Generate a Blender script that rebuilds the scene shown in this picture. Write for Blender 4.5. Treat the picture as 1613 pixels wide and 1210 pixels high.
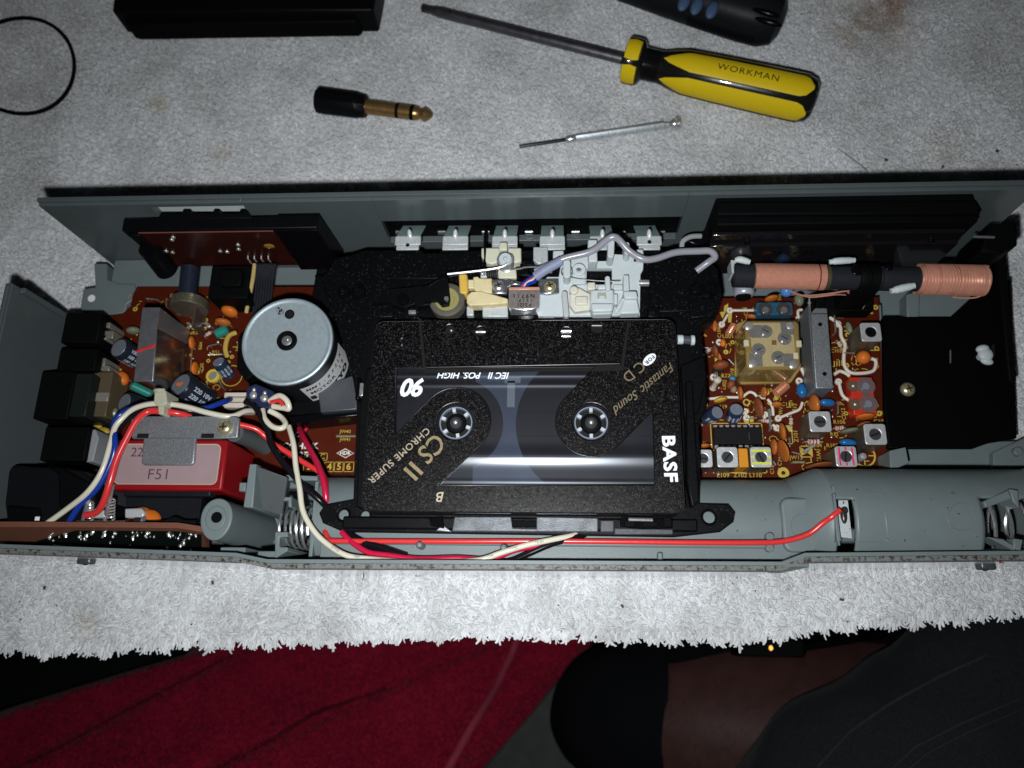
import bpy, math, random
import numpy as np
from mathutils import Vector, Matrix, Euler
R = math.radians
S = 0.001                                   # everything below is written in millimetres
rnd = random.Random(7)
sc = bpy.context.scene
for o in list(bpy.data.objects):
    bpy.data.objects.remove(o)

# ------------------------------------------------------------------ camera
F, CX, CY = 1211.0, 806.5, 605.0            # focal length and centre in photo pixels
NX, NY = 880.0, 975.0                       # where the plumb line under the phone falls
dn = Vector((NX - CX, -(NY - CY), -F)).normalized()
az = (NX - CX) / (F + 15.3)
ax_ = Vector((1.0, 0.0413 * az, az))
ZC = -dn
ax_ = (ax_ - ZC * ax_.dot(ZC)).normalized()
bx_ = ZC.cross(ax_)
ROT = Matrix((ax_, bx_, ZC))                # camera -> world
ZTOP = 48.0                                 # top face of the cassette above the towel
CAM = Vector((0, 0, ZTOP)) - ROT @ Vector((825 - CX, -(656 - CY), -F)) * (246.0 / F)
cd = bpy.data.cameras.new('camera')
cam = bpy.data.objects.new('camera', cd)
sc.collection.objects.link(cam)
cd.sensor_fit = 'HORIZONTAL'; cd.sensor_width = 36.0; cd.lens = F / 1613.0 * 36.0
cd.clip_start = 0.01; cd.clip_end = 20.0
m4 = ROT.to_4x4(); m4.translation = CAM * S
cam.matrix_world = m4
cd.dof.use_dof = True; cd.dof.focus_distance = 0.247; cd.dof.aperture_fstop = 13.0
sc.camera = cam

# ------------------------------------------------------------------ light: the phone's flash beside the lens, a dim room
w = bpy.data.worlds.new("World"); sc.world = w; w.use_nodes = True
w.node_tree.nodes['Background'].inputs[0].default_value = (0.85, 0.93, 1.0, 1)
w.node_tree.nodes['Background'].inputs[1].default_value = 0.005
ld = bpy.data.lights.new('phone_flash', 'AREA'); ld.shape = 'DISK'; ld.size = 0.008
ld.energy = 0.515; ld.spread = R(132); ld.color = (0.965, 0.985, 1.0)
lo = bpy.data.objects.new('phone_flash', ld); sc.collection.objects.link(lo)
lm = ROT.to_4x4(); lm.translation = (CAM + ROT @ Vector((-10, -19, 0))) * S
lo.matrix_world = lm
sc.view_settings.view_transform = 'Standard'; sc.view_settings.look = 'None'
sc.view_settings.exposure = 0.0; sc.view_settings.gamma = 1.0
sc.render.engine = 'CYCLES'

# ------------------------------------------------------------------ pixel -> place, at a known height / depth
def ray(px, py): return ROT @ Vector((px - CX, -(py - CY), -F))
def P(px, py, z):
    d = ray(px, py); t = (z - CAM.z) / d.z
    return CAM + d * t
def P2(px, py, z):
    q = P(px, py, z); return (q.x, q.y)
def PYp(px, py, y):                          # meets the upright plane at depth y
    d = ray(px, py); t = (y - CAM.y) / d.y
    return CAM + d * t
def pp(pts, z): return [P2(x, y, z) for x, y in pts]
def MM(z): return (CAM.z - z) / (F * 0.955)  # mm per photo pixel, about

# ------------------------------------------------------------------ mesh builder
class MB:
    def __init__(s): s.v = []; s.f = []; s.mi = []; s.cur = 0
    def add(s, vs, fs):
        n = len(s.v); s.v += [tuple(q) for q in vs]
        for f in fs: s.f.append([i + n for i in f]); s.mi.append(s.cur)
        return s
    def box(s, c, d, rot=0, M=None):
        hx, hy, hz = d[0] / 2, d[1] / 2, d[2] / 2
        m = M if M is not None else Matrix.Rotation(rot, 3, 'Z')
        c = Vector(c)
        vs = [c + m @ Vector((x * hx, y * hy, z * hz)) for z in (-1, 1) for y in (-1, 1) for x in (-1, 1)]
        return s.add(vs, [(0, 2, 3, 1), (4, 5, 7, 6), (0, 1, 5, 4), (2, 6, 7, 3), (1, 3, 7, 5), (0, 4, 6, 2)])
    def bx(s, x0, x1, y0, y1, z0, z1):
        return s.box(((x0 + x1) / 2, (y0 + y1) / 2, (z0 + z1) / 2), (abs(x1 - x0), abs(y1 - y0), abs(z1 - z0)))
    def prism(s, pts, z0, z1, k=1.0):
        a = sum(pts[i][0] * pts[(i + 1) % len(pts)][1] - pts[(i + 1) % len(pts)][0] * pts[i][1] for i in range(len(pts)))
        if a < 0: pts = pts[::-1]
        n = len(pts); cx = sum(p[0] for p in pts) / n; cy = sum(p[1] for p in pts) / n
        vs = [(cx + (p[0] - cx) * k, cy + (p[1] - cy) * k, z0) for p in pts] + [(p[0], p[1], z1) for p in pts]
        fs = [list(range(n))[::-1], list(range(n, 2 * n))] + [(i, (i + 1) % n, n + (i + 1) % n, n + i) for i in range(n)]
        return s.add(vs, fs)
    def prx(s, pts, z0, z1, k=1.0): return s.prism(pp(pts, z1), z0, z1, k)
    def rect(s, x0, y0, x1, y1, z0, z1, zr=None):   # pixel rectangle seen at its top face -> upright block
        a = P(x0, (y0 + y1) / 2, z1); b = P(x1, (y0 + y1) / 2, z1)
        c = P((x0 + x1) / 2, y0, z1); d = P((x0 + x1) / 2, y1, z1)
        return s.bx(a.x, b.x, d.y, c.y, z0, z1)
    def lathe(s, o, ax, prof, n=24, cap=True):
        o = Vector(o); ax = Vector(ax).normalized()
        u = ax.orthogonal().normalized(); w_ = ax.cross(u)
        vs = []; fs = []
        for r, h in prof:
            for i in range(n):
                t = 2 * math.pi * i / n
                vs.append(o + ax * h + (u * math.cos(t) + w_ * math.sin(t)) * r)
        for k in range(len(prof) - 1):
            for i in range(n):
                j = (i + 1) % n
                fs.append((k * n + i, k * n + j, (k + 1) * n + j, (k + 1) * n + i))
        if cap:
            fs.append(tuple(range(n))[::-1]); m = (len(prof) - 1) * n; fs.append(tuple(range(m, m + n)))
        return s.add(vs, fs)
    def cyl(s, p0, p1, r0, r1=None, n=24):
        p0 = Vector(p0); p1 = Vector(p1)
        return s.lathe(p0, p1 - p0, [(r0, 0), (r0 if r1 is None else r1, (p1 - p0).length)], n)
    def vc(s, px, py, z0, z1, r, r1=None, n=24):      # upright cylinder whose top is seen at a pixel
        q = P(px, py, z1); return s.cyl((q.x, q.y, z0), (q.x, q.y, z1), r, r1, n)
    def ring(s, px, py, z0, z1, ro, ri, n=32):
        q = P(px, py, z1)
        return s.lathe((q.x, q.y, 0), (0, 0, 1), [(ri, z0), (ro, z0), (ro, z1), (ri, z1), (ri, z0)], n, cap=False)
    def ell(s, c, r, rot=0, M=None, nu=16, nv=10):
        m = M if M is not None else Matrix.Rotation(rot, 3, 'Z'); c = Vector(c); vs = []; fs = []
        for j in range(1, nv):
            b = math.pi * j / nv
            for i in range(nu):
                a = 2 * math.pi * i / nu
                vs.append(c + m @ Vector((r[0] * math.sin(b) * math.cos(a), r[1] * math.sin(b) * math.sin(a), -r[2] * math.cos(b))))
        for j in range(nv - 2):
            for i in range(nu):
                k = (i + 1) % nu
                fs.append((j * nu + i, j * nu + k, (j + 1) * nu + k, (j + 1) * nu + i))
        b0 = len(vs); vs += [c + m @ Vector((0, 0, -r[2])), c + m @ Vector((0, 0, r[2]))]
        for i in range(nu):
            k = (i + 1) % nu
            fs.append((b0, k, i)); fs.append((b0 + 1, (nv - 2) * nu + i, (nv - 2) * nu + k))
        return s.add(vs, fs)
    def tube(s, pts, r, n=8, smooth=6, closed=False):
        pts = [Vector(p) for p in pts]
        if smooth and len(pts) > 2:
            q = []; L = len(pts); rng = range(L if closed else L - 1)
            for i in rng:
                if closed: a, b, c, d = pts[i - 1], pts[i], pts[(i + 1) % L], pts[(i + 2) % L]
                else: a, b, c, d = pts[max(i - 1, 0)], pts[i], pts[i + 1], pts[min(i + 2, L - 1)]
                for k in range(smooth):
                    t = k / smooth
                    q.append(0.5 * ((2 * b) + (c - a) * t + (2 * a - 5 * b + 4 * c - d) * t * t + (3 * b - a - 3 * c + d) * t ** 3))
            if not closed: q.append(pts[-1])
            pts = q
        L = len(pts); vs = []; fs = []; up = None
        for i, p in enumerate(pts):
            if closed: t = pts[(i + 1) % L] - pts[i - 1]
            else: t = pts[min(i + 1, L - 1)] - pts[max(i - 1, 0)]
            t = t.normalized() if t.length > 1e-9 else Vector((1, 0, 0))
            if up is None: up = t.orthogonal().normalized()
            u = (up - t * up.dot(t)); u = u.normalized() if u.length > 1e-6 else t.orthogonal().normalized(); up = u
            w_ = t.cross(u); rr = r[i * len(r) // L] if isinstance(r, (list, tuple)) else r
            for k in range(n):
                a = 2 * math.pi * k / n; vs.append(p + (u * math.cos(a) + w_ * math.sin(a)) * rr)
        for i in range(L if closed else L - 1):
            for k in range(n):
                k2 = (k + 1) % n; i2 = (i + 1) % L
                fs.append((i * n + k, i * n + k2, i2 * n + k2, i2 * n + k))
        if not closed:
            fs.append(tuple(range(n))[::-1]); fs.append(tuple(range((L - 1) * n, L * n)))
        return s.add(vs, fs)
    def tpx(s, pts, r, n=8, smooth=6):                # pixel path with heights
        return s.tube([P(x, y, z) for x, y, z in pts], r, n, smooth)
    def helix(s, p0, p1, r, turns, wr, seg=18, n=6, r1=None):
        p0 = Vector(p0); p1 = Vector(p1); ax = p1 - p0; u = ax.orthogonal().normalized(); w_ = ax.normalized().cross(u)
        N = int(turns * seg); r1 = r if r1 is None else r1
        pts = [p0 + ax * (i / N) + (u * math.cos(2 * math.pi * i / seg) + w_ * math.sin(2 * math.pi * i / seg)) * (r + (r1 - r) * i / N) for i in range(N + 1)]
        return s.tube(pts, wr, n, 0)
    def mesh(s, me, M):
        return s.add([M @ v.co for v in me.vertices], [tuple(p.vertices) for p in me.polygons])

W = {}
_mats = {}
def link(o, parent, loc, local=False):
    sc.collection.objects.link(o)
    loc = Vector(loc)
    if parent is None:
        o.location = loc * S; W[o.name] = loc
    else:
        o.parent = parent
        o.location = (loc if local else loc - W[parent.name]) * S
        W[o.name] = W[parent.name] + loc if local else loc
    return o
def tag(o, label=None, cat=None, group=None, kind=None):
    if label: o['label'] = label
    if cat: o['category'] = cat
    if group: o['group'] = group
    if kind: o['kind'] = kind
    return o
def to_mesh(name, mb, origin, mats, smooth=38):
    me = bpy.data.meshes.new(name)
    ox, oy, oz = origin
    me.from_pydata([((x - ox) * S, (y - oy) * S, (z - oz) * S) for x, y, z in mb.v], [], mb.f)
    for m in (mats if isinstance(mats, (list, tuple)) else [mats]): me.materials.append(m)
    if len(me.materials) > 1: me.polygons.foreach_set('material_index', mb.mi)
    me.validate(); me.update()
    if smooth:
        me.shade_smooth()
        me.set_sharp_from_angle(angle=R(smooth))
    return me
def obj(name, mb, mats, parent=None, bevel=0, smooth=38, label=None, kind=None, seg=2):
    xs = np.array(mb.v, dtype=float); lo_, hi_ = xs.min(0), xs.max(0)
    org = ((lo_[0] + hi_[0]) / 2, (lo_[1] + hi_[1]) / 2, lo_[2])
    o = bpy.data.objects.new(name, to_mesh(name, mb, org, mats, smooth))
    link(o, parent, org)
    if bevel:
        b = o.modifiers.new('bevel', 'BEVEL'); b.width = bevel * S; b.segments = seg; b.limit_method = 'ANGLE'; b.angle_limit = R(35)
    if label: o['label'] = label
    if kind: o['kind'] = kind
    return o
def thing(name, label, cat, loc, group=None):
    o = bpy.data.objects.new(name, None); o.empty_display_size = 0.005
    link(o, None, loc); tag(o, label, cat, group)
    return o
def solo(name, label, cat, mb, mats, bevel=0, group=None, smooth=38, kind=None):
    o = obj(name, mb, mats, None, bevel, smooth); tag(o, label, cat, group, kind); return o
# plate cut from outlines (first one outer, others holes), top face at z1
def plate(loops, z0, z1, bev=0.0):
    cu = bpy.data.curves.new('plate', 'CURVE'); cu.dimensions = '2D'; cu.fill_mode = 'BOTH'
    for lp in loops:
        sp = cu.splines.new('POLY'); sp.points.add(len(lp) - 1); sp.use_cyclic_u = True
        for i, q in enumerate(lp): sp.points[i].co = (q[0], q[1], 0, 1)
    cu.extrude = max((z1 - z0) / 2 - bev, 0.001); cu.bevel_depth = bev; cu.bevel_resolution = 1; cu.offset = -bev
    o = bpy.data.objects.new('plate', cu); me = o.to_mesh()
    mb = MB(); mb.mesh(me, Matrix.Translation((0, 0, (z0 + z1) / 2)))
    o.to_mesh_clear(); bpy.data.objects.remove(o); bpy.data.curves.remove(cu)
    return mb
def circ(px, py, z, r, n=28, a0=0, a1=360):
    q = P(px, py, z)
    return [(q.x + r * math.cos(R(a0 + (a1 - a0) * i / n)), q.y + r * math.sin(R(a0 + (a1 - a0) * i / n))) for i in range(n + (0 if a1 - a0 == 360 else 1))]
def rrect(x0, y0, x1, y1, r, n=5):
    out = []
    for cx, cy, a in ((x1 - r, y1 - r, 0), (x0 + r, y1 - r, 90), (x0 + r, y0 + r, 180), (x1 - r, y0 + r, 270)):
        for i in range(n + 1): out.append((cx + r * math.cos(R(a + 90 * i / n)), cy + r * math.sin(R(a + 90 * i / n))))
    return out
def letters(txt, size, ang=0, shear=0, bold=0, sx=1.0, spacing=1.0, depth=0.03):
    cu = bpy.data.curves.new('letters', 'FONT'); cu.body = txt; cu.size = 1.0; cu.align_x = 'CENTER'; cu.align_y = 'CENTER'
    cu.shear = shear; cu.offset = bold; cu.space_character = spacing; cu.resolution_u = 3; cu.extrude = depth / size
    o = bpy.data.objects.new('letters', cu); me = o.to_mesh()
    vs = [(v.co.x * size * sx, v.co.y * size, v.co.z * size) for v in me.vertices]; fs = [tuple(p.vertices) for p in me.polygons]
    o.to_mesh_clear(); bpy.data.objects.remove(o); bpy.data.curves.remove(cu)
    c, s_ = math.cos(ang), math.sin(ang)
    return [(c * x - s_ * y, s_ * x + c * y, z) for x, y, z in vs], fs
def text(mb, txt, px, py, z, size, deg=0, **k):
    q = P(px, py, z); vs, fs = letters(txt, size, R(deg), **k)
    return mb.add([(x + q.x, y + q.y, zz + z) for x, y, zz in vs], fs)
def rigid(mb_, M):                                    # transformed copy of a builder
    o = MB(); o.v = [tuple(M @ Vector(v)) for v in mb_.v]; o.f = [list(f) for f in mb_.f]; o.mi = list(mb_.mi); return o

# ------------------------------------------------------------------ materials
def mat(name, col, rough=0.5, metal=0.0, spec=0.5, var=0.12, vs=900, bump=0.0, bs=3000, trans=0.0, ior=1.45, coat=0.0, emit=None, alpha=1.0, dirt=None, sss=0, sheen=0, island=0):
    if name in _mats: return _mats[name]
    m = bpy.data.materials.new(name); m.use_nodes = True; nt = m.node_tree; N = nt.nodes; L = nt.links
    b = N['Principled BSDF']
    if metal < .3: spec *= .22 if 'black' in name or max(col) < .02 else .5
    b.inputs['Roughness'].default_value = rough; b.inputs['Metallic'].default_value = metal
    b.inputs['Specular IOR Level'].default_value = spec; b.inputs['IOR'].default_value = ior
    b.inputs['Transmission Weight'].default_value = trans; b.inputs['Coat Weight'].default_value = coat
    b.inputs['Alpha'].default_value = alpha
    if sheen: b.inputs['Sheen Weight'].default_value = sheen; b.inputs['Sheen Roughness'].default_value = .4
    if sss: b.inputs['Subsurface Weight'].default_value = sss; b.inputs['Subsurface Radius'].default_value = (.001, .0006, .0004)
    tc = N.new('ShaderNodeTexCoord')
    nz = N.new('ShaderNodeTexNoise'); nz.inputs['Scale'].default_value = vs; nz.inputs['Detail'].default_value = 5
    L.new(tc.outputs['Object'], nz.inputs['Vector'])
    mx = N.new('ShaderNodeMix'); mx.data_type = 'RGBA'
    c = list(col) + [1]
    mx.inputs[6].default_value = [min(1, x * (1 - var)) for x in col] + [1]
    mx.inputs[7].default_value = [min(1, x * (1 + var)) for x in col] + [1]
    L.new(nz.outputs['Fac'], mx.inputs[0]); out = mx.outputs[2]
    if dirt:                                          # (colour, scale, low, high): worn or grimy patches
        n2 = N.new('ShaderNodeTexNoise'); n2.inputs['Scale'].default_value = dirt[1]; n2.inputs['Detail'].default_value = 9; n2.inputs['Roughness'].default_value = .7
        L.new(tc.outputs['Object'], n2.inputs['Vector'])
        mr = N.new('ShaderNodeMapRange'); mr.inputs[1].default_value = dirt[2]; mr.inputs[2].default_value = dirt[3]
        L.new(n2.outputs['Fac'], mr.inputs[0])
        m2 = N.new('ShaderNodeMix'); m2.data_type = 'RGBA'; m2.inputs[7].default_value = list(dirt[0]) + [1]
        L.new(mr.outputs[0], m2.inputs[0]); L.new(out, m2.inputs[6]); out = m2.outputs[2]
    if island:                                        # every fibre its own tone
        ge = N.new('ShaderNodeNewGeometry'); ri = N.new('ShaderNodeMapRange'); ri.inputs[3].default_value = 1 - island; ri.inputs[4].default_value = 1 + island
        L.new(ge.outputs['Random Per Island'], ri.inputs[0]); vm = N.new('ShaderNodeVectorMath'); vm.operation = 'SCALE'
        L.new(out, vm.inputs[0]); L.new(ri.outputs[0], vm.inputs['Scale']); out = vm.outputs[0]
    L.new(out, b.inputs['Base Color'])
    mr = N.new('ShaderNodeMapRange'); mr.inputs[3].default_value = max(.02, rough - .08); mr.inputs[4].default_value = min(1, rough + .1)
    L.new(nz.outputs['Fac'], mr.inputs[0]); L.new(mr.outputs[0], b.inputs['Roughness'])
    if bump:
        n3 = N.new('ShaderNodeTexNoise'); n3.inputs['Scale'].default_value = bs; n3.inputs['Detail'].default_value = 4
        L.new(tc.outputs['Object'], n3.inputs['Vector'])
        bp = N.new('ShaderNodeBump'); bp.inputs['Strength'].default_value = bump; bp.inputs['Distance'].default_value = 0.0003
        L.new(n3.outputs['Fac'], bp.inputs['Height']); L.new(bp.outputs[0], b.inputs['Normal'])
    if emit:
        b.inputs['Emission Color'].default_value = list(emit[0]) + [1]; b.inputs['Emission Strength'].default_value = emit[1]
    _mats[name] = m
    return m
def flake(name, col, fleck, scale, thr, rough=.45):   # black plastic moulded with fine glitter
    m = mat(name, col, rough, spec=2.2 if 'sparkle' in name else .5, bump=.14, bs=4500); nt = m.node_tree; N = nt.nodes; L = nt.links
    b = N['Principled BSDF']; tc = N.new('ShaderNodeTexCoord'); vo = N.new('ShaderNodeTexVoronoi'); vo.inputs['Scale'].default_value = scale
    L.new(tc.outputs['Object'], vo.inputs['Vector'])
    sp = N.new('ShaderNodeSeparateColor'); L.new(vo.outputs['Color'], sp.inputs[0])
    mr = N.new('ShaderNodeMapRange'); mr.inputs[1].default_value = thr; mr.inputs[2].default_value = 1.0
    L.new(sp.outputs[0], mr.inputs[0])
    pw = N.new('ShaderNodeMath'); pw.operation = 'POWER'; pw.inputs[1].default_value = 2; L.new(mr.outputs[0], pw.inputs[0])
    old = b.inputs['Base Color'].links[0].from_socket
    mx = N.new('ShaderNodeMix'); mx.data_type = 'RGBA'; L.new(pw.outputs[0], mx.inputs[0]); L.new(old, mx.inputs[6])
    mx.inputs[7].default_value = list(fleck) + [1]
    L.new(mx.outputs[2], b.inputs['Base Color'])
    return m
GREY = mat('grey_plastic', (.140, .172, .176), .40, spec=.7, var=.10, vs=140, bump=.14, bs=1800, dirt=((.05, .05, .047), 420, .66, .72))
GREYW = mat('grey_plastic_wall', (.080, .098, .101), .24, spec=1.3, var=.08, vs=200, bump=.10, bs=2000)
GRIME = mat('grimy_rim', (.15, .16, .155), .4, var=.35, vs=1500, bump=.7, bs=1200, dirt=((.040, .026, .016), 620, .50, .58))
BLK = mat('black_plastic', (.0035, .0037, .0044), .36, var=.3, bump=.2, bs=2500)
BLKM = mat('matte_black_plastic', (.0025, .0027, .003), .6, spec=.3, var=.3, bump=.3, bs=3500)
BLKG = mat('gloss_black_plastic', (.003, .003, .004), .18, var=.3)
SPARK = flake('sparkle_plastic', (.0013, .0011, .0015), (.10, .093, .096), 5400, .84, .26)
CHAS = flake('speckled_black_chassis', (.0024, .0026, .003), (.045, .045, .05), 3600, .95, .4)
WHT = mat('white_nylon', (.49, .545, .56), .38, var=.05, sss=.15)
IVORY = mat('aged_nylon', (.62, .55, .33), .4, var=.1, vs=250, dirt=((.55, .30, .05), 180, .5, .75), sss=.15)
AMBER = mat('yellowed_nylon', (.60, .40, .08), .4, var=.12, vs=300)
STEEL = mat('bright_steel', (.62, .63, .64), .28, .85, var=.1)
ZINC = mat('zinc_plate', (.30, .32, .34), .48, .75, var=.3, vs=1800, bump=.35, bs=2200)
ZINCW = mat('white_zinc_plate', (.50, .54, .55), .5, .35, var=.22, vs=1500, bump=.3, bs=1800, dirt=((.12, .12, .12), 700, .62, .68))
ALU = mat('aluminium', (.46, .46, .50), .32, .85, var=.15, vs=400, bump=.1)
CHROME = mat('chrome', (.78, .78, .80), .20, .8, var=.05)
MIRR = mat('silvered_trim', (.80, .81, .83), .14, 1.0, var=.04, bump=.12, bs=160)
BRASS = mat('brass_screw', (.62, .56, .34), .28, .75, var=.15)
GOLDM = mat('gold_plating', (.42, .25, .10), .30, .8, var=.2, vs=400)
COPPER = mat('enamelled_copper', (.58, .275, .195), .33, .2, var=.18, vs=700)
COPB = mat('bright_copper', (.75, .34, .2), .28, .5)
PCB = mat('phenolic_board', (.070, .0095, .0030), .40, spec=.3, var=.22, vs=250, bump=.05, dirt=((.052, .008, .003), 90, .45, .8))
PCB2 = mat('dark_phenolic_board', (.028, .0062, .0042), .3, coat=.25, var=.2, vs=250)
PCBE = mat('board_edge', (.20, .07, .04), .6, var=.2)
SILK = mat('yellow_print', (.46, .36, .06), .6, var=.25, vs=1200)
SILKW = mat('white_print', (.68, .66, .60), .6, var=.15, vs=1200)
PRW = mat('white_ink', (.78, .82, .88), .5, var=.05)
PRG = mat('gold_ink', (.33, .265, .145), .35, .55, var=.3, vs=900)
PRK = mat('black_ink', (.012, .012, .012), .5)
ORG = mat('orange_dip', (.42, .12, .022), .38, var=.12, coat=.1)
ORB = mat('orange_bright_dip', (.58, .145, .018), .38, var=.12, coat=.1)
BRN = mat('brown_dip', (.22, .062, .022), .42, var=.15)
REDD = mat('dark_red_dip', (.16, .016, .01), .42)
YEL = mat('yellow_dip', (.60, .36, .03), .35, var=.1, coat=.1)
BLUD = mat('blue_dip', (.012, .12, .32), .22, var=.1, coat=.3)
GRND = mat('olive_green_dip', (.16, .17, .11), .35, var=.15)
TEAL = mat('teal_film', (.02, .20, .16), .3, var=.2, coat=.3)
SLV = mat('capacitor_sleeve', (.012, .015, .025), .28, var=.2, coat=.2)
SLVB = mat('blue_capacitor_sleeve', (.018, .028, .06), .22, var=.15, coat=.2)
CTOP = mat('capacitor_top', (.34, .38, .45), .4, .6, var=.15)
ELCG = mat('capacitor_print', (.45, .5, .58), .5)
CAN = mat('tinned_can', (.58, .59, .60), .36, .5, var=.15, vs=900, bump=.2)
CANS = mat('tarnished_can_side', (.17, .14, .11), .42, .7, var=.4, vs=300)
SOLD = mat('solder', (.66, .66, .62), .25, .7, var=.15)
REDW = mat('red_insulation', (.62, .035, .035), .24, spec=1.2, var=.06)
MAGW = mat('crimson_insulation', (.48, .01, .05), .24, spec=1.2, var=.06)
WHW = mat('ivory_insulation', (.60, .57, .46), .24, spec=1.2, var=.06)
BLUW = mat('blue_insulation', (.008, .035, .27), .24, spec=1.2, var=.06)
BLKW = mat('black_insulation', (.006, .006, .008), .24, spec=1.2)
GRYW = mat('grey_insulation', (.27, .275, .31), .24, spec=1.2, var=.06)
LNK = mat('sleeved_link', (.64, .59, .50), .45, var=.1)

# ================================================================== radio case (the opened grey shell)
YB = 74.5                                             # inner face of the tall back wall
case = thing('radio_case', 'opened grey plastic radio case lying on the white towel, full of electronics', 'radio case', (0, 12, 0))
k0, k1 = PYp(600, 349, YB), PYp(1065, 376, YB)        # slot the piano keys pass through
h0, h1 = PYp(238, 327, YB), PYp(404, 352, YB)         # slot at the level meter
bw = MB()
XL, XR = -171.5, P(1642, 298, 57).x
zt, zm = 55.6, 4.0
def wallrun(mb, x0, x1, z0, z1): mb.bx(x0, x1, YB, YB + 2.6, z0, z1)
wallrun(bw, XL, h0.x, zm, zt); wallrun(bw, h0.x, h1.x, zm, h1.z); wallrun(bw, h0.x, h1.x, h0.z, zt)
wallrun(bw, h1.x, k0.x, zm, zt); wallrun(bw, k0.x, k1.x, zm, k1.z); wallrun(bw, k0.x, k1.x, k0.z, zt); wallrun(bw, k1.x, XR, zm, zt)
bw.bx(XL, XR, YB + 1.0, YB + 2.597, zt, zt + 1.5)      # thin lip along the rim
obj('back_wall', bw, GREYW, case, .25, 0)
rout_x = P(1700, 881, 48.0).x
fl = MB(); fl.bx(-170, XR, -40, YB, 2.0, 4.0); fl.bx(XR, rout_x - 1, -40, 14, 2, 4) if rout_x - 1 > XR else None
obj('base', fl, GREY, case)
# ledges, tabs and brackets at the far left corner
tb = MB()
tb.prx([(148, 415), (168, 415), (168, 440), (190, 447), (212, 447), (214, 470), (200, 478), (196, 492), (170, 497), (126, 487), (131, 455), (150, 452)], 8, 14)
tb.bx(-168, -125, 60.5, 74.5, 6, 13.0)
hl = P(144, 470, 14.2)
obj('corner_tab', tb, GREY, case, .4)
hm = MB(); hm.vc(144, 470, 13.5, 14.15, 1.5); obj('screw_hole', hm, PRW, case)
lw = MB()
lw.bx(-181.0, -178.4, -41, 47.2, 3, 51.0); lw.bx(-179.9, -178.6, -41, 46, 51.0, 52.2)
lw.bx(-178.4, -176.5, 45.2, 47.2, 3, 47)
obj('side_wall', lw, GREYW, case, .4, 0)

# ---- front edge: a stepped rim that bows outwards in the middle
def front(zz, dy):
    a = [P(x, y + dy, zz) for x, y in ((-60, 864), (372, 880), (421, 890), (1232, 894), (1268, 880), (1700, 876))]
    return [(q.x, q.y) for q in a]
def strip(mb, near, far, z0, z1): mb.prism(list(near) + list(far)[::-1], z0, z1)
rin = front(49.0, -9); rmid = front(49.0, -3); rout = front(48.0, 5)
m = MB()
for i in range(5): strip(m, rin[i:i + 2], rmid[i:i + 2], 6, 49.0)
obj('front_wall', m, GREY, case, 0, 0)
m = MB()
for i in range(5): strip(m, [(x, y - .05) for x, y in rmid[i:i + 2]], rout[i:i + 2], 40, 48.0)
obj('front_rim', m, GRIME, case, 0, 0, label='grimy outer front rim with brown dirt')
m = MB()
low = [(rout[i][0] * (.995), rout[i][1] - (.6 if i in (2, 3) else .6)) for i in range(6)]
ym = min(p[1] for p in rout) - .4
for i in range(5): strip(m, [(x, y + 1.2) for x, y in rout[i:i + 2]], [(x, y + .3) for x, y in rout[i:i + 2]], .8, 40)
obj('silver_front_panel', m, MIRR, case, 0, 0)
for px, py in ((135, 891), (1555, 908)):
    q = P(px, py, 18); m = MB()
    f_ = [p for p in rout]
    yy = np.interp(q.x, [p[0] for p in rout], [p[1] for p in rout])
    pts = rrect(q.x - 3.1, q.z - 2.2, q.x + 3.1, q.z + 2.2, 2.1)
    n = len(pts)
    vs = [(x, yy + .3, z) for x, z in pts] + [(x, yy - 1.2, z) for x, z in pts]
    m.add(vs, [list(range(n, 2 * n))[::-1]] + [(i, n + i, n + (i + 1) % n, (i + 1) % n) for i in range(n)])
    ft_ = obj('rubber_foot', m, mat('rubber_foot_grey', (.055, .06, .065), .3, coat=.4), case, .6); m = MB(); m.ell((q.x - .3, yy - 1.2, q.z), (1.0, .3, .8)); obj('foot_pip', m, BLKM, ft_)
# inner sloping floor between tube and rim
m = MB()
q0, q1 = P(502, 868, 40), P(1275, 868, 40)
m.bx(q0.x, q1.x, rin[2][1] + .1, rin[2][1] + 16, 6, 38.5)
obj('trough_floor', m, GREY, case, .3)

# ---- battery compartment: two half pipes, the big one at the right
def pipe(x0, x1, yc, zc, r, holes, nx=40, na=40, a0=0, a1=180, th=1.6):
    me_v, fs = [], []
    for i in range(nx + 1):
        for j in range(na + 1):
            a = R(a0 + (a1 - a0) * j / na); me_v.append((x0 + (x1 - x0) * i / nx, yc + r * math.cos(a), zc + r * math.sin(a)))
    for i in range(nx):
        for j in range(na):
            xm = x0 + (x1 - x0) * (i + .5) / nx; am = a0 + (a1 - a0) * (j + .5) / na
            if any(hx0 < xm < hx1 and ha0 < am < ha1 for hx0, hx1, ha0, ha1 in holes): continue
            n_ = na + 1; fs.append((i * n_ + j, i * n_ + j + 1, (i + 1) * n_ + j + 1, (i + 1) * n_ + j))
    mb = MB(); mb.add(me_v, fs); return mb
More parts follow.
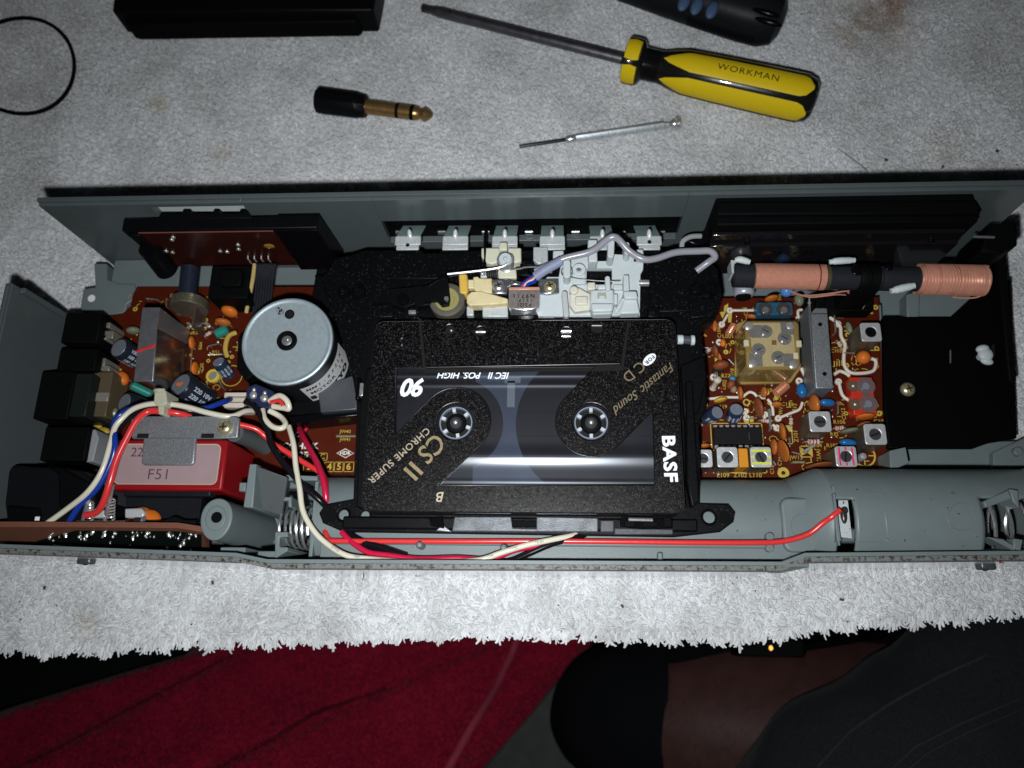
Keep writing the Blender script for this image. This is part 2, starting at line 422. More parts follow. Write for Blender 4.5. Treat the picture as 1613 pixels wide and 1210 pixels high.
# big pipe: top outline at pixel rows 755..880
ta, tb_ = P(1450, 770, 33), P(1450, 884, 33)
bigr = 17.0; bz = 29.5
yc = (P(1450, 812, bz + bigr).y)
BX0 = P(1312, 815, 46).x
bigy = yc
XE = rout[5][0] - 2.0
m = pipe(BX0, XE, bigy, bz, bigr, [(BX0 + 1.0, BX0 + 6.5, 72, 132), (P(1550, 815, 46).x, XE - 6, 70, 128)], nx=60, na=60, a1=min(178, math.degrees(math.acos(max(-1, (rin[4][1] + .4 - bigy) / bigr)))))
o = obj('battery_tube', m, GREY, case, 0, 40)
sm = o.modifiers.new('wall', 'SOLIDIFY'); sm.thickness = 1.5 * S; sm.offset = -1
m = MB()                                              # shoulder that steps down to the slimmer pipe
n = 24; vs = []; AEND = 2.3
midr = 15.2; midz = 24.0; midy = P(1000, 818, 39).y
X0m = P(1262, 815, 42).x
for xx, yy, zz, rr in ((X0m, midy, midz, midr), (BX0 - 1.5, bigy, bz, bigr - .6), (BX0 + .1, bigy, bz, bigr)):
    for j in range(n + 1):
        a = AEND * j / n; vs.append((xx, yy + rr * math.cos(a), zz + rr * math.sin(a)))
m.add(vs, [(k * (n + 1) + j, k * (n + 1) + j + 1, (k + 1) * (n + 1) + j + 1, (k + 1) * (n + 1) + j) for k in range(2) for j in range(n)])
obj('tube_shoulder', m, GREY, case, 0, 50)
m = pipe(P(494, 815, 39).x, X0m + .2, midy, midz, midr, [], nx=8, a1=math.degrees(math.acos(max(-1, min(1, (rin[2][1] + .4 - midy) / midr)))))
obj('battery_tube', m, GREY, case, 0, 40)
m = MB(); m.bx(XE - .5, XE + 1.5, rin[4][1] + .5, bigy + bigr, 3, bz + bigr + .6); obj('end_wall', m, GREY, case, .3)
# dark inside of the pipe, contact plate and springs
m = MB(); m.bx(BX0 + 1, BX0 + 1.6, bigy - 9, bigy + 9, bz, bz + 15.6)
obj('partition', m, GREY, case)
ct = MB(); q = P(1333, 815, 43)
ct.prism([(BX0 + 2.4, bigy - 6.2), (BX0 + 6.2, bigy - 6.6), (BX0 + 6.2, bigy + 6.6), (BX0 + 3.6, bigy + 6.8)], 42.2, 42.6)
ct = obj('contact_plate', ct, ZINCW, case)
m = MB(); m.ell(P(1329, 812, 43.4), (1.0, 2.6, .8)); m.ell(P(1331, 804, 43.2), (.9, 1.2, .8)); obj('solder_joint', m, mat('burnt_solder', (.06, .05, .045), .3, .6), ct)
sp = MB()
qs = P(1560, 818, 37); sp.helix((qs.x - 3, bigy - .5, 33), (qs.x + 16, bigy - .5, 33), 10.4, 3.6, .62, seg=28, r1=7.5)
obj('battery_spring', sp, STEEL, case)
m = MB()                                              # flaps beside the spring opening
m.prx([(1549, 790), (1588, 772), (1594, 786), (1553, 800)], 40, 47.0); m.prx([(1590, 770), (1604, 772), (1606, 800), (1596, 790)], 40, 47.4)
m.prx([(1556, 846), (1580, 849), (1602, 862), (1598, 868)], 40, 46.0); m.prx([(1596, 848), (1612, 850), (1608, 868), (1597, 864)], 38, 46.2)
obj('contact_flap', m, GREY, case, .3)
m = MB(); m.prx([(1312, 777), (1316, 777), (1325, 852), (1319, 854)], 36, 47.0); obj('contact_rib', m, GREY, case, .2)
# raised pad and pegs next to the big pipe
m = MB(); a, b = P(1229, 784, 40.5), P(1292, 870, 40.5)
m.prism(rrect(a.x, b.y, b.x, a.y, 2.6), 26, 40.5); obj('raised_pad', m, GREY, case, .8, seg=3)
for px, py in ((1213, 845), (1213, 863)):
    m = MB(); m.vc(px, py, 30, 41, 1.25, n=16); obj('wire_peg', m, GREY, case, .2)
for px, py in ((660, 858), (793, 862)):
    m = MB(); q = P(px, py, 44); m.lathe((q.x, q.y, 34), (0, 0, 1), [(1.25, 0), (1.2, 8.4), (1.1, 9.4), (.7, 10), (.1, 10.2)], 14); obj('wire_peg', m, GREY, case)
m = MB(); m.rect(1036, 870, 1044, 885, 36, 41.2); obj('wire_peg', m, GREY, case, .4)
m = MB()                                              # long wire-guide bead
a_ = P(494, 815, 39); m.bx(a_.x - 1.2, a_.x, midy - 14, midy + 14, 10, 37); obj('tube_end', m, GREY, case, .2); m = MB()
a, b = P(520, 856, 41.5), P(1210, 859, 41.5); m.tube([(a.x, b.y, 38.8), (b.x, b.y, 38.8)], .8, 10, 0); obj('guide_bead', m, GREY, case)
m = MB(); m.prx([(1245, 876), (1300, 862), (1308, 868), (1306, 876)], 30, 40); m.prx([(1300, 862), (1308, 862), (1308, 878), (1300, 878)], 30, 41); obj('corner_rib', m, GREY, case, .3)
m = MB(); a = P(1553, 868, 41); m.rect(1540, 864, 1558, 881, 30, 41.5); obj('locating_lug', m, GREY, case, .8)
# ledge between board and pipes, right shelf
m = MB(); a, b = P(1088, 755, 13), P(1345, 772, 13); m.bx(a.x, b.x, b.y, a.y, 4, 13); obj('board_ledge', m, GREY, case, .5); m = MB(); a, b = P(420, 744, 14), P(600, 770, 14); m.bx(a.x, b.x, b.y, a.y + .5, 4, 13.5)
obj('board_ledge', m, GREY, case, .5)
m = MB(); a, b = P(1380, 703, 11), P(1700, 775, 11); m.bx(a.x, b.x, b.y, a.y + 2, 4, 11.0)
m.prx([(1565, 712), (1613, 690), (1660, 690), (1660, 760), (1565, 760)], 4, 14)
obj('shelf', m, GREY, case, .4)
m = MB(); m.prx([(1401, 710), (1427, 704), (1432, 730), (1403, 741)], 10, 26); obj('board_clip', m, GREY, case, .3)
m = MB(); m.vc(1605, 711, 10, 16, 1.6, n=14); obj('locating_lug', m, GREY, case, .3)
m = MB(); a = P(1387, 470, 14); b = P(1400, 700, 14)
m.prx([(1379, 480), (1388, 480), (1392, 545), (1397, 628), (1390, 628)], 6, 15.5); m.prx([(1390, 546), (1396, 546), (1399, 628), (1393, 628)], 6, 17.5); obj('board_rail', m, GREY, case, .2)
m = MB(); m.prx([(1428, 463), (1460, 455), (1545, 455), (1530, 470), (1497, 501), (1429, 500)], 5, 12); m.prx([(1428, 463), (1450, 458), (1448, 500), (1429, 500)], 10, 14)
obj('shelf', m, GREY, case, .5)
# ---- screw boss and spring chamber at the left
bo = MB(); q = P(340, 818, 48); q2 = P(343, 816, 48)
egg = []
for i in range(36):
    a = 2 * math.pi * i / 36; egg.append((q.x + 5.1 * math.cos(a) * (1 + .06 * math.sin(a)), q.y + 6.6 * math.sin(a)))
bo.prism(egg, 8, 48, 1.05); obj('screw_boss', bo, GREY, case, .5, 50, seg=3)
m = MB(); m.prism([(q.x + 3.3 * math.cos(2 * math.pi * i / 28), q.y + .3 + 3.9 * math.sin(2 * math.pi * i / 28)) for i in range(28)], 47, 48.5); obj('boss_collar', m, GREY, case, .3)
m = MB(); m.vc(341, 815, 48.3, 48.62, 1.75, n=20); obj('screw_hole', m, BLKM, case)
m = MB()
m.prx([(383, 799), (393, 731), (404, 731), (398, 800)], 14, 47.0)
obj('chamber_wall', m, GREY, case, .3)
m = MB(); m.prx([(377, 760), (388, 760), (386, 774), (376, 774)], 40, 46.6); obj('locating_lug', m, GREY, case, .3)
m = MB(); a = [P(400, 733, 46.5), P(452, 752, 46), P(443, 812, 38), P(398, 800, 38)]
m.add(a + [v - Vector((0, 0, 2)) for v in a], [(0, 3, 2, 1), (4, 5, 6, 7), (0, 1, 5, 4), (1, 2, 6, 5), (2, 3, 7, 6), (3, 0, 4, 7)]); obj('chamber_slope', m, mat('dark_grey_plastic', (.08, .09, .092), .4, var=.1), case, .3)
m = MB(); m.prx([(450, 748), (500, 750), (500, 757), (452, 757)], 12, 40); m.prx([(444, 783), (459, 783), (459, 799), (454, 799), (454, 789), (444, 789)], 28, 41.0)
m.prx([(433, 838), (453, 838), (453, 846), (440, 846), (440, 862), (453, 862), (453, 868), (433, 880)], 10, 42.5)
obj('chamber_rib', m, GREY, case, .25)
sp = MB(); a = P(456, 830, 36); sp.helix((a.x - 2.5, a.y, 33), (a.x + 7.5, a.y, 33), 6.0, 5.2, .45, seg=26, r1=7.2)
obj('battery_spring', sp, STEEL, case)
m = MB(); m.rect(405, 868, 436, 884, 8, 40); m.rect(346, 862, 386, 876, 8, 40); obj('corner_rib', m, GREY, case, .4)
m = MB(); m.prx([(30, 858), (83, 860), (83, 868), (108, 868), (108, 872), (28, 870)], 30, 44); m.prx([(82, 858), (108, 860), (108, 872), (82, 872)], 30, 45.5); obj('corner_rib', m, GREY, case, .3)
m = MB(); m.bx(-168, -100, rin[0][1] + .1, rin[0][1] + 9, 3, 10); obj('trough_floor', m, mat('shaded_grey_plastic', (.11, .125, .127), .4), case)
# rust spots stuck on the rim
for px, py, w_, h_ in ((1472, 878, 6, 10), (1530, 876, 9, 5), (1577, 886, 4, 2)):
    m = MB(); q = P(px, py, 42.5)
    for i in range(12): m.ell((q.x + rnd.gauss(0, w_ * .07), q.y + rnd.gauss(0, h_ * .07), q.z + rnd.uniform(-.3, .5)), (w_ * .07, h_ * .05, .5), rnd.random() * 3, nu=8, nv=5)
    obj('glue_blob', m, mat('amber_glue', (.30, .09, .02), .25, var=.5, vs=600, coat=.5), case)

# moulding marks on the pipes
def on_pipe(px, py, yc_, zc_, r_):
    z = zc_ + r_
    for _ in range(6):
        q_ = P(px, py, z); t_ = max(-1, min(1, (q_.y - yc_) / r_)); z = zc_ + r_ * math.sqrt(1 - t_ * t_)
    return P(px, py, z)
for (cx_, cy_, rx_, ry_) in ((1515, 814, 22, 22), (1262, 828, 16, 18)):
    pts = []
    for i in range(28):
        a_ = 2 * math.pi * i / 28
        p_ = on_pipe(cx_ + rx_ * math.cos(a_), cy_ + ry_ * math.sin(a_), bigy, bz, bigr) if cx_ > 1400 else P(cx_ + rx_ * math.cos(a_), cy_ + ry_ * math.sin(a_), 40.5)
        pts.append(p_)
    obj('moulding_ring', MB().tube(pts, .14, 5, 0, closed=True), GREY, case)
pts = [on_pipe(x_, y_, bigy, bz, bigr) for x_, y_ in ((1346, 780), (1370, 779), (1388, 779), (1392, 790), (1395, 815), (1398, 840), (1398, 852), (1375, 853), (1346, 854))]
obj('moulding_line', MB().tube(pts, .16, 5, 2), GREY, case)
dm = MB(); r6 = random.Random(21)
for i in range(70):                                   # dust and swarf on the plastic
    px, py = r6.uniform(520, 1600), r6.uniform(770, 872)
    if 560 < px < 1160 and py < 850: continue
    p_ = on_pipe(px, py, bigy, bz, bigr) if px > 1320 else on_pipe(px, py, midy, midz, midr)
    dm.box((p_.x, p_.y, p_.z + .1), (r6.uniform(.15, .9), r6.uniform(.1, .25), .12), r6.random() * 3)
obj('dust_specks', dm, PRK, case, kind='stuff')

# ================================================================== main circuit board with its components
ZP = 16.0
board = thing('circuit_board', 'reddish brown circuit board under the tape deck, crowded with capacitors and coil cans', 'circuit board', (-20, 25, ZP - 1.6))
m = MB()
m.prx([(72, 745), (88, 640), (100, 545), (165, 497), (192, 495), (205, 484), (210, 462), (216, 452), (560, 452), (640, 470), (1100, 470), (1384, 468), (1388, 560), (1396, 655), (1397, 700), (1402, 745), (1398, 757), (560, 747), (200, 747)], ZP - 1.6, ZP)
obj('board', m, [PCB], board, 0, 30)

_cache = {}
def cmesh(key, fn, mats):
    if key not in _cache:
        mb = fn(); _cache[key] = to_mesh(key, mb, (0, 0, 0), mats)
    return _cache[key]
def comp(name, me, loc, rot=(0, 0, 0), scale=1.0, parent=None, label=None, local=False):
    o = bpy.data.objects.new(name, me); link(o, parent or board, loc, local); o.rotation_euler = rot
    o.scale = (scale, scale, scale) if not isinstance(scale, tuple) else scale
    if label: o['label'] = label
    return o
def leads(parent, sp, h, r=.25):
    me = cmesh('leads%.1f_%.1f' % (sp, h), lambda: MB().cyl((-sp, 0, -h), (-sp, 0, .2), r, n=6).cyl((sp, 0, -h), (sp, 0, .2), r, n=6), SOLD)
    return comp('leads', me, (0, 0, 0), parent=parent, local=True)
def disc_fn(t):
    def f():
        mb = MB(); mb.ell((0, 0, 1.0), (1.0, t, 1.0), nu=24, nv=14); return mb
    return f
# a dipped disc: px,py = centre seen, len/wid in pixels of what is seen from above, angle in the picture (deg, ccw)
def disc(px, py, ln, wd, ang, material, h=3.0, name='ceramic_capacitor'):
    mmp = MM(ZP + h); r = ln * mmp / 2; t = max(wd * mmp / 2, .55)
    me = cmesh('disc_%.2f_%s' % (round(t / r, 2), material.name), disc_fn(t / r), material)
    q = P(px, py, ZP + h)
    lift = max(.3, h - r)
    o = comp(name, me, (q.x, q.y, ZP + lift), (rnd.uniform(-.15, .15), 0, R(ang)), r)
    lm = cmesh('disc_leads', lambda: MB().cyl((-.45, 0, -.9), (-.45, 0, .3), .08, n=6).cyl((.45, 0, -.9), (.45, 0, .3), .08, n=6), SOLD)
    comp('leads', lm, (0, 0, 0), parent=o, local=True)
    return o
def blob(px, py, lx, ly, ang, material, h=3, name='film_capacitor'):
    mmp = MM(ZP + h); q = P(px, py, ZP + h)
    me = cmesh('blob_' + material.name, lambda: MB().ell((0, 0, 0), (1, 1, 1), nu=24, nv=14), material)
    o = bpy.data.objects.new(name, me); link(o, board, (q.x, q.y, ZP + h - .2)); o.rotation_euler = (0, 0, R(ang)); o.scale = (lx * mmp / 2, ly * mmp / 2, min(lx, ly) * mmp / 2)
    leads_me = cmesh('blob_leads', lambda: MB().cyl((-.5, 0, -1.8), (-.5, 0, -.4), .12, n=6).cyl((.5, 0, -1.8), (.5, 0, -.4), .12, n=6), SOLD)
    comp('leads', leads_me, (0, 0, 0), parent=o, local=True)
    return o
def elcap(px, py, r, h, lean=(0, 0), sleeve=SLV, txt=None, ztop=None, label=None):
    """upright or leaning can; px,py = centre of its top"""
    zt_ = ztop or ZP + h; q = P(px, py, zt_)
    ax = Vector((lean[0], lean[1], 1)).normalized()
    base = q - ax * h
    mb = MB(); mb.lathe(base, ax, [(r * .86, 0), (r, .4), (r, .9), (r * .93, 1.1), (r * .93, 1.4), (r, 1.7), (r, h - .5), (r * .94, h - .05), (r * .86, h)], 28)
    o = obj('electrolytic_capacitor', mb, sleeve, board, label=label)
    t_ = MB(); t_.lathe(base + ax * (h + .01), ax, [(r * .84, 0), (r * .82, .08), (.01, .1)], 24)
    u = ax.orthogonal().normalized()
    for kk in range(3):
        d = Matrix.Rotation(kk * 2.094 + .4, 3, ax) @ u; sd = ax.cross(d)
        c = base + ax * (h + .12)
        t_.add([c - sd * .1, c + sd * .1, c + d * r * .7 + sd * .1, c + d * r * .7 - sd * .1], [(0, 1, 2, 3)])
    obj('vent_top', t_, CTOP, o)
    if txt:                                           # printed columns round the sleeve
        tx = MB()
        side = Vector((.3, -1, 0)); side = (side - ax * side.dot(ax)).normalized()
        for col, ofs in ((0, -1.1), (1, -.55), (2, 0), (3, .55), (4, 1.1)):
            d = Matrix.Rotation(ofs, 3, ax) @ side; tg = ax.cross(d)
            vs, fs = letters(txt, r * .46, 0, bold=.02, depth=.02)
            M3 = Matrix((-ax, tg, d)).transposed()
            tx.add([base + ax * (h * .5) + d * (r + .03) + M3 @ Vector(v) for v in vs], fs)
        obj('lettering', tx, ELCG, o)
    return o
def can(px, py, w_px, ht, top='plain', slot=40, label=None, hole=False):
    """tuned coil in a square tin can; px,py = centre of its top, ht above the board"""
    zt_ = ZP + ht; q = P(px, py, zt_); hw = w_px * MM(zt_) / 2
    mb = MB(); mb.prism(rrect(q.x - hw, q.y - hw, q.x + hw, q.y + hw, .7, 4), ZP, zt_ - .5)
    o = obj('tuning_coil', mb, CANS, board, label=label)
    tp = plate([rrect(q.x - hw - .02, q.y - hw - .02, q.x + hw + .02, q.y + hw + .02, .9, 5), circ(px, py, zt_, hw * .55)], zt_ - .55, zt_, .22)
    obj('can_top', tp, CAN, o)
    sc_ = plate([circ(px, py, zt_ - .5, hw * .54)], zt_ - 1.3, zt_ - .45)
    oc = obj('tuning_core', sc_, BLKM if hole else mat('ferrite_core', (.035, .037, .042), .45, var=.3, bump=.3), o)
    if not hole:
        s_ = MB(); s_.box((q.x, q.y, zt_ - .43), (hw * .98, hw * .16, .05), R(slot)); obj('core_slot', s_, PRK, oc) if False else obj('core_slot', s_, PRK, o)
    if top != 'plain':
        pm = mat('yellow_dab', (.58, .60, .07), .5, var=.2, vs=2000) if top == 'yellow' else mat('pink_dab', (.65, .03, .12), .5, var=.2, vs=2000)
        p_ = MB()
        for i in (-1, 0, 1):
            for s2 in (-1, 1):
                if top == 'yellow': p_.box((q.x + s2 * hw * (.77 if i == 0 else .45), q.y + i * hw * .62, zt_ + .02), (hw * (.3 if i == 0 else .9), hw * .24, .03), R(rnd.uniform(-5, 5)))
                else: p_.box((q.x + i * hw * .62, q.y + s2 * hw * (.77 if i == 0 else .45), zt_ + .02), (hw * .17, hw * (.3 if i == 0 else .9), .03), R(rnd.uniform(-5, 5)))
        obj('paint_mark', p_, pm, o)
    ft = MB()
    for sx in (-1, 1): ft.box((q.x + sx * hw * .8, q.y - hw, ZP + .3), (.5, .3, .6))
    obj('mounting_lug', ft, SOLD, o)
    return o
def linkw(pts, r=.5, z=1.3, eyes=(0, 1), mat_=None):
    p3 = [(x, y, ZP + z) for x, y in pts]
    m_ = MB(); m_.tpx(p3, r, 8, 5); o = obj('sleeved_link', m_, mat_ or LNK, board)
    e = MB()
    for i, (x, y) in ((0, pts[0]), (1, pts[-1])):
        if i in eyes: e.ring(x, y, ZP + .05, ZP + 1.0, 1.15, .42, 16)
    if e.v: obj('eyelet', e, LNK, o)
    return o
def eye(px, py): m_ = MB(); m_.ring(px, py, ZP + .05, ZP + .9, 1.2, .45, 16); obj('eyelet', m_, LNK, board)
def wirej(p0, p1, r=.32, z=1.1, material=None):
    a, b = P(*p0, ZP + z), P(*p1, ZP + z)
    m_ = MB(); m_.tube([(a.x, a.y, ZP), a, b, (b.x, b.y, ZP)], r, 7, 0); return obj('jumper_wire', m_, material or STEEL, board)
def resistor(p0, p1, body, bands, z=1.6, r=.95):
    a, b = P(*p0, ZP + z), P(*p1, ZP + z); d = (b - a); L_ = d.length; u = d.normalized()
    m_ = MB(); m_.lathe(a + u * L_ * .18, u, [(r * .5, 0), (r, .25), (r * 1.02, L_ * .12), (r * .86, L_ * .2), (r * .86, L_ * .44), (r * 1.02, L_ * .52), (r, L_ * .6), (r * .5, L_ * .64)], 14)
    o = obj('resistor', m_, body, board)
    w_ = MB(); w_.tube([(a.x, a.y, ZP), a, b, (b.x, b.y, ZP)], .25, 6, 0); obj('leads', w_, SOLD, o)
    for i, bm in enumerate(bands):
        t = .24 + .4 * i / max(1, len(bands) - 1) * .9
        k_ = MB(); k_.lathe(a + u * L_ * t, u, [(r * 1.03, 0), (r * 1.03, L_ * .05)], 14); obj('colour_band', k_, bm, o)
    return o
def coilw(p0, p1, r=1.1, turns=7, z=1.8, lab=None):
    a, b = P(*p0, ZP + z), P(*p1, ZP + z); m_ = MB(); m_.helix(a, b, r, turns, .24, 14, 6); return obj('wire_coil', m_, COPB, board)
def film(px, py, w_, h_, ang, material, z=2.5, label=None): return blob(px, py, w_, h_, ang, material, z)

# ---- right-hand field: the radio section
m = MB(); q = P(1171, 460, 22); m.lathe(P(1171, 449, 22), (0, -1, 0), [(3.4, 0), (3.7, .4), (3.7, 3.4), (3.5, 4.1), (2.9, 4.6)], 26); ob = obj('electrolytic_capacitor', m, mat('silver_sleeve', (.42, .45, .52), .3, .3, coat=.3), board, label='silver grey capacitor lying on its side')
m = MB(); q = P(1171, 469, 22); m.lathe((q.x, q.y + .6, 22), (0, -1, 0), [(2.8, 0), (2.7, .9), (.1, .95)], 22); obj('rubber_bung', m, BLKM, ob)
blob(1239, 458, 20, 20, 0, mat('sky_blue_dip', (.08, .22, .55), .3, coat=.3), 4)
disc(1215, 471, 22, 9, 10, ORG, 2.5); blob(1259, 472, 15, 21, 5, GRND, 3.2); disc(1184, 499, 14, 7, -15, ORG, 2)
# blue double trimmer
a, b = P(1191, 476, 22), P(1250, 496, 22)
m = MB(); m.prism(rrect(a.x, b.y, b.x, a.y, 1.0), ZP + .5, 22); tr = obj('trimmer_capacitor', m, mat('blue_trimmer', (.018, .085, .15), .35, var=.2, coat=.2), board, .3, label='blue double trimmer')
for px in (1206, 1235):
    m = MB(); m.vc(px, 487, 21.9, 22.5, 2.6, n=24); ro = obj('rotor', m, mat('clear_grey_rotor', (.045, .042, .045), .25, coat=.4), tr)
    m = MB(); m.vc(px, 488, 22.4, 23.0, 1.2, n=16); obj('rotor_screw', m, STEEL, tr)
linkw([(1150, 489), (1170, 489), (1190, 489)], eyes=(0,)); linkw([(1146, 496), (1142, 503), (1137, 511)], eyes=(1,)); linkw([(1264, 488), (1257, 490), (1258, 502)], eyes=(1,))
for e in ((1133, 539), (1262, 538), (1259, 600)): eye(*e)
coilw((1157, 511), (1148, 526), 1.2, 7); coilw((1239, 606), (1222, 620), 1.5, 9)
disc(1119, 510, 9, 20, 5, REDD, 3); disc(1126, 514, 9, 20, -5, ORG, 3); blob(1139, 540, 9, 13, 0, ORB, 3.4)
disc(1127, 553, 22, 10, 100, BRN, 4); disc(1133, 562, 17, 7, 110, ORG, 3); disc(1135, 574, 25, 15, 8, BRN, 4)
m = MB(); a, b = P(1122, 584, ZP + 2), P(1141, 584, ZP + 2); m.lathe(a, b - a, [(.3, 0), (.8, .3), (.8, 3.6), (.3, 3.9)], 12); obj('diode', m, mat('dark_diode', (.01, .02, .014), .2, coat=.6), board)
eye(1124, 594)
m = MB(); q = P(1128, 604, ZP + 7); m.lathe((q.x, q.y, ZP + .5), (.12, .25, 1), [(.8, 0), (1.3, .4), (1.05, 1.5), (1.05, 5), (1.4, 5.8), (1.3, 6.6), (.5, 7.1)], 16); rs = obj('resistor', m, mat('pale_resistor', (.55, .47, .40), .4), board, label='upright resistor with pale rounded end')
for i, c in enumerate((REDD, mat('violet_band', (.10, .05, .14), .5), BRN)):
    m = MB(); m.lathe((q.x + .12 * (1.8 + i * 1.1), q.y + .25 * (1.8 + i * 1.1), ZP + 2 + i * 1.1), (.12, .25, 1), [(1.12, 0), (1.12, .5)], 16); obj('colour_band', m, c, rs)
m = MB(); m.tube([(q.x, q.y + 1.7, ZP + 7.3), (q.x + .4, q.y + 2.6, ZP + 7.8), (q.x + .6, q.y + 4.5, ZP + 6), (q.x + .6, q.y + 5, ZP)], .3, 7); obj('leads', m, SOLD, rs)
blob(1154, 597, 9, 9, 0, mat('cyan_dip', (.03, .28, .55), .3), 2); disc(1152, 606, 16, 12, 60, BRN, 2); blob(1156, 613, 10, 12, 0, mat('clear_blob', (.28, .18, .10), .15, coat=.6), 2); blob(1136, 611, 6, 7, 0, REDD, 2.5)
disc(1168, 619, 22, 9, 92, ORG, 4.2); disc(1202, 618, 18, 8, 88, ORG, 4.2); disc(1195, 642, 32, 11, 102, BRN, 5); disc(1224, 638, 16, 8, -3, ORG, 3); disc(1135, 630, 21, 7, 12, YEL, 3)
disc(1235, 680, 27, 10, 96, ORG, 4.4); disc(1219, 704, 24, 10, 90, ORG, 4.4); disc(1231, 711, 34, 6, 105, ORG, 5); disc(1108, 701, 20, 8, 5, ORG, 3.4)
disc(1282, 637, 30, 14, 95, ORG, 5.5); disc(1289, 737, 40, 8, 7, BRN, 3.4); disc(1363, 657, 28, 8, 2, ORB, 4.2); disc(1361, 670, 22, 7, 12, BRN, 4.0); disc(1338, 677, 29, 9, 10, GRND, 4.4, 'film_capacitor')
blob(1263, 615, 15, 23, 3, BLUD, 5); blob(1303, 634, 24, 12, -4, BLUD, 5); blob(1336, 697, 25, 12, -4, BLUD, 5)
blob(1338, 516, 9, 20, 10, GRND, 3.6); disc(1360, 563, 21, 21, 20, ORB, 3.5)
elcap(1130, 650, 2.55, 7.0, (.42, .05), SLVB, '50V 1', ztop=ZP + 7.2, label='leaning blue grey capacitor beside the cassette'); elcap(1160, 645, 2.6, 7.0, (.03, .25), SLVB, '16V10', ztop=ZP + 7.4)
linkw([(1106, 628), (1122, 628), (1136, 626), (1163, 626)], eyes=()); linkw([(1170, 625), (1180, 618), (1188, 620), (1194, 626), (1205, 627)], eyes=()); linkw([(1209, 629), (1214, 635), (1217, 644), (1218, 655)], eyes=())
linkw([(1110, 637), (1103, 641), (1099, 650), (1099, 662), (1106, 671)], eyes=(0,)); linkw([(1226, 659), (1245, 651), (1259, 645), (1264, 634)], eyes=(0,)); linkw([(1224, 674), (1217, 669)], eyes=(0,)); linkw([(1205, 653), (1204, 661)], eyes=(0,))
linkw([(1174, 648), (1176, 658)], eyes=(0, 1))
linkw([(1306, 500), (1313, 504), (1320, 510), (1324, 517), (1325, 530), (1331, 542), (1330, 553), (1329, 566), (1331, 578), (1340, 587), (1358, 588), (1374, 585), (1379, 578), (1379, 568), (1372, 565)], .62, eyes=())
eye(1320, 510); linkw([(1314, 590), (1322, 585), (1330, 587), (1338, 592)], .62, eyes=()); linkw([(1321, 601), (1325, 618), (1330, 626), (1338, 631)], .6, eyes=(0,)); linkw([(1262, 580), (1268, 592), (1274, 602)], .62, eyes=())
wirej((1211, 645), (1214, 676), .5, 1.6); wirej((1249, 728), (1267, 728), .5, 1.0, mat('tarnished_wire', (.55, .55, .33), .35, .8)); wirej((1320, 633), (1320, 651), .3); wirej((1314, 494), (1316, 524), .3, 2.6); wirej((1268, 711), (1280, 703), .55, 1.6, mat('grey_glass', (.35, .36, .38), .2, .3))
resistor((1267, 696), (1296, 696), mat('pink_resistor', (.58, .40, .37), .4), (REDD, BRN, REDD), r=1.0); resistor((1312, 675), (1332, 674), mat('pink_resistor', (.58, .40, .37), .4), (ORG, BRN, ORG), r=.9); resistor((1271, 683), (1291, 683), mat('pink_resistor', (.58, .40, .37), .4), (REDD, REDD), r=.9)
can(1372, 523, 31, 13, slot=0, hole=True, label='coil can with an open dark hole'); can(1292, 664, 32, 12, slot=0); can(1379, 684, 32, 12, slot=20); can(1333, 719, 31, 12, 'pink', 80, 'coil can dabbed with pink stripes')
can(1108, 722, 27, 11, slot=-10); can(1146, 720, 31, 11, slot=50); can(1199, 720, 31, 11, 'yellow', -65, 'coil can dabbed with yellow stripes')
a, b = P(1163, 706, ZP + 9), P(1180, 736, ZP + 9); m = MB(); m.bx(a.x, b.x, b.y, a.y, ZP, ZP + 9); obj('ceramic_filter', m, mat('orange_filter', (.58, .23, .015), .45, var=.06), board, .3)
# integrated circuit
a, b = P(1124, 673, ZP + 4), P(1202, 700, ZP + 4)
m = MB(); m.bx(a.x, b.x, b.y, a.y, ZP + .8, ZP + 4); ic = obj('integrated_circuit', m, mat('epoxy_black', (.009, .009, .010), .55, bump=.3), board, .3)
for i in range(8):
    x = a.x + (b.x - a.x) * (i + .5) / 8
    for yy in (a.y, b.y):
        dy = .8 if yy == a.y else -.9
        me = cmesh('pin', lambda: MB().box((0, 0, 0), (1.2, 1.3, .25)).box((0, -.5, -.9), (.6, .25, 1.6)), SOLD)
        comp('pin', me, (x, yy + dy * .7, ZP + 2.0), (0, 0, 0 if yy == b.y else math.pi), parent=ic)
m = MB(); text(m, '1', 1180, 688, ZP + 4.03, 4, 0); obj('lettering', m, mat('faint_ink', (.03, .03, .032), .6), ic)
# polyvaricon
zt_ = ZP + 15.5
tc_l = [(1173, 508), (1178, 505), (1255, 505), (1259, 510), (1261, 574), (1256, 582), (1182, 582), (1176, 577)]
m = MB(); m.prx(tc_l, ZP + 1.2, zt_, 1.06); vc = obj('tuning_capacitor', m, mat('clear_amber_plastic', (.32, .225, .075), .14, var=.35, vs=180, coat=.7, trans=.3), board, .6, label='square honey coloured tuning capacitor with four trimmers')
m = MB(); m.prx([(1160, 510), (1176, 503), (1258, 503), (1262, 580), (1246, 603), (1168, 605), (1157, 590)], ZP + .3, ZP + 2.2); obj('base_flange', m, mat('clear_amber_flange', (.30, .20, .06), .25, coat=.4), vc, .3)
m = MB(); a, b = P(1180, 508, zt_ + .4), P(1256, 578, zt_ + .4); m.prism(rrect(a.x + .2, b.y + .2, b.x - .2, a.y - .2, 1.4), zt_, zt_ + .25); obj('lid', m, mat('cream_lid', (.38, .31, .16), .3, var=.2, coat=.4), vc)
pl = mat('grey_mica_plate', (.20, .195, .18), .22, .3, var=.3, coat=.3)
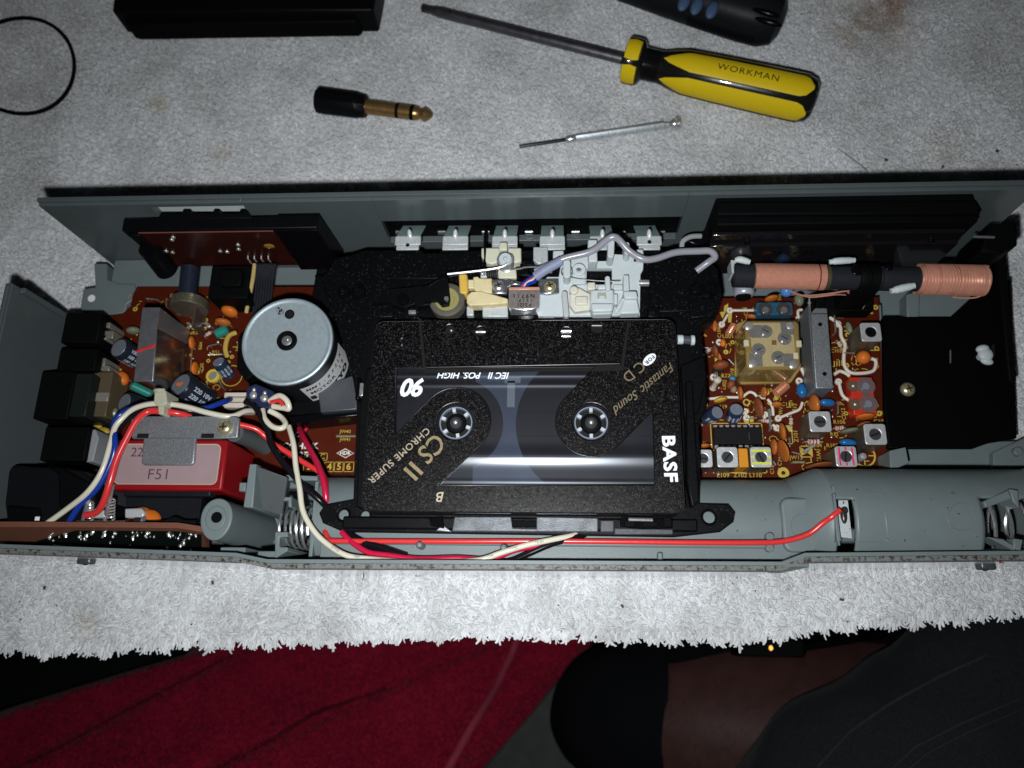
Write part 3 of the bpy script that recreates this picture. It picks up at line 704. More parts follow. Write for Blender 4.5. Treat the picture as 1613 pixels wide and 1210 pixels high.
for (px, py, wx, wy, sx, sy) in ((1206, 522, -16, 0, 0, 0), (1236, 533, 4, -16, 0, 0), (1195, 551, -4, 16, 0, 0), (1226, 563, 18, 4, 0, 0)):
    m = MB(); m.vc(px, py, zt_ + .25, zt_ + .6, 2.35, n=26); pt = obj('trimmer_rotor', m, pl, vc)
    q = P(px, py, zt_ + 1); m = MB()
    a, b = P(px + wx - 11, py + wy - 10, zt_ + .5), P(px + wx + 11, py + wy + 10, zt_ + .5); m.bx(a.x, b.x, b.y, a.y, zt_ + .25, zt_ + .48); obj('trimmer_plate', m, pl, vc, .1)
    m = MB(); m.lathe((q.x, q.y, zt_ + .6), (0, 0, 1), [(1.45, 0), (1.45, .6), (1.2, .85), (.05, .87)], 22); s_ = obj('trimmer_screw', m, STEEL, vc)
    m = MB(); m.box((q.x, q.y, zt_ + 1.5), (1.9, .3, .1), R(rnd.choice((-30, 30, 20)))); obj('screw_slot', m, PRK, vc)
for px, py in ((1180, 513), (1245, 513), (1186, 572), (1250, 574)):
    m = MB(); q = P(px, py, zt_ + .6); m.lathe((q.x, q.y, zt_ + .2), (0, 0, 1), [(1.5, 0), (1.5, .2), (1.0, .45), (.05, .5)], 18); obj('rivet', m, SOLD, vc)
for px, py in ((1176, 540), (1259, 541), (1254, 560)):
    m = MB(); m.rect(px - 4, py - 5, px + 4, py + 5, zt_ - 1, zt_ + .7); obj('terminal_tab', m, mat('cream_tab', (.55, .48, .33), .4), vc, .2)
m = MB(); m.rect(1216, 536, 1223, 543, zt_ + .2, zt_ + .5); obj('centre_hole', m, mat('hole_brown', (.15, .09, .03), .4), vc)
# long screening bracket
zb = ZP + 13
m = MB(); m.prx([(1277, 494), (1304, 494), (1313, 612), (1285, 612)], ZP + 2, zb); m.prx([(1284, 485), (1303, 485), (1304, 495), (1277, 495)], ZP + 2, zb - 2.5)
m.prx([(1273, 480), (1276, 480), (1286, 612), (1283, 612)], ZP, zb - 1); br = obj('screening_bracket', m, ZINC, board, .35)
for px, py in ((1292, 511), (1299, 589)):
    m = MB(); m.vc(px, py, zb - .2, zb + .03, .75, n=16); obj('screw_hole', m, BLKM, br)
m = MB(); m.tpx([(1275, 468, ZP + 13), (1275, 480, ZP + 12), (1277, 500, ZP + 9)], .3, 6); m.ell(P(1275, 477, ZP + 12), (.6, .7, .5)); obj('solder_tag', m, SOLD, br)
# red double trimmer
a, b = P(1338, 594, ZP + 5), P(1382, 654, ZP + 5)
m = MB(); m.bx(a.x, b.x, b.y, a.y, ZP, ZP + 5); rt = obj('trimmer_capacitor', m, mat('red_trimmer', (.52, .03, .012), .35, var=.1, coat=.2), board, .4, label='red double trimmer with grey rotors')
for px, py in ((1364, 608), (1368, 636)):
    m = MB(); m.vc(px, py, ZP + 5, ZP + 5.5, 3.2, n=26); obj('rotor', m, mat('mauve_rotor', (.14, .09, .09), .3, coat=.3), rt)
    m = MB(); m.vc(px, py, ZP + 5.5, ZP + 6.4, 1.3, n=18); obj('rotor_screw', m, CTOP, rt)
for px, py in ((1344, 608), (1347, 637)):
    m = MB(); m.vc(px, py, ZP + 5, ZP + 5.4, 2.1, n=20); obj('washer', m, mat('brown_washer', (.12, .07, .04), .4), rt)
    m = MB(); m.ell(P(px, py, ZP + 5.6), (.7, .7, .6)); obj('rivet', m, SOLD, rt)
m = MB(); q = P(1361, 718, ZP + 5); m.lathe((q.x, q.y, ZP), (0, 0, 1), [(1.35, 0), (1.35, 3.6), (1.1, 4.6), (.5, 5), (.05, 5.1)], 18); obj('board_peg', m, mat('grey_peg', (.26, .27, .27), .4), board)
m = MB(); m.prx([(1270, 468), (1290, 462), (1376, 462), (1376, 490), (1272, 490)], ZP, ZP + 7); m.prx([(1285, 470), (1300, 466), (1300, 486), (1285, 486)], ZP, ZP + 9); m.prx([(1340, 470), (1372, 470), (1372, 484), (1340, 484)], ZP, ZP + 8.5)
obj('band_switch', m, BLKM, board, .4)

# ---- yellow and white printing on the board
sk = MB(); zs = ZP + .04
def st(t, x, y, s=2.2, d=0, **k): text(sk, t, x, y, zs, s * .95, d, bold=.0, **k)
for t, x, y in (('11', 1101, 749), ('L109', 1139, 749), ('Z102', 1166, 749), ('L110', 1190, 749)): st(t, x, y, 2.3)
for t, x, y, s, d in (('C110', 1240, 637, 2.0, 0), ('Z101', 1254, 687, 2.2, 90), ('JW13', 1254, 721, 2.1, 0), ('JW12', 1289, 718, 2.2, -90), ('C17', 1229, 727, 2.0, 75), ('R106', 1322, 665, 2.1, 0), ('R105', 1311, 702, 2.1, 0), ('104', 1288, 702, 2.0, 0), ('C10', 1384, 664, 2.1, 0),
                      ('C012', 1329, 652, 2.1, 90), ('C12', 1288, 750, 2.1, 0), ('10', 1212, 615, 2.0, 0), ('C119', 1136, 641, 2.0, 0), ('L001', 1147, 530, 2.3, 0), ('C104', 1133, 524, 2.0, 90), ('R22', 1143, 592, 2.1, 0), ('L002', 1141, 606, 2.0, 80), ('D18', 1153, 587, 1.9, 80), ('C01', 1105, 545, 2.1, 90), ('JW1', 1230, 648, 2.0, 80),
                      ('C103', 1317, 553, 2.0, 0), ('JF', 1324, 635, 2.1, 90), ('C115', 1381, 572, 2.0, 90), ('C14', 1175, 491, 2.0, 90), ('R13', 1252, 642, 2.0, 80), ('C101', 1228, 471, 2.0, 90), ('L10', 1262, 548, 2.0, 90), ('C121', 1216, 738, 1.9, 90), ('R12', 1314, 684, 1.9, 0)): st(t, x, y, s, d)
def frame_px(x0, y0, x1, y1, wd=.32):
    a, b = P(x0, y0, zs), P(x1, y1, zs)
    for p0, p1 in (((a.x, a.y), (b.x, a.y)), ((b.x, a.y), (b.x, b.y)), ((b.x, b.y), (a.x, b.y)), ((a.x, b.y), (a.x, a.y))):
        sk.box(((p0[0] + p1[0]) / 2, (p0[1] + p1[1]) / 2, zs), (abs(p1[0] - p0[0]) + wd, abs(p1[1] - p0[1]) + wd, .02))
def ringp(x, y, ro, ri): sk.ring(x, y, zs - .02, zs + .02, ro, ri, 28)
def padp(pts): sk.prx(pts, zs - .02, zs + .02)
frame_px(1119, 667, 1203, 710); frame_px(1236, 671, 1249, 699); frame_px(1264, 655, 1296, 691); frame_px(1125, 728, 1208, 745); frame_px(1260, 703, 1280, 720); frame_px(1318, 493, 1376, 494)
padp([(1238, 671), (1248, 671), (1248, 680), (1243, 680)]); padp([(1262, 705), (1272, 713), (1262, 718)]); padp([(1279, 706), (1279, 719), (1272, 713)]); padp([(1141, 482), (1147, 478), (1147, 490), (1140, 490)]); padp([(1134, 492), (1144, 490), (1138, 502)]); padp([(1147, 494), (1153, 494), (1152, 508), (1147, 508)])
padp([(1104, 530), (1110, 526), (1114, 530)]); padp([(1182, 656), (1187, 656), (1187, 665), (1181, 665)]); padp([(1220, 622), (1226, 622), (1226, 630), (1220, 630)]); padp([(1195, 622), (1199, 622), (1199, 631), (1195, 631)]); padp([(1126, 564), (1130, 564), (1130, 570), (1126, 570)]); padp([(1133, 591), (1140, 594), (1133, 597)])
ringp(1361, 718, 4.0, 3.4); ringp(1234, 745, 2.0, .7); ringp(1176, 634, 1.3, .8); ringp(1334, 541, 1.6, 1.2); ringp(1381, 549, .9, .4); ringp(1370, 749, .8, .5)
for a_ in (0, 90, 180, 270):
    q = P(1361, 718, zs); sk.box((q.x + 2.4 * math.cos(R(a_)), q.y + 2.4 * math.sin(R(a_)), zs), (1.8, .4, .02), R(a_))
for (x, y, rx, ry, g) in ((1285, 736, 22, 8, 8), (1183, 641, 5, 9, 6), (1147, 549, 4, 8, 4), (1345, 568, 4, 7, 4), (1352, 569, 4, 7, 4), (1314, 544, 9, 4, 6), (1272, 640, 5, 8, 6), (1324, 685, 9, 5, 6), (1357, 584, 11, 3, 4), (1327, 750, 16, 2, 6), (1264, 527, 3, 10, 6), (1266, 560, 3, 11, 6)):
    for i in range(g):                                # broken outline ovals
        pts = [P(x + rx * math.cos(R(360 / g * i + j * 250 / g / 4)), y + ry * math.sin(R(360 / g * i + j * 250 / g / 4)), zs) for j in range(5)]
        sk.tube(pts, .17, 4, 0)
for (x0, y0, x1, y1) in ((1326, 568, 1326, 576), (1322, 568, 1322, 577), (1318, 569, 1318, 577), (1314, 569, 1314, 577), (1341, 532, 1346, 532), (1330, 521, 1335, 523), (1270, 700, 1270, 703), (1348, 552, 1356, 552), (1366, 552, 1385, 552), (1107, 697, 1112, 697), (1311, 493, 1345, 493)):
    sk.tube([P(x0, y0, zs), P(x1, y1, zs)], .24, 4, 0)

for p0, p1 in (((1104, 548), (1116, 548)), ((1110, 600), (1110, 616)), ((1148, 566), (1156, 574)), ((1244, 690), (1244, 704)), ((1300, 652), (1312, 645)), ((1330, 556), (1346, 556)), ((1214, 722), (1222, 732)), ((1352, 690), (1362, 700)), ((1112, 655), (1116, 668)), ((1268, 560), (1268, 574)), ((1178, 660), (1192, 658)), ((1248, 712), (1262, 716)), ((310, 620), (325, 628)), ((330, 545), (345, 541)), ((318, 508), (332, 514)), ((262, 470), (262, 484)), ((345, 600), (352, 612)), ((230, 470), (248, 472))):
    wirej(p0, p1, .24, rnd.uniform(.8, 2.2))
for p0, p1 in (((1108, 560), (1120, 548)), ((1246, 655), (1246, 672)), ((1318, 536), (1326, 548)), ((322, 530), (334, 522)), ((316, 600), (322, 616)), ((1196, 662), (1214, 664))):
    resistor(p0, p1, mat('pale_resistor', (.55, .47, .40), .4), (BRN, REDD, ORG), r=.75)

# ---- left-hand field: audio section
disc(361, 492, 28, 17, -15, ORB, 4); disc(352, 507, 26, 13, -8, ORG, 4.5)
m = MB(); a = P(344, 527, ZP + 3); m.lathe((a.x - 1, a.y, ZP + 3), (1, .5, 0), [(1.5, 0), (2.0, .4), (2.0, 4.4), (1.5, 5)], 16); obj('film_capacitor', m, TEAL, board, label='teal capacitor lying beside the motor')
disc(301, 540, 22, 9, 95, ORB, 4); disc(306, 580, 22, 9, 88, ORB, 4)
elcap(344, 570, 2.6, 8.0, (-.22, .45), SLVB, '10V100', ztop=ZP + 7.5, label='blue capacitor printed in pale type by the motor')
elcap(284, 606, 5.1, 13, (-.45, .30), SLV, '220 10V', ztop=ZP + 14, label='large black capacitor leaning over the board')
m = MB(); q = P(285, 607, ZP + 14.3); m.box((q.x, q.y, q.z + .1), (3.4, 1.2, .06), R(-20)); m.box((q.x + .3, q.y, q.z + .15), (1.6, 2.2, .05), R(15))
obj('paint_mark', m, ORG, board)
elcap(187, 548, 4.0, 11, (-.30, .12), SLV, '100 16V', ztop=ZP + 12); elcap(196, 634, 3.9, 11, (-.5, .1), SLV, '47 16V', ztop=ZP + 12, label='black capacitor beside the white cable')
disc(210, 520, 22, 13, 5, GRND, 4, 'film_capacitor'); disc(138, 546, 34, 11, -8, ORG, 4); disc(193, 597, 20, 26, 30, ORB, 4); 
m = MB(); a, b = P(206, 606, ZP + 8), P(240, 622, ZP + 4); m.lathe(a, b - a, [(1.0, 0), (1.7, .7), (1.7, (b - a).length - .7), (1.0, (b - a).length)], 16); obj('film_capacitor', m, TEAL, board, label='teal capacitor lying behind the white cable clip')
blob(262, 497, 16, 8, -40, TEAL, 4)
# heat sink: bent aluminium
zh = ZP + 24
m = MB(); m.prx([(224, 484), (249, 484), (241, 601), (210, 601)], zh - 1.2, zh); a, b = P(249, 484, zh), P(241, 601, zh)
m.bx(min(a.x, b.x) - .6, min(a.x, b.x) + .7, b.y, a.y, ZP + 1, zh - .05)
hs = obj('heat_sink', m, ALU, board, .25)
m = MB(); q = P(247, 500, zh); a = P(249, 484, zh); b = P(241, 601, zh)
m.add([(a.x, a.y, zh - .6), (b.x, b.y, zh - .6), (b.x + .2, b.y, ZP), (a.x + .2, a.y, ZP)], [(3, 2, 1, 0)]); obj('heat_sink_web', m, mat('brushed_dark_aluminium', (.34, .30, .29), .22, .95, var=.25, vs=120), hs)
m = MB(); a, b = P(215, 554, zh + .04), P(242, 545, zh + .04); d = (b - a); m.tube([a, a + d * .5 + Vector((0, .2, 0)), b - d * .12 + Vector((0, -.2, 0)), b + Vector((.3, .9, 0))], .42, 5, 3); obj('paint_mark', m, mat('red_marker', (.60, .02, .02), .5), hs)
# volume control
q = P(292, 488, ZP + 9); m = MB(); m.lathe((q.x, q.y + 5, ZP + 6), (0, -1, 0.12), [(6.5, 0), (7.0, .4), (7.0, 3.6), (6.6, 4)], 30); po = obj('volume_control', m, mat('potentiometer_metal', (.30, .27, .2), .32, .8, var=.3), board)
m = MB(); m.cyl((q.x, q.y + 5, ZP + 9), (q.x, q.y + 17, ZP + 10), 3.4, n=20); obj('shaft', m, mat('navy_shaft', (.012, .016, .03), .4), po)
m = MB()
for i in range(4): m.box((q.x - 5 + i * 3.6, q.y - 3, ZP + 1.5), (1.1, .5, 3)); m.ell((q.x - 5 + i * 3.6, q.y - 3.4, ZP + .6), (1, .8, .6), nu=10, nv=6)
obj('terminals', m, SOLD, po)
m = MB(); a = P(322, 500, ZP + 4); m.bx(a.x - 2, a.x - 1.2, a.y - 6, a.y + 5, ZP, ZP + 9); obj('mounting_plate', m, mat('smoky_plate', (.12, .09, .07), .3, .5), po)
# ring, trimmer and little wires
m = MB(); m.ring(335, 592, ZP + .1, ZP + 1.5, 2.6, 1.6); rg = obj('grommet', m, mat('yellow_grommet', (.55, .42, .06), .4), board); m = MB(); m.vc(335, 592, ZP, ZP + 2, 1.4, n=16); obj('grommet_pin', m, SOLD, rg)
m = MB(); m.tpx([(372, 524, ZP + 8), (360, 530, ZP + 9), (355, 548, ZP + 9), (358, 562, ZP + 7)], .9, 8); obj('wire_loop', m, mat('mustard_insulation', (.45, .30, .06), .4), board)
wirej((328, 559), (350, 558), .4, 1.0, mat('tarnished_wire', (.55, .55, .33), .35, .8)); wirej((304, 530), (299, 600), .2, .6, mat('tarnished_wire', (.55, .55, .33), .35, .8)); wirej((530, 687), (560, 687), .45, .8, mat('tarnished_wire', (.55, .55, .33), .35, .8))
wirej((480, 716), (492, 715), .4, .8, mat('tarnished_wire', (.55, .55, .33), .35, .8))
# white plug connector near the motor
m = MB(); m.rect(354, 620, 386, 643, ZP, ZP + 8); cn = obj('plug_connector', m, mat('ivory_connector', (.50, .44, .36), .45), board, .4)
m = MB(); m.rect(355, 618, 392, 624, ZP, ZP + 11); m.rect(353, 634, 384, 642, ZP, ZP + 11); m.rect(352, 618, 357, 640, ZP, ZP + 10.5); obj('connector_rail', m, mat('ivory_connector_rail', (.58, .52, .45), .4), cn, .3)
# sockets down the left side
def socket(px0, py0, px1, py1, ht, tabs, label=None, tall=0):
    zt2 = ZP + ht; m_ = MB(); a_, b_ = P(px0, py0, zt2), P(px1, py1, zt2); m_.bx(a_.x, b_.x, b_.y, a_.y, ZP, zt2); o = obj('socket', m_, BLKM, board, .5, label=label)
    for (x, y, w2, h2) in tabs:
        t_ = MB(); t_.rect(x - w2 / 2, y - h2 / 2, x + w2 / 2, y + h2 / 2, ZP + 1, ZP + 11); obj('terminal_tab', t_, mat('dull_terminal', (.42, .40, .34), .4, .7), o, .2)
    return o
s1 = socket(104, 493, 152, 540, 15, ((166, 512, 14, 8), (170, 527, 16, 12), (162, 531, 10, 8)))
s2 = socket(95, 549, 148, 584, 15, ((157, 571, 16, 14), (165, 580, 14, 8), (152, 566, 10, 6)))
s3 = socket(66, 585, 105, 660, 18, ((120, 600, 14, 8),))
m = MB(); m.rect(105, 588, 140, 656, ZP, ZP + 17); obj('inner_block', m, mat('dark_green_plastic', (.010, .014, .012), .35), s3, .4)
m = MB(); m.rect(138, 586, 172, 656, ZP + 1, ZP + 12); obj('clear_cover', m, mat('cloudy_cover', (.13, .10, .06), .2, coat=.5, trans=.3), s3, .3)
m = MB(); m.rect(139, 590, 144, 652, ZP + 11, ZP + 13); m.rect(142, 618, 170, 632, ZP + 11.5, ZP + 12.8); m.ell(P(179, 651, ZP + 6), (2.4, 2.2, 2), nu=12, nv=8); obj('spring_contact', m, mat('pale_contact', (.28, .27, .23), .4, .4), s3, .2)
m = MB(); m.ell(P(160, 680, ZP + 3), (3.2, 1.8, 1.2), nu=10, nv=6); m.ell(P(153, 673, ZP + 3), (2, 1.4, 1), nu=10, nv=6); obj('flux_blob', m, mat('yellow_flux', (.40, .28, .03), .3, coat=.4), board)
s4 = socket(72, 672, 132, 726, 17, ())
m = MB(); m.prx([(132, 678), (150, 676), (155, 690), (146, 727), (134, 728)], ZP + 2, ZP + 15); obj('white_insert', m, mat('grey_white_plastic', (.24, .255, .27), .5), s4, .4)
resistor((158, 680), (172, 715), mat('pale_resistor', (.55, .47, .40), .4), (ORG, REDD))
# white legend near the cassette
sw = MB()
for t, x, y, s in (('JCOHDK', 470, 703, 3.0), ('LX 425', 462, 717, 3.0)): text(sw, t, x, y, zs, s, 0, bold=.04, spacing=1.1, sx=1.15)
text(sw, 'HDK', 544, 714, zs, 1.9, 0, bold=.03)
dd = [(531, 714), (544, 707), (557, 714), (544, 721)]; sw.tube([P(x, y, zs) for x, y in dd], .22, 4, 0, closed=True)
for t, x in (('2', 487), ('3', 503), ('4', 519), ('5', 534), ('6', 549)): text(sk, t, x, 735.5, zs, 3.4, 0, bold=.02); frame_px(x - 8, 728, x + 7.4, 743, .2)
text(sk, 'C', 508, 719.5, zs, 2.6, 0); frame_px(500, 714, 515, 725, .22); text(sw, 'C', 468, 685, zs, 2.6, 0)
text(sk, 'JW40', 544, 680, zs, 1.8, 0); text(sk, 'JW41', 544, 692.5, zs, 1.8, 0)
for t, x, y, d in (('C04', 316, 545, 90), ('C05', 318, 578, 90), ('R51', 340, 555, 0), ('JW11', 376, 545, 80), ('C21', 345, 508, 20), ('VR2', 305, 525, 10), ('L 20', 322, 470, 0), ('C2', 180, 578, 0)): text(sk, t, x, y, zs, 1.9, d)
for x, y in ((311, 545), (314, 582)):
    for dx in (-1.5, 1.5):
        q = P(x, y, zs); sk.tube([(q.x + dx * (1 - .0) * .5 + dx * .5 * math.cos(R(a_)), q.y + 1.4 * math.sin(R(a_)), zs) for a_ in range(-80, 81, 20)], .14, 4, 0)
ringp(188, 518, 1.2, .7); ringp(184, 588, 2.2, 1.3); ringp(178, 593, 2.6, 2.1); ringp(365, 592, 4.2, 3.9)
for i in range(6): ringp(278 + i * 9, 517, .7, .35)
r5 = random.Random(11)                                # small outline strokes, pads and land rings all over the fields
for i in range(230):
    if i < 150: x, y = r5.uniform(1098, 1385), r5.uniform(478, 748)
    else: x, y = r5.uniform(200, 375), r5.uniform(462, 640)
    if 1116 < x < 1206 and 664 < y < 712 or y > 722 and x < 1275: continue
    k = r5.random(); q = P(x, y, zs)
    if k < .55:
        a_ = r5.choice((0, 90)); sk.box((q.x, q.y, zs), (r5.uniform(.8, 2.6), r5.uniform(.18, .4), .02), R(a_))
    elif k < .8: ringp(x, y, r5.uniform(.6, 1.1), .35)
    else: sk.tube([(q.x + 1.3 * math.cos(R(t)), q.y + 1.0 * math.sin(R(t)), zs) for t in range(r5.choice((-80, 100)), r5.choice((-80, 100)) + 150, 25)], .13, 4, 0)
sj = MB()
for i in range(110):
    x, y = (r5.uniform(1098, 1385), r5.uniform(478, 748)) if i < 80 else (r5.uniform(215, 375), r5.uniform(470, 640))
    q = P(x, y, zs); sj.ell((q.x, q.y, ZP), (r5.uniform(.25, .55), r5.uniform(.25, .55), .4), nu=8, nv=5)
obj('solder_specks', sj, SOLD, board, kind='stuff')
obj('yellow_legend', sk, SILK, board, 0, 0, kind='stuff'); obj('white_legend', sw, SILKW, board, 0, 0, kind='stuff')

# ================================================================== tape deck: chassis, head bridge, keys
deck = thing('tape_deck', 'black tape deck chassis with white nylon levers and silver tape head under the cassette', 'tape deck', (-5, 20, 20))
CZ = 40.0
lp = [(552, 402), (575, 394), (664, 394), (668, 400), (690, 400), (694, 394), (1072, 394), (1110, 398), (1132, 425), (1137, 470), (1128, 500), (1104, 512), (1108, 560), (1112, 600), (1102, 640), (1103, 792), (1148, 793), (1159, 806), (1156, 822), (1135, 838), (1062, 846), (540, 838), (508, 824), (502, 808), (512, 794), (556, 786), (562, 640), (556, 600), (545, 560), (520, 480), (505, 440), (530, 405)]
holes = [circ(541, 811, CZ, 2.0), circ(575, 812, CZ, 1.6), circ(1117, 815, CZ, 2.2)]
holes = [h[::-1] for h in holes]
obj('chassis', plate([pp(lp, CZ)] + holes, 30, CZ, .5), CHAS, deck)
m = MB(); m.prx([(565, 585), (586, 505), (1068, 500), (1086, 520), (1092, 800), (560, 800)], 26, CZ + .6); obj('cassette_well', m, BLKM, deck)
# frame strips that hold the cassette at its sides and front
CR = []
CR.append(MB()); CR[-1].prx([(578, 580), (586, 580), (573, 800), (561, 800), (566, 640)], CZ, 45); CR.append(MB()); CR[-1].prx([(1080, 600), (1091, 600), (1102, 790), (1090, 800), (1082, 760)], CZ, 44.5)
CR.append(MB()); CR[-1].prx([(1072, 575), (1110, 560), (1113, 600), (1100, 650), (1078, 660)], CZ, 43); CR.append(MB()); CR[-1].prx([(1085, 585), (1112, 582), (1114, 640), (1100, 668), (1084, 660)], CZ, 42)
for m in CR: obj('side_rail', m, BLK, deck, .5)
m = MB(); q = P(575, 610, 44); m.rect(566, 603, 572, 624, 40, 45.3); obj('leaf_spring', m, STEEL, deck, .2)
m = MB(); m.rect(560, 596, 567, 630, 36, 44); obj('latch', m, BLKG, deck, .5)
fb = MB(); a, b = P(540, 813, 41), P(1100, 838, 41); fb.bx(a.x, b.x, b.y, a.y, 33, 41); obj('front_bar', fb, BLK, deck, .6)
for pts, z_, mt, nm in (([(676, 816), (697, 813), (700, 833), (678, 828)], 42.2, BLKG, 'catch'), ([(697, 826), (712, 838), (686, 836)], 41.6, ZINC, 'catch_plate'), ([(716, 814), (805, 814), (808, 832), (845, 833), (845, 814), (942, 816), (942, 838), (712, 837)], 41.9, mat('clear_bar', (.13, .14, .155), .28, .3, var=.3, vs=300, bump=.15), 'sliding_bar'),
                        ([(946, 820), (967, 820), (967, 838), (946, 838)], 42.0, mat('smoky_bar', (.09, .095, .105), .3, .2, var=.3), 'catch_plate'), ([(977, 815), (1060, 816), (1060, 832), (1010, 834), (977, 830)], 41.9, BLKG, 'catch'), ([(968, 832), (1060, 834), (1060, 842), (968, 842)], 41.6, mat('smoky_bar', (.09, .095, .105), .3, .2, var=.3), 'sliding_bar')):
    m = MB(); m.prx(pts, 38, z_); obj(nm, m, mt, deck, .3)
CR = []
CR.append(MB()); CR[-1].rect(806, 820, 845, 830, 41, 42.3); CR.append(MB()); CR[-1].rect(984, 820, 1000, 830, 41, 42.6); CR.append(MB()); CR[-1].rect(1012, 822, 1036, 830, 41, 42.4); CR.append(MB()); CR[-1].rect(1046, 816, 1058, 830, 41, 42.4);
for m in CR: obj('notch_cover', m, BLKM, deck, .2)
m = MB(); m.tpx([(990, 818, 42.6), (1028, 819, 42.6)], .6, 8); obj('pivot_pin', m, STEEL, deck)
for px, py, r in ((541, 811, 2.3), (1117, 815, 2.6), (575, 812, 2.0), (1086, 776, 1.6), (728, 816, 1.2)):
    m = MB(); m.ring(px, py, CZ - 3, CZ + .35, r, r * .72, 24); obj('screw_sleeve', m, BLKG, deck)
for px, py in ((546, 814), (1120, 818)):
    m = MB(); m.ell(P(px, py, 33.5), (1.3, 1.1, .8)); obj('guide_ball', m, STEEL, deck)
for px, py in ((521, 812), (1142, 816)):
    m = MB(); m.vc(px, py, CZ - 1, CZ + .06, 2.0, n=20); obj('blind_boss', m, BLKM, deck)
# raised details of the black chassis behind the cassette
CR = []
CR.append(MB()); CR[-1].prx([(575, 398), (700, 398), (758, 400), (758, 425), (700, 440), (600, 440), (575, 425)], CZ, CZ + 1.2); CR.append(MB()); CR[-1].prx([(1030, 410), (1108, 405), (1122, 440), (1118, 490), (1040, 492), (1022, 470), (1022, 440)], CZ, CZ + .9)
CR.append(MB()); CR[-1].prx([(1020, 484), (1040, 483), (1040, 500), (1020, 500)], CZ, CZ + 2.0); CR.append(MB()); CR[-1].prx([(1085, 472), (1126, 468), (1126, 498), (1088, 502)], CZ, CZ + 1.8)
CR.append(MB()); CR[-1].prx([(820, 408), (840, 408), (842, 417), (832, 418), (832, 428), (842, 430), (840, 436), (816, 434), (818, 426), (824, 424), (824, 416), (818, 416)], CZ, CZ + 3.5)
CR.append(MB()); CR[-1].rect(586, 478, 620, 500, CZ, CZ + 1.5); CR.append(MB()); CR[-1].rect(520, 430, 552, 500, CZ - 6, CZ - 1)
for m in CR: obj('chassis_ridge', m, CHAS, deck, .5)
for px, py, r in ((634, 470, 2.0), (540, 459, 1.5), (563, 459, 2.0), (1097, 455, 1.8), (1120, 454, 1.8)):
    m = MB(); m.ring(px, py, CZ, CZ + 1.6, r + .7, r, 24); obj('boss', m, BLKG, deck)
# pinch roller on its arm
q = P(704, 472, 46)
m = MB(); m.lathe((q.x, q.y, 0), (0, 0, 1), [(5.6, 41), (6.1, 41.4), (6.1, 46), (5.7, 46.3), (4.2, 46.3)], 40, cap=False); rl = obj('pinch_roller', m, mat('grey_brown_rubber', (.085, .075, .06), .55, var=.25, vs=500), deck)
m = MB(); m.lathe((q.x, q.y, 0), (0, 0, 1), [(4.2, 46.3), (4.1, 46.1), (2.6, 46.0), (2.5, 46.35), (.1, 46.35)], 36, cap=False); obj('roller_hub', m, mat('olive_hub', (.26, .24, .09), .4), rl)
m = MB(); m.prx([(668, 458), (678, 446), (705, 436), (709, 470), (707, 480), (696, 482), (688, 474), (668, 474)], 46.4, 48.2); m.prx([(650, 470), (668, 452), (700, 433), (706, 436), (678, 480), (655, 483)], 42, 46.4); m.prx([(616, 455), (650, 452), (676, 448), (676, 470), (640, 484), (616, 480)], 41, 44)
m.tpx([(675, 452, 48.2), (688, 443, 48.6), (702, 439, 48.3)], .35, 6); arm = obj('roller_arm', m, BLK, deck, .4)
m = MB(); m.vc(703, 470, 47, 49.2, .75, n=16); obj('axle', m, STEEL, arm)
m = MB(); q = P(634, 471, 45); m.lathe((q.x, q.y, 41), (0, 0, 1), [(3.2, 0), (3.1, 2.2), (2.1, 2.4), (2.0, 4.2), (1.2, 4.4), (.1, 4.4)], 28); obj('arm_pivot', m, BLKG, deck)
m = MB(); m.rect(654, 466, 662, 476, 43, 44.6); m.rect(643, 488, 655, 494, 41, 42.6); obj('spring_clip', m, ZINC, deck, .2)
# tension rod and torsion spring
m = MB(); m.tpx([(705, 432, 48), (760, 426, 48.2), (789, 421, 48.4), (800, 415, 48.6)], .48, 8); obj('tension_rod', m, STEEL, deck)
q = P(796, 409, 47)
m = MB(); m.helix((q.x, q.y, 42), (q.x, q.y, 47.3), 2.75, 7, .3, 26); m.tpx([(803, 425, 46), (820, 423, 46), (828, 421, 46), (854, 420, 46)], .33, 6); obj('torsion_spring', m, STEEL, deck)
m = MB(); m.lathe((q.x, q.y, 0), (0, 0, 1), [(2.3, 40), (2.3, 47.6), (2.0, 48), (.75, 48), (.7, 46.5), (.05, 46.5)], 24, cap=False); obj('spring_post', m, WHT, deck)
m = MB(); m.prx([(758, 390), (787, 390), (787, 412), (775, 416), (766, 414), (758, 404)], 41, 45); m.prx([(800, 390), (821, 390), (821, 412), (810, 414), (800, 408)], 41, 45); m.rect(786, 381, 799, 394, 42, 46); m.prx([(782, 412), (812, 412), (814, 438), (785, 438)], 41, 43.2)
obj('nylon_slider', m, mat('off_white_nylon', (.56, .56, .44), .4, var=.08, sss=.1), deck, .5)
m = MB(); m.tpx([(766, 361, 44), (764, 375, 45), (764, 418, 44.5)], .5, 7); obj('link_rod', m, BLKG, deck)
m = MB(); a, b = P(757, 431, 43.8), P(785, 431, 43.8); m.helix(a, b, 1.6, 9, .26, 16); obj('coil_spring', m, mat('dark_spring', (.2, .2, .21), .3, .9), deck)
m = MB(); m.rect(757, 427, 767, 437, 42, 45); obj('spring_cap', m, WHT, deck, .3)
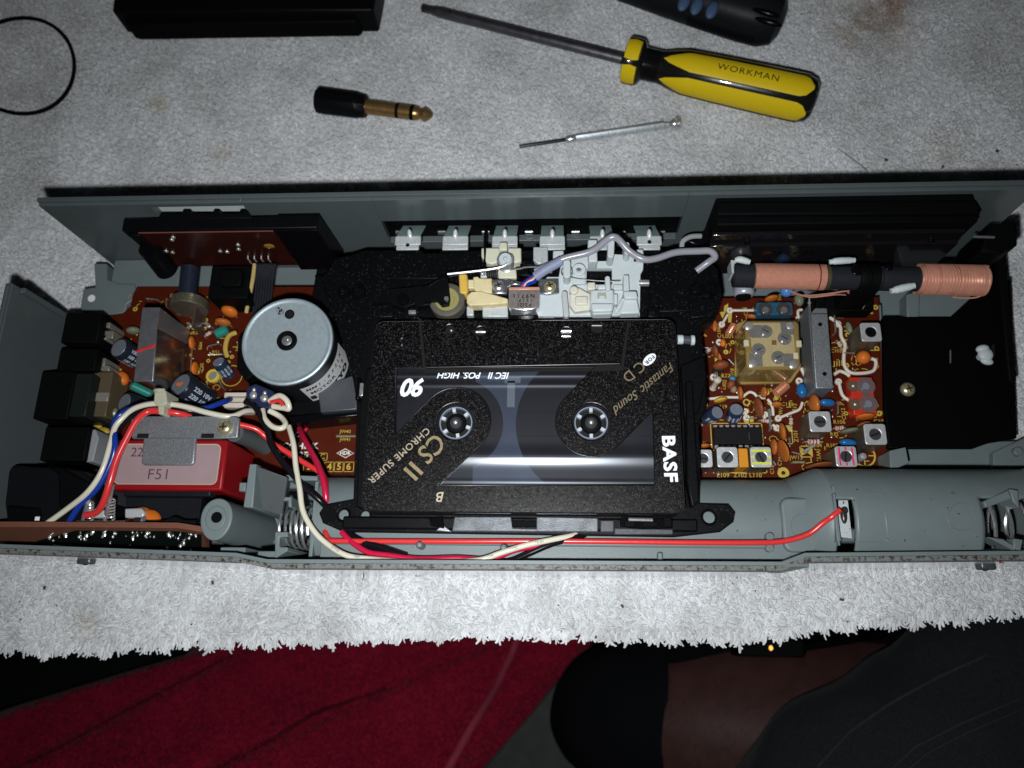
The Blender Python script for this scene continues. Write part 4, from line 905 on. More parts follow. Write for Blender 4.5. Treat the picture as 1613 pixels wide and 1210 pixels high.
# yellowed nylon levers
m = MB(); m.prx([(722, 431), (736, 431), (737, 458), (734, 463), (724, 461)], 41, 47); obj('nylon_lever', m, AMBER, deck, .6)
m = MB(); m.prx([(735, 466), (742, 459), (758, 458), (772, 462), (800, 470), (800, 477), (772, 480), (740, 481), (735, 477)], 41, 46); m.prx([(745, 436), (753, 435), (755, 438), (775, 438), (775, 462), (752, 460), (746, 455)], 41, 45.2); m.rect(733, 440, 748, 454, 41, 44)
obj('nylon_lever', m, IVORY, deck, .8)
# head bridge plate, screws, tape head
m = MB(); m.prx([(760, 478), (784, 476), (800, 482), (800, 499), (760, 499)], 40, 43); m.prx([(735, 482), (744, 481), (746, 490), (746, 497), (735, 497)], 40, 42.5); m.prx([(850, 466), (884, 464), (886, 497), (848, 499)], 40, 42.6); m.prx([(840, 389), (863, 389), (863, 412), (848, 416), (840, 410)], 41, 43.6); m.prx([(852, 412), (870, 412), (870, 425), (852, 426)], 41, 44)
obj('head_bridge', m, ZINCW, deck, .3)
m = MB(); m.prx([(773, 440), (797, 439), (822, 443), (822, 450), (800, 452), (799, 463), (772, 463)], 43, 44.6); m.prx([(848, 439), (880, 438), (881, 461), (862, 464), (849, 462)], 43, 44.4); m.rect(803, 443, 820, 449, 44, 46)
obj('head_mount', m, mat('polished_plate', (.35, .36, .40), .22, .85, var=.2), deck, .4)
for px, py, mt in ((785, 449, STEEL), (866, 449, BRASS)):
    m = MB(); q = P(px, py, 46); m.lathe((q.x, q.y, 44.4), (0, 0, 1), [(2.15, 0), (2.15, .8), (1.7, 1.4), (.9, 1.7), (.05, 1.75)], 26); o = obj('screw', m, mt, deck)
    m = MB(); m.box((q.x, q.y, 46.12), (2.2, .42, .14), R(20)); m.box((q.x, q.y, 46.13), (.42, 2.2, .14), R(20)); obj('cross_slot', m, PRK, o)
hx0, hx1 = P(801, 475, 47.5), P(850, 475, 47.5); hy0, hy1 = P(825, 456, 47.5), P(825, 488, 47.5)
m = MB(); pr = [(hx0.x, hy0.y), (hx0.x, hy1.y + 1.2)] + [(hx0.x + (hx1.x - hx0.x) * t, hy1.y + 1.2 - 1.5 * math.sin(math.pi * t) ** .6) for t in (.1, .25, .5, .75, .9)] + [(hx1.x, hy1.y + 1.2), (hx1.x, hy0.y)]
m.prism(pr, 40, 47.5); th_ = obj('tape_head', m, CHROME, deck, .5, seg=3)
m = MB(); m.prism([(x * .985 + (hx0.x + hx1.x) / 2 * .015, y + .4) for x, y in pr], 47.45, 47.58); obj('head_label', m, mat('brushed_label', (.36, .32, .30), .4, .7, var=.35, vs=700), th_)
m = MB(); m.bx(hx0.x, hx1.x, hy0.y - .2, hy0.y + .8, 44, 47.8); obj('copper_shim', m, COPPER, th_, .2)
m = MB(); a = P(825, 493, 44); m.bx(hx0.x + .5, hx1.x - .5, hy1.y - 2.2, hy1.y - .2, 40, 43.5); obj('tape_guide', m, BLKG, th_, .4)
m = MB(); text(m, 'N 9 7 1 1', 825, 466, 47.62, 1.9, 180, bold=.02); text(m, '1 2 1 7', 828, 473, 47.62, 1.6, 180, bold=.02); text(m, 'P 2121', 826, 480, 47.62, 1.7, 180, bold=.02); obj('lettering', m, PRK, th_)
m = MB()
for i, c in enumerate(((846, 432, 0), (842, 440, 1), (838, 444, 2))): pass
for mt, dx in ((BLUW, -4), (WHW, 2), (REDW, 0), (BLUW, 5)):
    m = MB(); m.tpx([(850, 430 + dx * .4, 46.5), (842, 438 + dx, 46), (833, 443 + dx * .8, 45.5), (822 + dx, 452, 44.8), (818 + dx, 456, 44.2)], .7, 7); obj('head_wire', m, mt, deck)
# white nylon carrier
wl = [(840, 478), (846, 452), (862, 436), (880, 436), (884, 414), (904, 404), (926, 402), (926, 411), (963, 411), (964, 400), (998, 402), (999, 412), (1014, 412), (1013, 425), (1009, 432), (1008, 496), (848, 498)]
wh = [(924, 422), (924, 448), (964, 448), (964, 422)]
obj('nylon_carrier', plate([pp(wl, 43), pp(wh, 43)], 40, 43, .25), WHT, deck)
def cap_peg(x0, y0, x1, y1, r, z0, z1, mt=WHT, nm='nylon_peg'):
    m_ = MB(); a_, b_ = P(x0, y0, z1), P(x1, y1, z1); d_ = Vector((b_.x - a_.x, b_.y - a_.y)); t_ = math.atan2(d_.y, d_.x)
    pts = [(b_.x + r * math.cos(t_ + R(an)), b_.y + r * math.sin(t_ + R(an))) for an in range(-90, 91, 15)] + [(a_.x + r * math.cos(t_ + R(an)), a_.y + r * math.sin(t_ + R(an))) for an in range(90, 271, 15)]
    m_.prism(pts, z0, z1); return obj(nm, m_, mt, deck, .35, seg=3)
cap_peg(893, 414, 893, 432, 1.25, 42, 49); cap_peg(963, 381, 962, 401, 1.1, 42, 50); cap_peg(987, 385, 988, 396, 1.0, 42, 49); cap_peg(957, 438, 958, 454, .85, 42, 48.5); cap_peg(889, 462, 892, 495, .95, 41, 47, mat('greyed_nylon', (.42, .44, .44), .4), 'nylon_arm')
m = MB(); m.rect(926, 377, 941, 392, 42, 47); m.rect(927, 392, 941, 412, 42, 48.5); m.rect(1003, 392, 1014, 409, 42, 46); m.rect(871, 394, 888, 407, 42, 45); obj('cable_hook', m, WHT, deck, .5)
m = MB(); m.prx([(927, 374), (941, 374), (941, 378), (927, 378)], 42, 46); obj('hook_shadow_gap', m, BLKM, deck) if False else None
m = MB(); m.ring(912, 424, 43, 45.5, 2.3, .8, 22); m.prx([(902, 425), (922, 425), (922, 447), (902, 447)], 42.5, 44.6); obj('spring_eye', m, WHT, deck, .3)
m = MB(); m.vc(912, 423, 43, 44.9, .8, n=14); obj('eye_hole', m, mat('hole_grey', (.12, .12, .12), .6), deck)
m = MB(); q = P(893, 428, 45.5); m.helix((q.x, q.y, 45), (q.x, q.y, 46), 1.9, 2.2, .17, 20); m.tpx([(887, 430, 45.5), (900, 437, 46), (925, 441, 46.5), (955, 443, 47), (977, 443, 47)], .2, 6); obj('hair_spring', m, STEEL, deck)
m = MB(); m.prx([(898, 456), (912, 452), (922, 458), (930, 462), (930, 488), (905, 491), (897, 480)], 42, 45.5); m.vc(904, 456, 42, 47, 1.5, n=20); m.rect(906, 466, 926, 480, 42, 46.5); m.rect(925, 444, 938, 456, 42, 46); obj('cam_block', m, mat('cream_nylon', (.58, .57, .48), .4, sss=.1), deck, .5)
m = MB(); m.prx([(930, 456), (967, 455), (968, 480), (964, 494), (934, 495), (929, 484)], 42, 47.2); m.rect(941, 447, 956, 456, 42, 46.5); m.prx([(930, 477), (967, 477), (965, 490), (933, 491)], 46, 48.4); mc = obj('cam_block', m, WHT, deck, .7, seg=3)
m = MB(); m.rect(941, 461, 955, 470, 47.2, 47.5); obj('recess', m, mat('ivory_recess', (.34, .33, .28), .5), mc); m = MB(); m.rect(944, 465, 953, 470, 47.2, 48); obj('catch', m, WHT, mc, .2)
m = MB(); m.prx([(981, 458), (1003, 458), (1005, 470), (984, 470)], 42, 48); m.prx([(983, 470), (1004, 470), (1008, 493), (976, 494)], 42, 46.2); obj('wedge', m, WHT, deck, .5)
m = MB(); m.prx([(966, 463), (973, 463), (973, 478), (968, 480)], 42, 46); m.tpx([(982, 471, 46), (976, 482, 46), (969, 494, 45.5)], .75, 8); m.rect(982, 433, 991, 460, 42, 46.5); m.rect(966, 448, 981, 456, 42, 44.5); obj('nylon_arm', m, WHT, deck, .3)
m = MB(); m.tpx([(1006, 446, 43), (1022, 446, 43)], 1.15, 14, 0); obj('steel_stub', m, CHROME, deck)
m = MB(); m.rect(873, 493, 1000, 499, 41, 42.4); obj('base_strip', m, ZINC, deck, .2)
m = MB(); m.tpx([(1067, 535, 44), (1076, 535, 44)], 1.6, 16, 0); m.tpx([(1088, 536, 44), (1094, 536, 44)], 1.7, 16, 0); rr_ = obj('guide_roller', m, WHT, deck, .2); m = MB(); m.tpx([(1076, 535, 44), (1088, 536, 44)], 1.45, 16, 0); obj('roller_core', m, mat('grey_roller_core', (.06, .065, .075), .35), rr_)
# piano keys seen through the slot
kb = MB(); kb.bx(k0.x - 2, k1.x + 2, YB + 2.7, YB + 9, k1.z - 4, k0.z + 3); obj('key_channel', kb, BLKM, deck)
TEALP = mat('green_tinted_plate', (.33, .46, .44), .35, .0, var=.3, vs=300)
for i, kx in enumerate((642, 717, 795, 870, 949, 1023)):
    zl = 42.0; a, b = P(kx - 20, 381, zl), P(kx + 20, 393, zl); a.y = min(a.y, P(kx, 372, zl).y - 3.0)
    m = MB(); m.bx(a.x, b.x, a.y - .4, a.y + 3.0, zl - .9, zl)
    if i in (0, 5): m.bx(a.x + .6, b.x - .6, b.y, a.y - .4, zl - .9, zl)
    else: m.bx(a.x, b.x, b.y, a.y - .4, zl - .9, zl)
    ky = obj('piano_key', m, ZINCW, deck, .25)
    zs_ = PYp(kx, 352, YB + 5).z; m = MB(); m.add([(a.x + .4, a.y + 3.0, zl), (b.x - .4, a.y + 3.0, zl), (b.x - .4, YB + 5, zs_), (a.x + .4, YB + 5, zs_), (a.x + .4, a.y + 3.0, zl - .8), (b.x - .4, a.y + 3.0, zl - .8), (b.x - .4, YB + 5, zs_ - .8), (a.x + .4, YB + 5, zs_ - .8)], [(0, 1, 2, 3), (7, 6, 5, 4), (0, 4, 5, 1), (1, 5, 6, 2), (2, 6, 7, 3), (3, 7, 4, 0)]); obj('key_shank', m, TEALP, ky, .1)
    q = P(kx + (3 if i == 0 else 0), 367, zl + 1.6); m = MB(); m.ell((q.x, q.y, q.z - .7), (.85, 1.9, 1.1), R(12 if i == 0 else 0)); obj('key_rivet', m, mat('bright_rivet', (.85, .86, .84), .25, .3), ky)
    m = MB(); q = P(kx, 386, zl)
    if i in (0, 5): m.vc(kx, 386 if i == 0 else 381, zl - .5, zl + .04, .72, n=16); obj('key_hole', m, PRK, ky)
for kx in (615, 685, 758, 830, 908, 985, 1052):
    m = MB(); q = P(kx, 364, 42); m.bx(q.x - 2.6, q.x - 1.4, YB + .3, YB + 6, 38, k0.z - .4); m.bx(q.x + 1.6, q.x + 2.4, YB + .3, YB + 6, 38, k0.z - .4); obj('key_divider', m, BLKG, deck, .2); zk = PYp(kx, 365, YB + 3).z; m = MB(); m.tube([(q.x - 1.3, YB + 3, zk), (q.x + 1.5, YB + 3, zk)], 1.3, 12, 0); obj('key_roller', m, mat('dark_chrome', (.22, .23, .25), .22, .7), deck)
    m = MB(); zk = PYp(kx, 356, YB + 3).z; m.bx(q.x - 2.8, q.x + 2.8, YB + 2.7, YB + 4.2, zk - .6, zk + .5); obj('key_axle', m, STEEL, deck, .3)

# ================================================================== motor
mot = thing('motor', 'round silver topped motor standing left of the cassette, with a printed label', 'motor', (P(452, 537, 46).x, P(452, 537, 46).y, 20))
q = P(452, 537, 46); MR = 15.6
m = MB(); m.lathe((q.x, q.y, 0), (0, 0, 1), [(MR - .6, 20), (MR, 21), (MR, 44.4), (MR + .35, 44.6), (MR + .35, 45.0), (MR, 45.3)], 72); obj('can', m, mat('blue_grey_steel', (.05, .06, .07), .3, .8, var=.15), mot)
m = MB(); m.lathe((q.x, q.y, 0), (0, 0, 1), [(MR + .1, 45.2), (MR, 45.9), (MR - .4, 46.15), (MR - .9, 46.1), (MR - 1.3, 45.8), (MR - 1.8, 45.75), (.1, 45.8)], 72, cap=False); obj('end_cap', m, mat('matt_zinc_cap', (.40, .485, .525), .46, .55, var=.10, vs=900, bump=.12, dirt=((.16, .19, .2), 420, .62, .85)), mot)
m = MB(); m.lathe((q.x, q.y, 0), (0, 0, 1), [(3.5, 45.7), (3.4, 46.5), (3.0, 46.8), (2.2, 46.7), (1.75, 46.2)], 36, cap=False); obj('rubber_ring', m, BLKM, mot)
m = MB(); m.lathe((q.x, q.y, 0), (0, 0, 1), [(1.8, 45.7), (1.75, 46.25), (1.3, 46.4), (.05, 46.4)], 28); obj('bearing', m, STEEL, mot); m = MB(); m.ell((q.x + .3, q.y + .4, 46.5), (.45, .45, .3)); obj('shaft_tip', m, CHROME, mot)
m = MB(); m.ring(456, 495, 45.75, 45.95, 1.7, 1.3, 28); o = obj('adjuster_rim', m, BLKM, mot); m = MB(); m.vc(456, 495, 45.6, 45.85, 1.4, n=24); obj('adjuster_hole', m, mat('dark_hole', (.012, .013, .014), .5), mot)
m = MB()
for i in range(26):
    t = rnd.gauss(0, 1); qq = P(441 + rnd.gauss(0, 3) , 490 + rnd.gauss(0, 4), 45.86); m.box((qq.x, qq.y, 45.86), (rnd.uniform(.15, .9), rnd.uniform(.12, .4), .03), rnd.random() * 3)
obj('scratch_mark', m, PRK, mot)
lb = MB(); n = 20; a0, a1 = R(-76), R(6)
for zz in (24.5, 39.5):
    for i in range(n + 1): lb.v.append((q.x + (MR + .07) * math.cos(a0 + (a1 - a0) * i / n), q.y + (MR + .07) * math.sin(a0 + (a1 - a0) * i / n), zz))
for i in range(n): lb.f.append([i, i + 1, n + 1 + i + 1, n + 1 + i]); lb.mi.append(0)
lab = obj('label', lb, mat('label_paper', (.60, .62, .62), .5), mot)
tx = MB()
def around(t, z, size, ac, bold=.03, shear=0, up=1):
    wdt = size * .78; tot = len(t) * wdt / MR
    for i, ch in enumerate(t):
        an = R(ac) + (i + .5) * wdt / MR - tot / 2
        vs, fs = letters(ch, size, 0, bold=bold, shear=shear, depth=.02); d = Vector((math.cos(an), math.sin(an), 0)); tg = Vector((-math.sin(an), math.cos(an), 0))
        tx.add([Vector((q.x, q.y, z)) + d * (MR + .1 + v[2]) + tg * v[0] + Vector((0, 0, v[1])) for v in vs], fs)
around('SANKYO', 28.0, 4.0, -42, .08); around('MOTOR 12', 32.6, 2.8, -38, .02); around('MMI-6S2LK', 36.4, 2.7, -38, .01, .3)
obj('lettering', tx, PRK, lab)
m = MB(); m.prx([(388, 610), (402, 604), (431, 616), (426, 644), (412, 642), (386, 634)], 33, 40); tb = obj('terminal_block', m, mat('navy_board', (.015, .022, .06), .35, coat=.3), mot, .4)
for px, py in ((399, 622), (416, 627)):
    m = MB(); m.ell(P(px, py, 40.2), (1.3, 1.5, .9)); m.ell(P(px + 1, py - 8, 40), (.7, .8, .6)); obj('solder_joint', m, SOLD, tb)
# black bracket the motor hangs on
m = MB(); m.prx([(500, 415), (545, 405), (560, 470), (566, 560), (560, 655), (470, 655), (430, 650), (440, 600), (500, 560), (490, 470)], 16, 24); m.prx([(495, 432), (556, 440), (560, 520), (530, 500), (500, 470)], 24, 30)
obj('motor_bracket', m, BLK, deck, .5)
m = MB(); m.prx([(440, 658), (566, 642), (566, 655), (448, 668)], 16, 27); obj('bracket_flange', m, BLKG, deck, .4)
m = MB(); m.prx([(375, 530), (386, 520), (400, 590), (386, 600), (372, 580)], 16, 30); obj('motor_foot', m, BLKM, deck, .5)
m = MB(); m.prx([(500, 610), (560, 590), (562, 645), (505, 650)], 26, 30); obj('flywheel_cover', m, mat('slate_cover', (.07, .075, .085), .4, .4), deck, .3)

# ================================================================== cassette
cas = thing('cassette', 'black sparkling audio cassette with clear windows, lying upside down on the tape deck', 'cassette', (0, 1, 39.5))
SH0, SH1 = 45.9, ZTOP
H1, H2 = P(717, 664, ZTOP), P(931.5, 664, ZTOP)
LR = 11.3
def tang(pt, c, sgn):
    dx, dy = pt[0] - c.x, pt[1] - c.y; return math.degrees(math.atan2(dy, dx)) + sgn * math.degrees(math.acos(LR / math.hypot(dx, dy)))
pTL, pTR, pR1, pR2, pB, pA = [P2(x, y, ZTOP) for x, y in ((624.5, 580), (937, 578), (1028.5, 647), (1031, 764), (690, 765), (622.5, 685))]
t1, t2 = tang(pTR, H2, 1), tang(pR1, H2, -1) + 360; t3, t4 = tang(pB, H1, 1) - 360, tang(pA, H1, -1)
if t4 < -90: t4 += 360
while t3 > t4: t3 -= 360
while t4 - t3 > 360: t3 += 360
while t2 - t1 > 360: t2 -= 360
win = [pTL, pTR] + [(H2.x + LR * math.cos(R(t1 + (t2 - t1) * i / 30)), H2.y + LR * math.sin(R(t1 + (t2 - t1) * i / 30))) for i in range(31)] + [pR1, pR2, pB] + [(H1.x + LR * math.cos(R(t3 + (t4 - t3) * i / 30)), H1.y + LR * math.sin(R(t3 + (t4 - t3) * i / 30))) for i in range(31)] + [pA]
x0, x1, y0, y1 = -50.6, 49.5, -30.8, 33.0
outer = rrect(x0, y0, x1, y1, 3.0)
obj('shell', plate([outer, win, [(H1.x + 6.2 * math.cos(R(a_)), H1.y + 6.2 * math.sin(R(a_))) for a_ in range(0, 360, 9)], [(H2.x + 6.2 * math.cos(R(a_)), H2.y + 6.2 * math.sin(R(a_))) for a_ in range(0, 360, 9)]], SH0, SH1, .22), SPARK, cas)
m = MB(); m.prism(rrect(x0 + .15, y0 + .15, x1 - .15, y1 - .15, 3.0), 39.6, 44.3); obj('lower_shell', m, mat('dark_shell', (.010, .010, .012), .4), cas, .3)
# liner, tape packs
m = MB(); cxm = (H1.x + H2.x) / 2; m.prism(rrect(cxm - 16, pB[1] + .2, cxm + 13, pTL[1] - .3, 1), 44.3, 44.5); obj('liner', m, mat('blue_grey_liner', (.050, .058, .078), .3, .2, var=.2, vs=60), cas)
m = MB(); m.rect(795, 594, 820, 603, 44.5, 44.9); m.rect(799, 600, 811, 641, 44.5, 44.9); m.rect(770, 594, 795, 598, 44.5, 44.8); obj('pressure_guide', m, mat('milky_guide', (.12, .13, .14), .4), cas)
TAPE = mat('wound_tape', (.014, .012, .0145), .30, var=.15, vs=100)
for c, r in ((H1, 15.2), (H2, 24.2)):
    m = MB(); pf = [(5.9, 44.6), (5.9, 45.25)] + [(5.9 + (r - 5.9) * k / 12, 45.25 + (.03 if k % 2 else 0)) for k in range(1, 13)] + [(r, 44.6)]
    pts = MB(); pts.lathe((c.x, c.y, 0), (0, 0, 1), pf, 72, cap=False)
    # keep the pack inside the shell
    pts.v = [(max(x0 + 1, min(x1 - 1, x)), max(y0 + 1.5, min(y1 - 1, y)), z) for x, y, z in pts.v]
    pk = obj('tape_pack', pts, TAPE, cas, 0, 20)
for c in (H1, H2):
    m = MB(); m.lathe((c.x, c.y, 0), (0, 0, 1), [(4.95, 43), (5.35, 43), (5.35, 46.3), (4.95, 46.3), (4.95, 43)], 40, cap=False)
    hb_ = obj('hub', m, mat('hub_grey', (.17, .20, .25), .4), cas); m = MB()
    off = 100 if c is H1 else 90
    for k in range(6):
        a_ = R(off + 60 * k); m.box((c.x + 4.3 * math.cos(a_), c.y + 4.3 * math.sin(a_), 44.9), (1.4, 1.05, 2.6), a_)
    obj('hub_teeth', m, mat('hub_white', (.42, .46, .52), .4), hb_)
    m = MB(); m.lathe((c.x, c.y, 0), (0, 0, 1), [(7, 39.7), (7, 44.32), (.1, 44.34)], 40, cap=False) if False else m.lathe((c.x, c.y, 0), (0, 0, 1), [(5.3, 44.31), (5.3, 44.36), (.05, 44.36)], 30, cap=False)
    obj('hub_well', m, PRK, cas)
    m = MB(); m.lathe((c.x, c.y, 0), (0, 0, 1), [(3.3, 44.3), (3.3, 45.0), (2.9, 45.4), (2.0, 45.5)], 32, cap=False); sp_ = obj('spindle', m, BLKM, deck)
    m = MB(); m.lathe((c.x, c.y, 0), (0, 0, 1), [(2.1, 45.2), (1.9, 46.6), (1.1, 47.2), (.9, 47.3)], 28, cap=False); obj('spindle_core', m, mat('slate_core', (.035, .038, .042), .35), sp_)
    m = MB(); m.lathe((c.x, c.y, 0), (0, 0, 1), [(.95, 46.9), (.9, 47.5), (.5, 47.85), (.05, 47.9)], 22); obj('spindle_tip', m, STEEL, sp_)
# clear window with its moulded ribs (scan-line surface)
def clear(name, tint, rough, fac):
    m_ = bpy.data.materials.new(name); m_.use_nodes = True; nt = m_.node_tree; N = nt.nodes; N.clear()
    o_ = N.new('ShaderNodeOutputMaterial'); mx = N.new('ShaderNodeMixShader'); tr_ = N.new('ShaderNodeBsdfTransparent'); gl = N.new('ShaderNodeBsdfGlossy'); lw = N.new('ShaderNodeFresnel'); lw.inputs[0].default_value = 1.5
    tr_.inputs[0].default_value = list(tint) + [1]; gl.inputs['Roughness'].default_value = rough; gl.inputs[0].default_value = (.85, .92, 1, 1)
    ad = N.new('ShaderNodeMath'); ad.operation = 'ADD'; ad.inputs[1].default_value = fac
    nt.links.new(lw.outputs[0], ad.inputs[0]); nt.links.new(ad.outputs[0], mx.inputs[0]); nt.links.new(tr_.outputs[0], mx.inputs[1]); nt.links.new(gl.outputs[0], mx.inputs[2]); nt.links.new(mx.outputs[0], o_.inputs[0]); return m_
GLASS = clear('clear_window', (.86, .90, .97), .27, .03)
def inside(y):
    xs = []; n_ = len(win)
    for i in range(n_):
        a_, b_ = win[i], win[(i + 1) % n_]
        if (a_[1] > y) != (b_[1] > y): xs.append(a_[0] + (y - a_[1]) * (b_[0] - a_[0]) / (b_[1] - a_[1]))
    xs.sort(); return [(xs[i], xs[i + 1]) for i in range(0, len(xs) - 1, 2)]
yr = [P(800, v, ZTOP).y for v in (717, 589, 604, 757)]
def wz(y): return 46.75 + .60 * math.exp(-((y - yr[0]) / 2.3) ** 2) + .19 * math.exp(-((y - yr[1]) / .8) ** 2) + .20 * math.exp(-((y - yr[2]) / .9) ** 2) + .08 * math.exp(-((y - yr[3]) / .6) ** 2)
gm = MB(); ylo, yhi = min(p[1] for p in win) + .02, max(p[1] for p in win) - .02; NR = 260
for i in range(NR):
    ya, yb2 = ylo + (yhi - ylo) * i / NR, ylo + (yhi - ylo) * (i + 1) / NR
    A, B = inside(ya), inside(yb2)
    if len(A) == len(B):
        for (a0_, a1_), (b0_, b1_) in zip(A, B):
            gm.add([(a0_, ya, wz(ya)), (a1_, ya, wz(ya)), (b1_, yb2, wz(yb2)), (b0_, yb2, wz(yb2))], [(0, 1, 2, 3)])
# weld rows so the ribs shade smoothly
key = {}; nv = []; mp = []
for v in gm.v:
    k_ = (round(v[0], 3), round(v[1], 4))
    if k_ not in key: key[k_] = len(nv); nv.append(v)
    mp.append(key[k_])
gm.v = nv; gm.f = [[mp[i] for i in f] for f in gm.f]
obj('clear_window', gm, GLASS, cas, 0, 60)
EDGE = mat('polished_edge', (.004, .004, .005), .30, spec=3.0, var=.2)
m = MB(); m.tube([(x, y, ZTOP - .12) for x, y in win], .26, 8, 0, closed=True); obj('window_edge', m, EDGE, cas, 0, 60)
m = MB(); m.tube([(x, y, ZTOP + .05) for x, y in rrect(x0 + .12, y0 + .12, x1 - .12, y1 - .12, 2.9)], .2, 6, 0, closed=True); obj('shell_edge', m, EDGE, cas, 0, 60)
# raised head section
hs_t = [(663.5, 503), (988, 506), (977.5, 573), (670.5, 579)]
q4 = pp(hs_t, ZTOP + 1.5)
holes = [circ(709, 519, ZTOP + 1.5, 1.7)[::-1], circ(757, 522, ZTOP + 1.5, 1.6)[::-1], circ(892, 525, ZTOP + 1.5, 2.05)[::-1], circ(940, 516, ZTOP + 1.5, 2.05)[::-1]]
obj('head_section', plate([q4] + holes, ZTOP - .2, ZTOP + 1.5, .35), SPARK, cas)
qa = [Vector((x, y, ZTOP + 1.25)) for x, y in q4]
m = MB(); m.tube([qa[3] + Vector((.3, .1, 0)), qa[2] + Vector((-.3, .1, 0))], .42, 10, 0); obj('section_edge', m, EDGE, cas, 0, 60)
m = MB(); qb = pp([(659, 502), (663.5, 502), (670.5, 581), (978, 575), (988, 505), (992, 505), (982, 584), (667, 588)], ZTOP + .04); m.prism(qb, ZTOP, ZTOP + .04); obj('section_groove', m, PRK, cas, 0, 0)
for px, py, r in ((709, 519, 1.9), (757, 522, 1.8), (892, 525, 2.2), (940, 516, 2.2)):
    m = MB(); m.vc(px, py, ZTOP - .1, ZTOP + .15, r, n=24); obj('hole_floor', m, PRK, cas)
m = MB(); m.ell(P(711, 521, ZTOP + .6), (.55, .55, .6)); obj('locating_pin', m, STEEL, cas)
m = MB(); m.tpx([(749, 523, ZTOP + .5), (765, 523, ZTOP + .5)], .55, 10, 0); m.tpx([(884, 522, ZTOP + .5), (900, 522, ZTOP + .5)], .75, 12, 0); m.tpx([(885, 530, ZTOP + .3), (899, 530, ZTOP + .3)], .4, 10, 0); obj('capstan_roller', m, CHROME, cas)
m = MB(); m.tpx([(932, 513, ZTOP + .4), (948, 513, ZTOP + .4)], .6, 10, 0); obj('guide_roller', m, mat('dull_roller', (.12, .12, .125), .3, .7), cas)
for px, py in ((633, 533), (633, 544), (1010, 530), (1024, 531), (1012, 546), (1026, 542)):
    m = MB(); m.vc(px, py, ZTOP - .1, ZTOP + .03, .35, n=10); obj('shell_dimple', m, STEEL if px < 700 else PRK, cas)
# print on the shell
zt_ = ZTOP + .03; zw = 47.5
m = MB(); text(m, '90', 653, 609, zw + .4, 8.2, 180, shear=.28, bold=.035, sx=.95, spacing=.92); text(m, 'IEC II   POS. HIGH', 746, 591, zw + .5, 3.0, 179.4, shear=.25, bold=.02); w_ = obj('white_lettering', m, PRW, cas, 0, 0)
m = MB(); text(m, 'BASF', 1054, 722, zt_, 5.5, -89, bold=.035, sx=1.16, spacing=1.10); obj('maker_lettering', m, PRW, cas, 0, 0)
m = MB(); text(m, 'CS', 680, 704, zt_, 8.4, 227, shear=.15, sx=.92, bold=.01); text(m, 'II', 650, 741, zt_, 8.0, 229, bold=.01, sx=1.2); obj('title_lettering', m, PRG, cas, 0, 0)
m = MB(); text(m, 'CHROME SUPER', 629, 717, zt_, 3.15, 223.5, bold=.012, spacing=1.12); text(m, 'B', 694, 782, zt_, 4.4, 180, shear=.2, bold=.01); obj('subtitle_lettering', m, mat('pale_gold_ink', (.40, .345, .25), .4, .4), cas, 0, 0)
m = MB(); text(m, 'Fantastic', 1036, 594, zt_, 4.2, 220, shear=.45, sx=.9); text(m, 'Sound', 987, 632, zt_, 4.0, 219, shear=.45, sx=.95); text(m, 'C', 1007, 578, zt_, 4.9, 220); text(m, 'D', 990, 592, zt_, 4.9, 216); obj('script_lettering', m, mat('dull_gold_ink', (.27, .22, .135), .4, .5), cas, 0, 0)
a, b = P(1015, 574, zt_), P(1031, 559, zt_); m = MB(); pts = []
for i in range(32):
    c_ = (a + b) / 2; u = (b - a).normalized(); v = Vector((-u.y, u.x, 0)); t = 2 * math.pi * i / 32; w2 = c_ + u * 2.6 * math.cos(t) + v * 1.45 * math.sin(t); pts.append((w2.x, w2.y))
m.prism(pts, zt_ - .02, zt_); ov = obj('white_oval', m, PRW, cas, 0, 0); m = MB(); text(m, 'FOR', 1023.5, 566.5, zt_ + .04, 1.7, 222, bold=.03, spacing=1.25); obj('oval_lettering', m, PRK, ov, 0, 0)

# ================================================================== level meter block at the back left
mt_ = thing('meter_block', 'black level meter housing with an upright red brown board of solder joints', 'meter', (-108, 66, 34))
a, b = P(193, 352, 53), P(500, 352, 53); ty0, ty1 = P(300, 362, 53).y, P(300, 342, 53).y
m = MB(); m.bx(a.x, b.x, ty0, ty1, 47, 53); m.bx(a.x + 1.5, a.x + 5.5, ty0 - 1, ty1, 28, 51); m.prx([(252, 335), (286, 335), (287, 330), (299, 330), (300, 335), (335, 335), (335, 330), (345, 330), (346, 335), (376, 335), (377, 330), (388, 330), (396, 344), (248, 344)], 50, 53.6)
obj('housing', m, BLK, mt_, .5); m = MB(); m.bx(h0.x - 1, h1.x + 1, YB + 2.8, YB + 3.6, h1.z, h0.z + 2); obj('white_backing', m, WHT, mt_)
m = MB(); m.tube([(a.x + 4.5, ty0 - 1.0, 42), (a.x + 5.0, ty0 - 4.0, 29)], 4.0, 20, 0); obj('foot', m, BLK, mt_)
m = MB(); c0, c1 = P(470, 362, 52), P(512, 346, 52)
m.add([(b.x - 15, ty0 - .6, 52.3), (b.x, ty0 - .6, 52.3), (b.x + 1, ty0 - 2, 24), (b.x - 15, ty0 - 2, 24), (b.x - 15, ty1 + 1, 52.3), (b.x, ty1 + 1, 52.3), (b.x + 1, ty1 + 1, 24), (b.x - 15, ty1 + 1, 24)], [(0, 1, 2, 3), (7, 6, 5, 4), (0, 4, 5, 1), (1, 5, 6, 2), (2, 6, 7, 3), (3, 7, 4, 0)]); obj('end_bracket', m, BLKG, mt_, .4)
pa, pb = P(218, 366, 51.5), P(430, 366, 51.5); yb_ = pa.y
m = MB(); m.bx(pa.x, pb.x, yb_ - .2, yb_ + 1.2, PYp(300, 419, yb_).z, 51.5); mbd = obj('upright_board', m, PCB2, mt_)
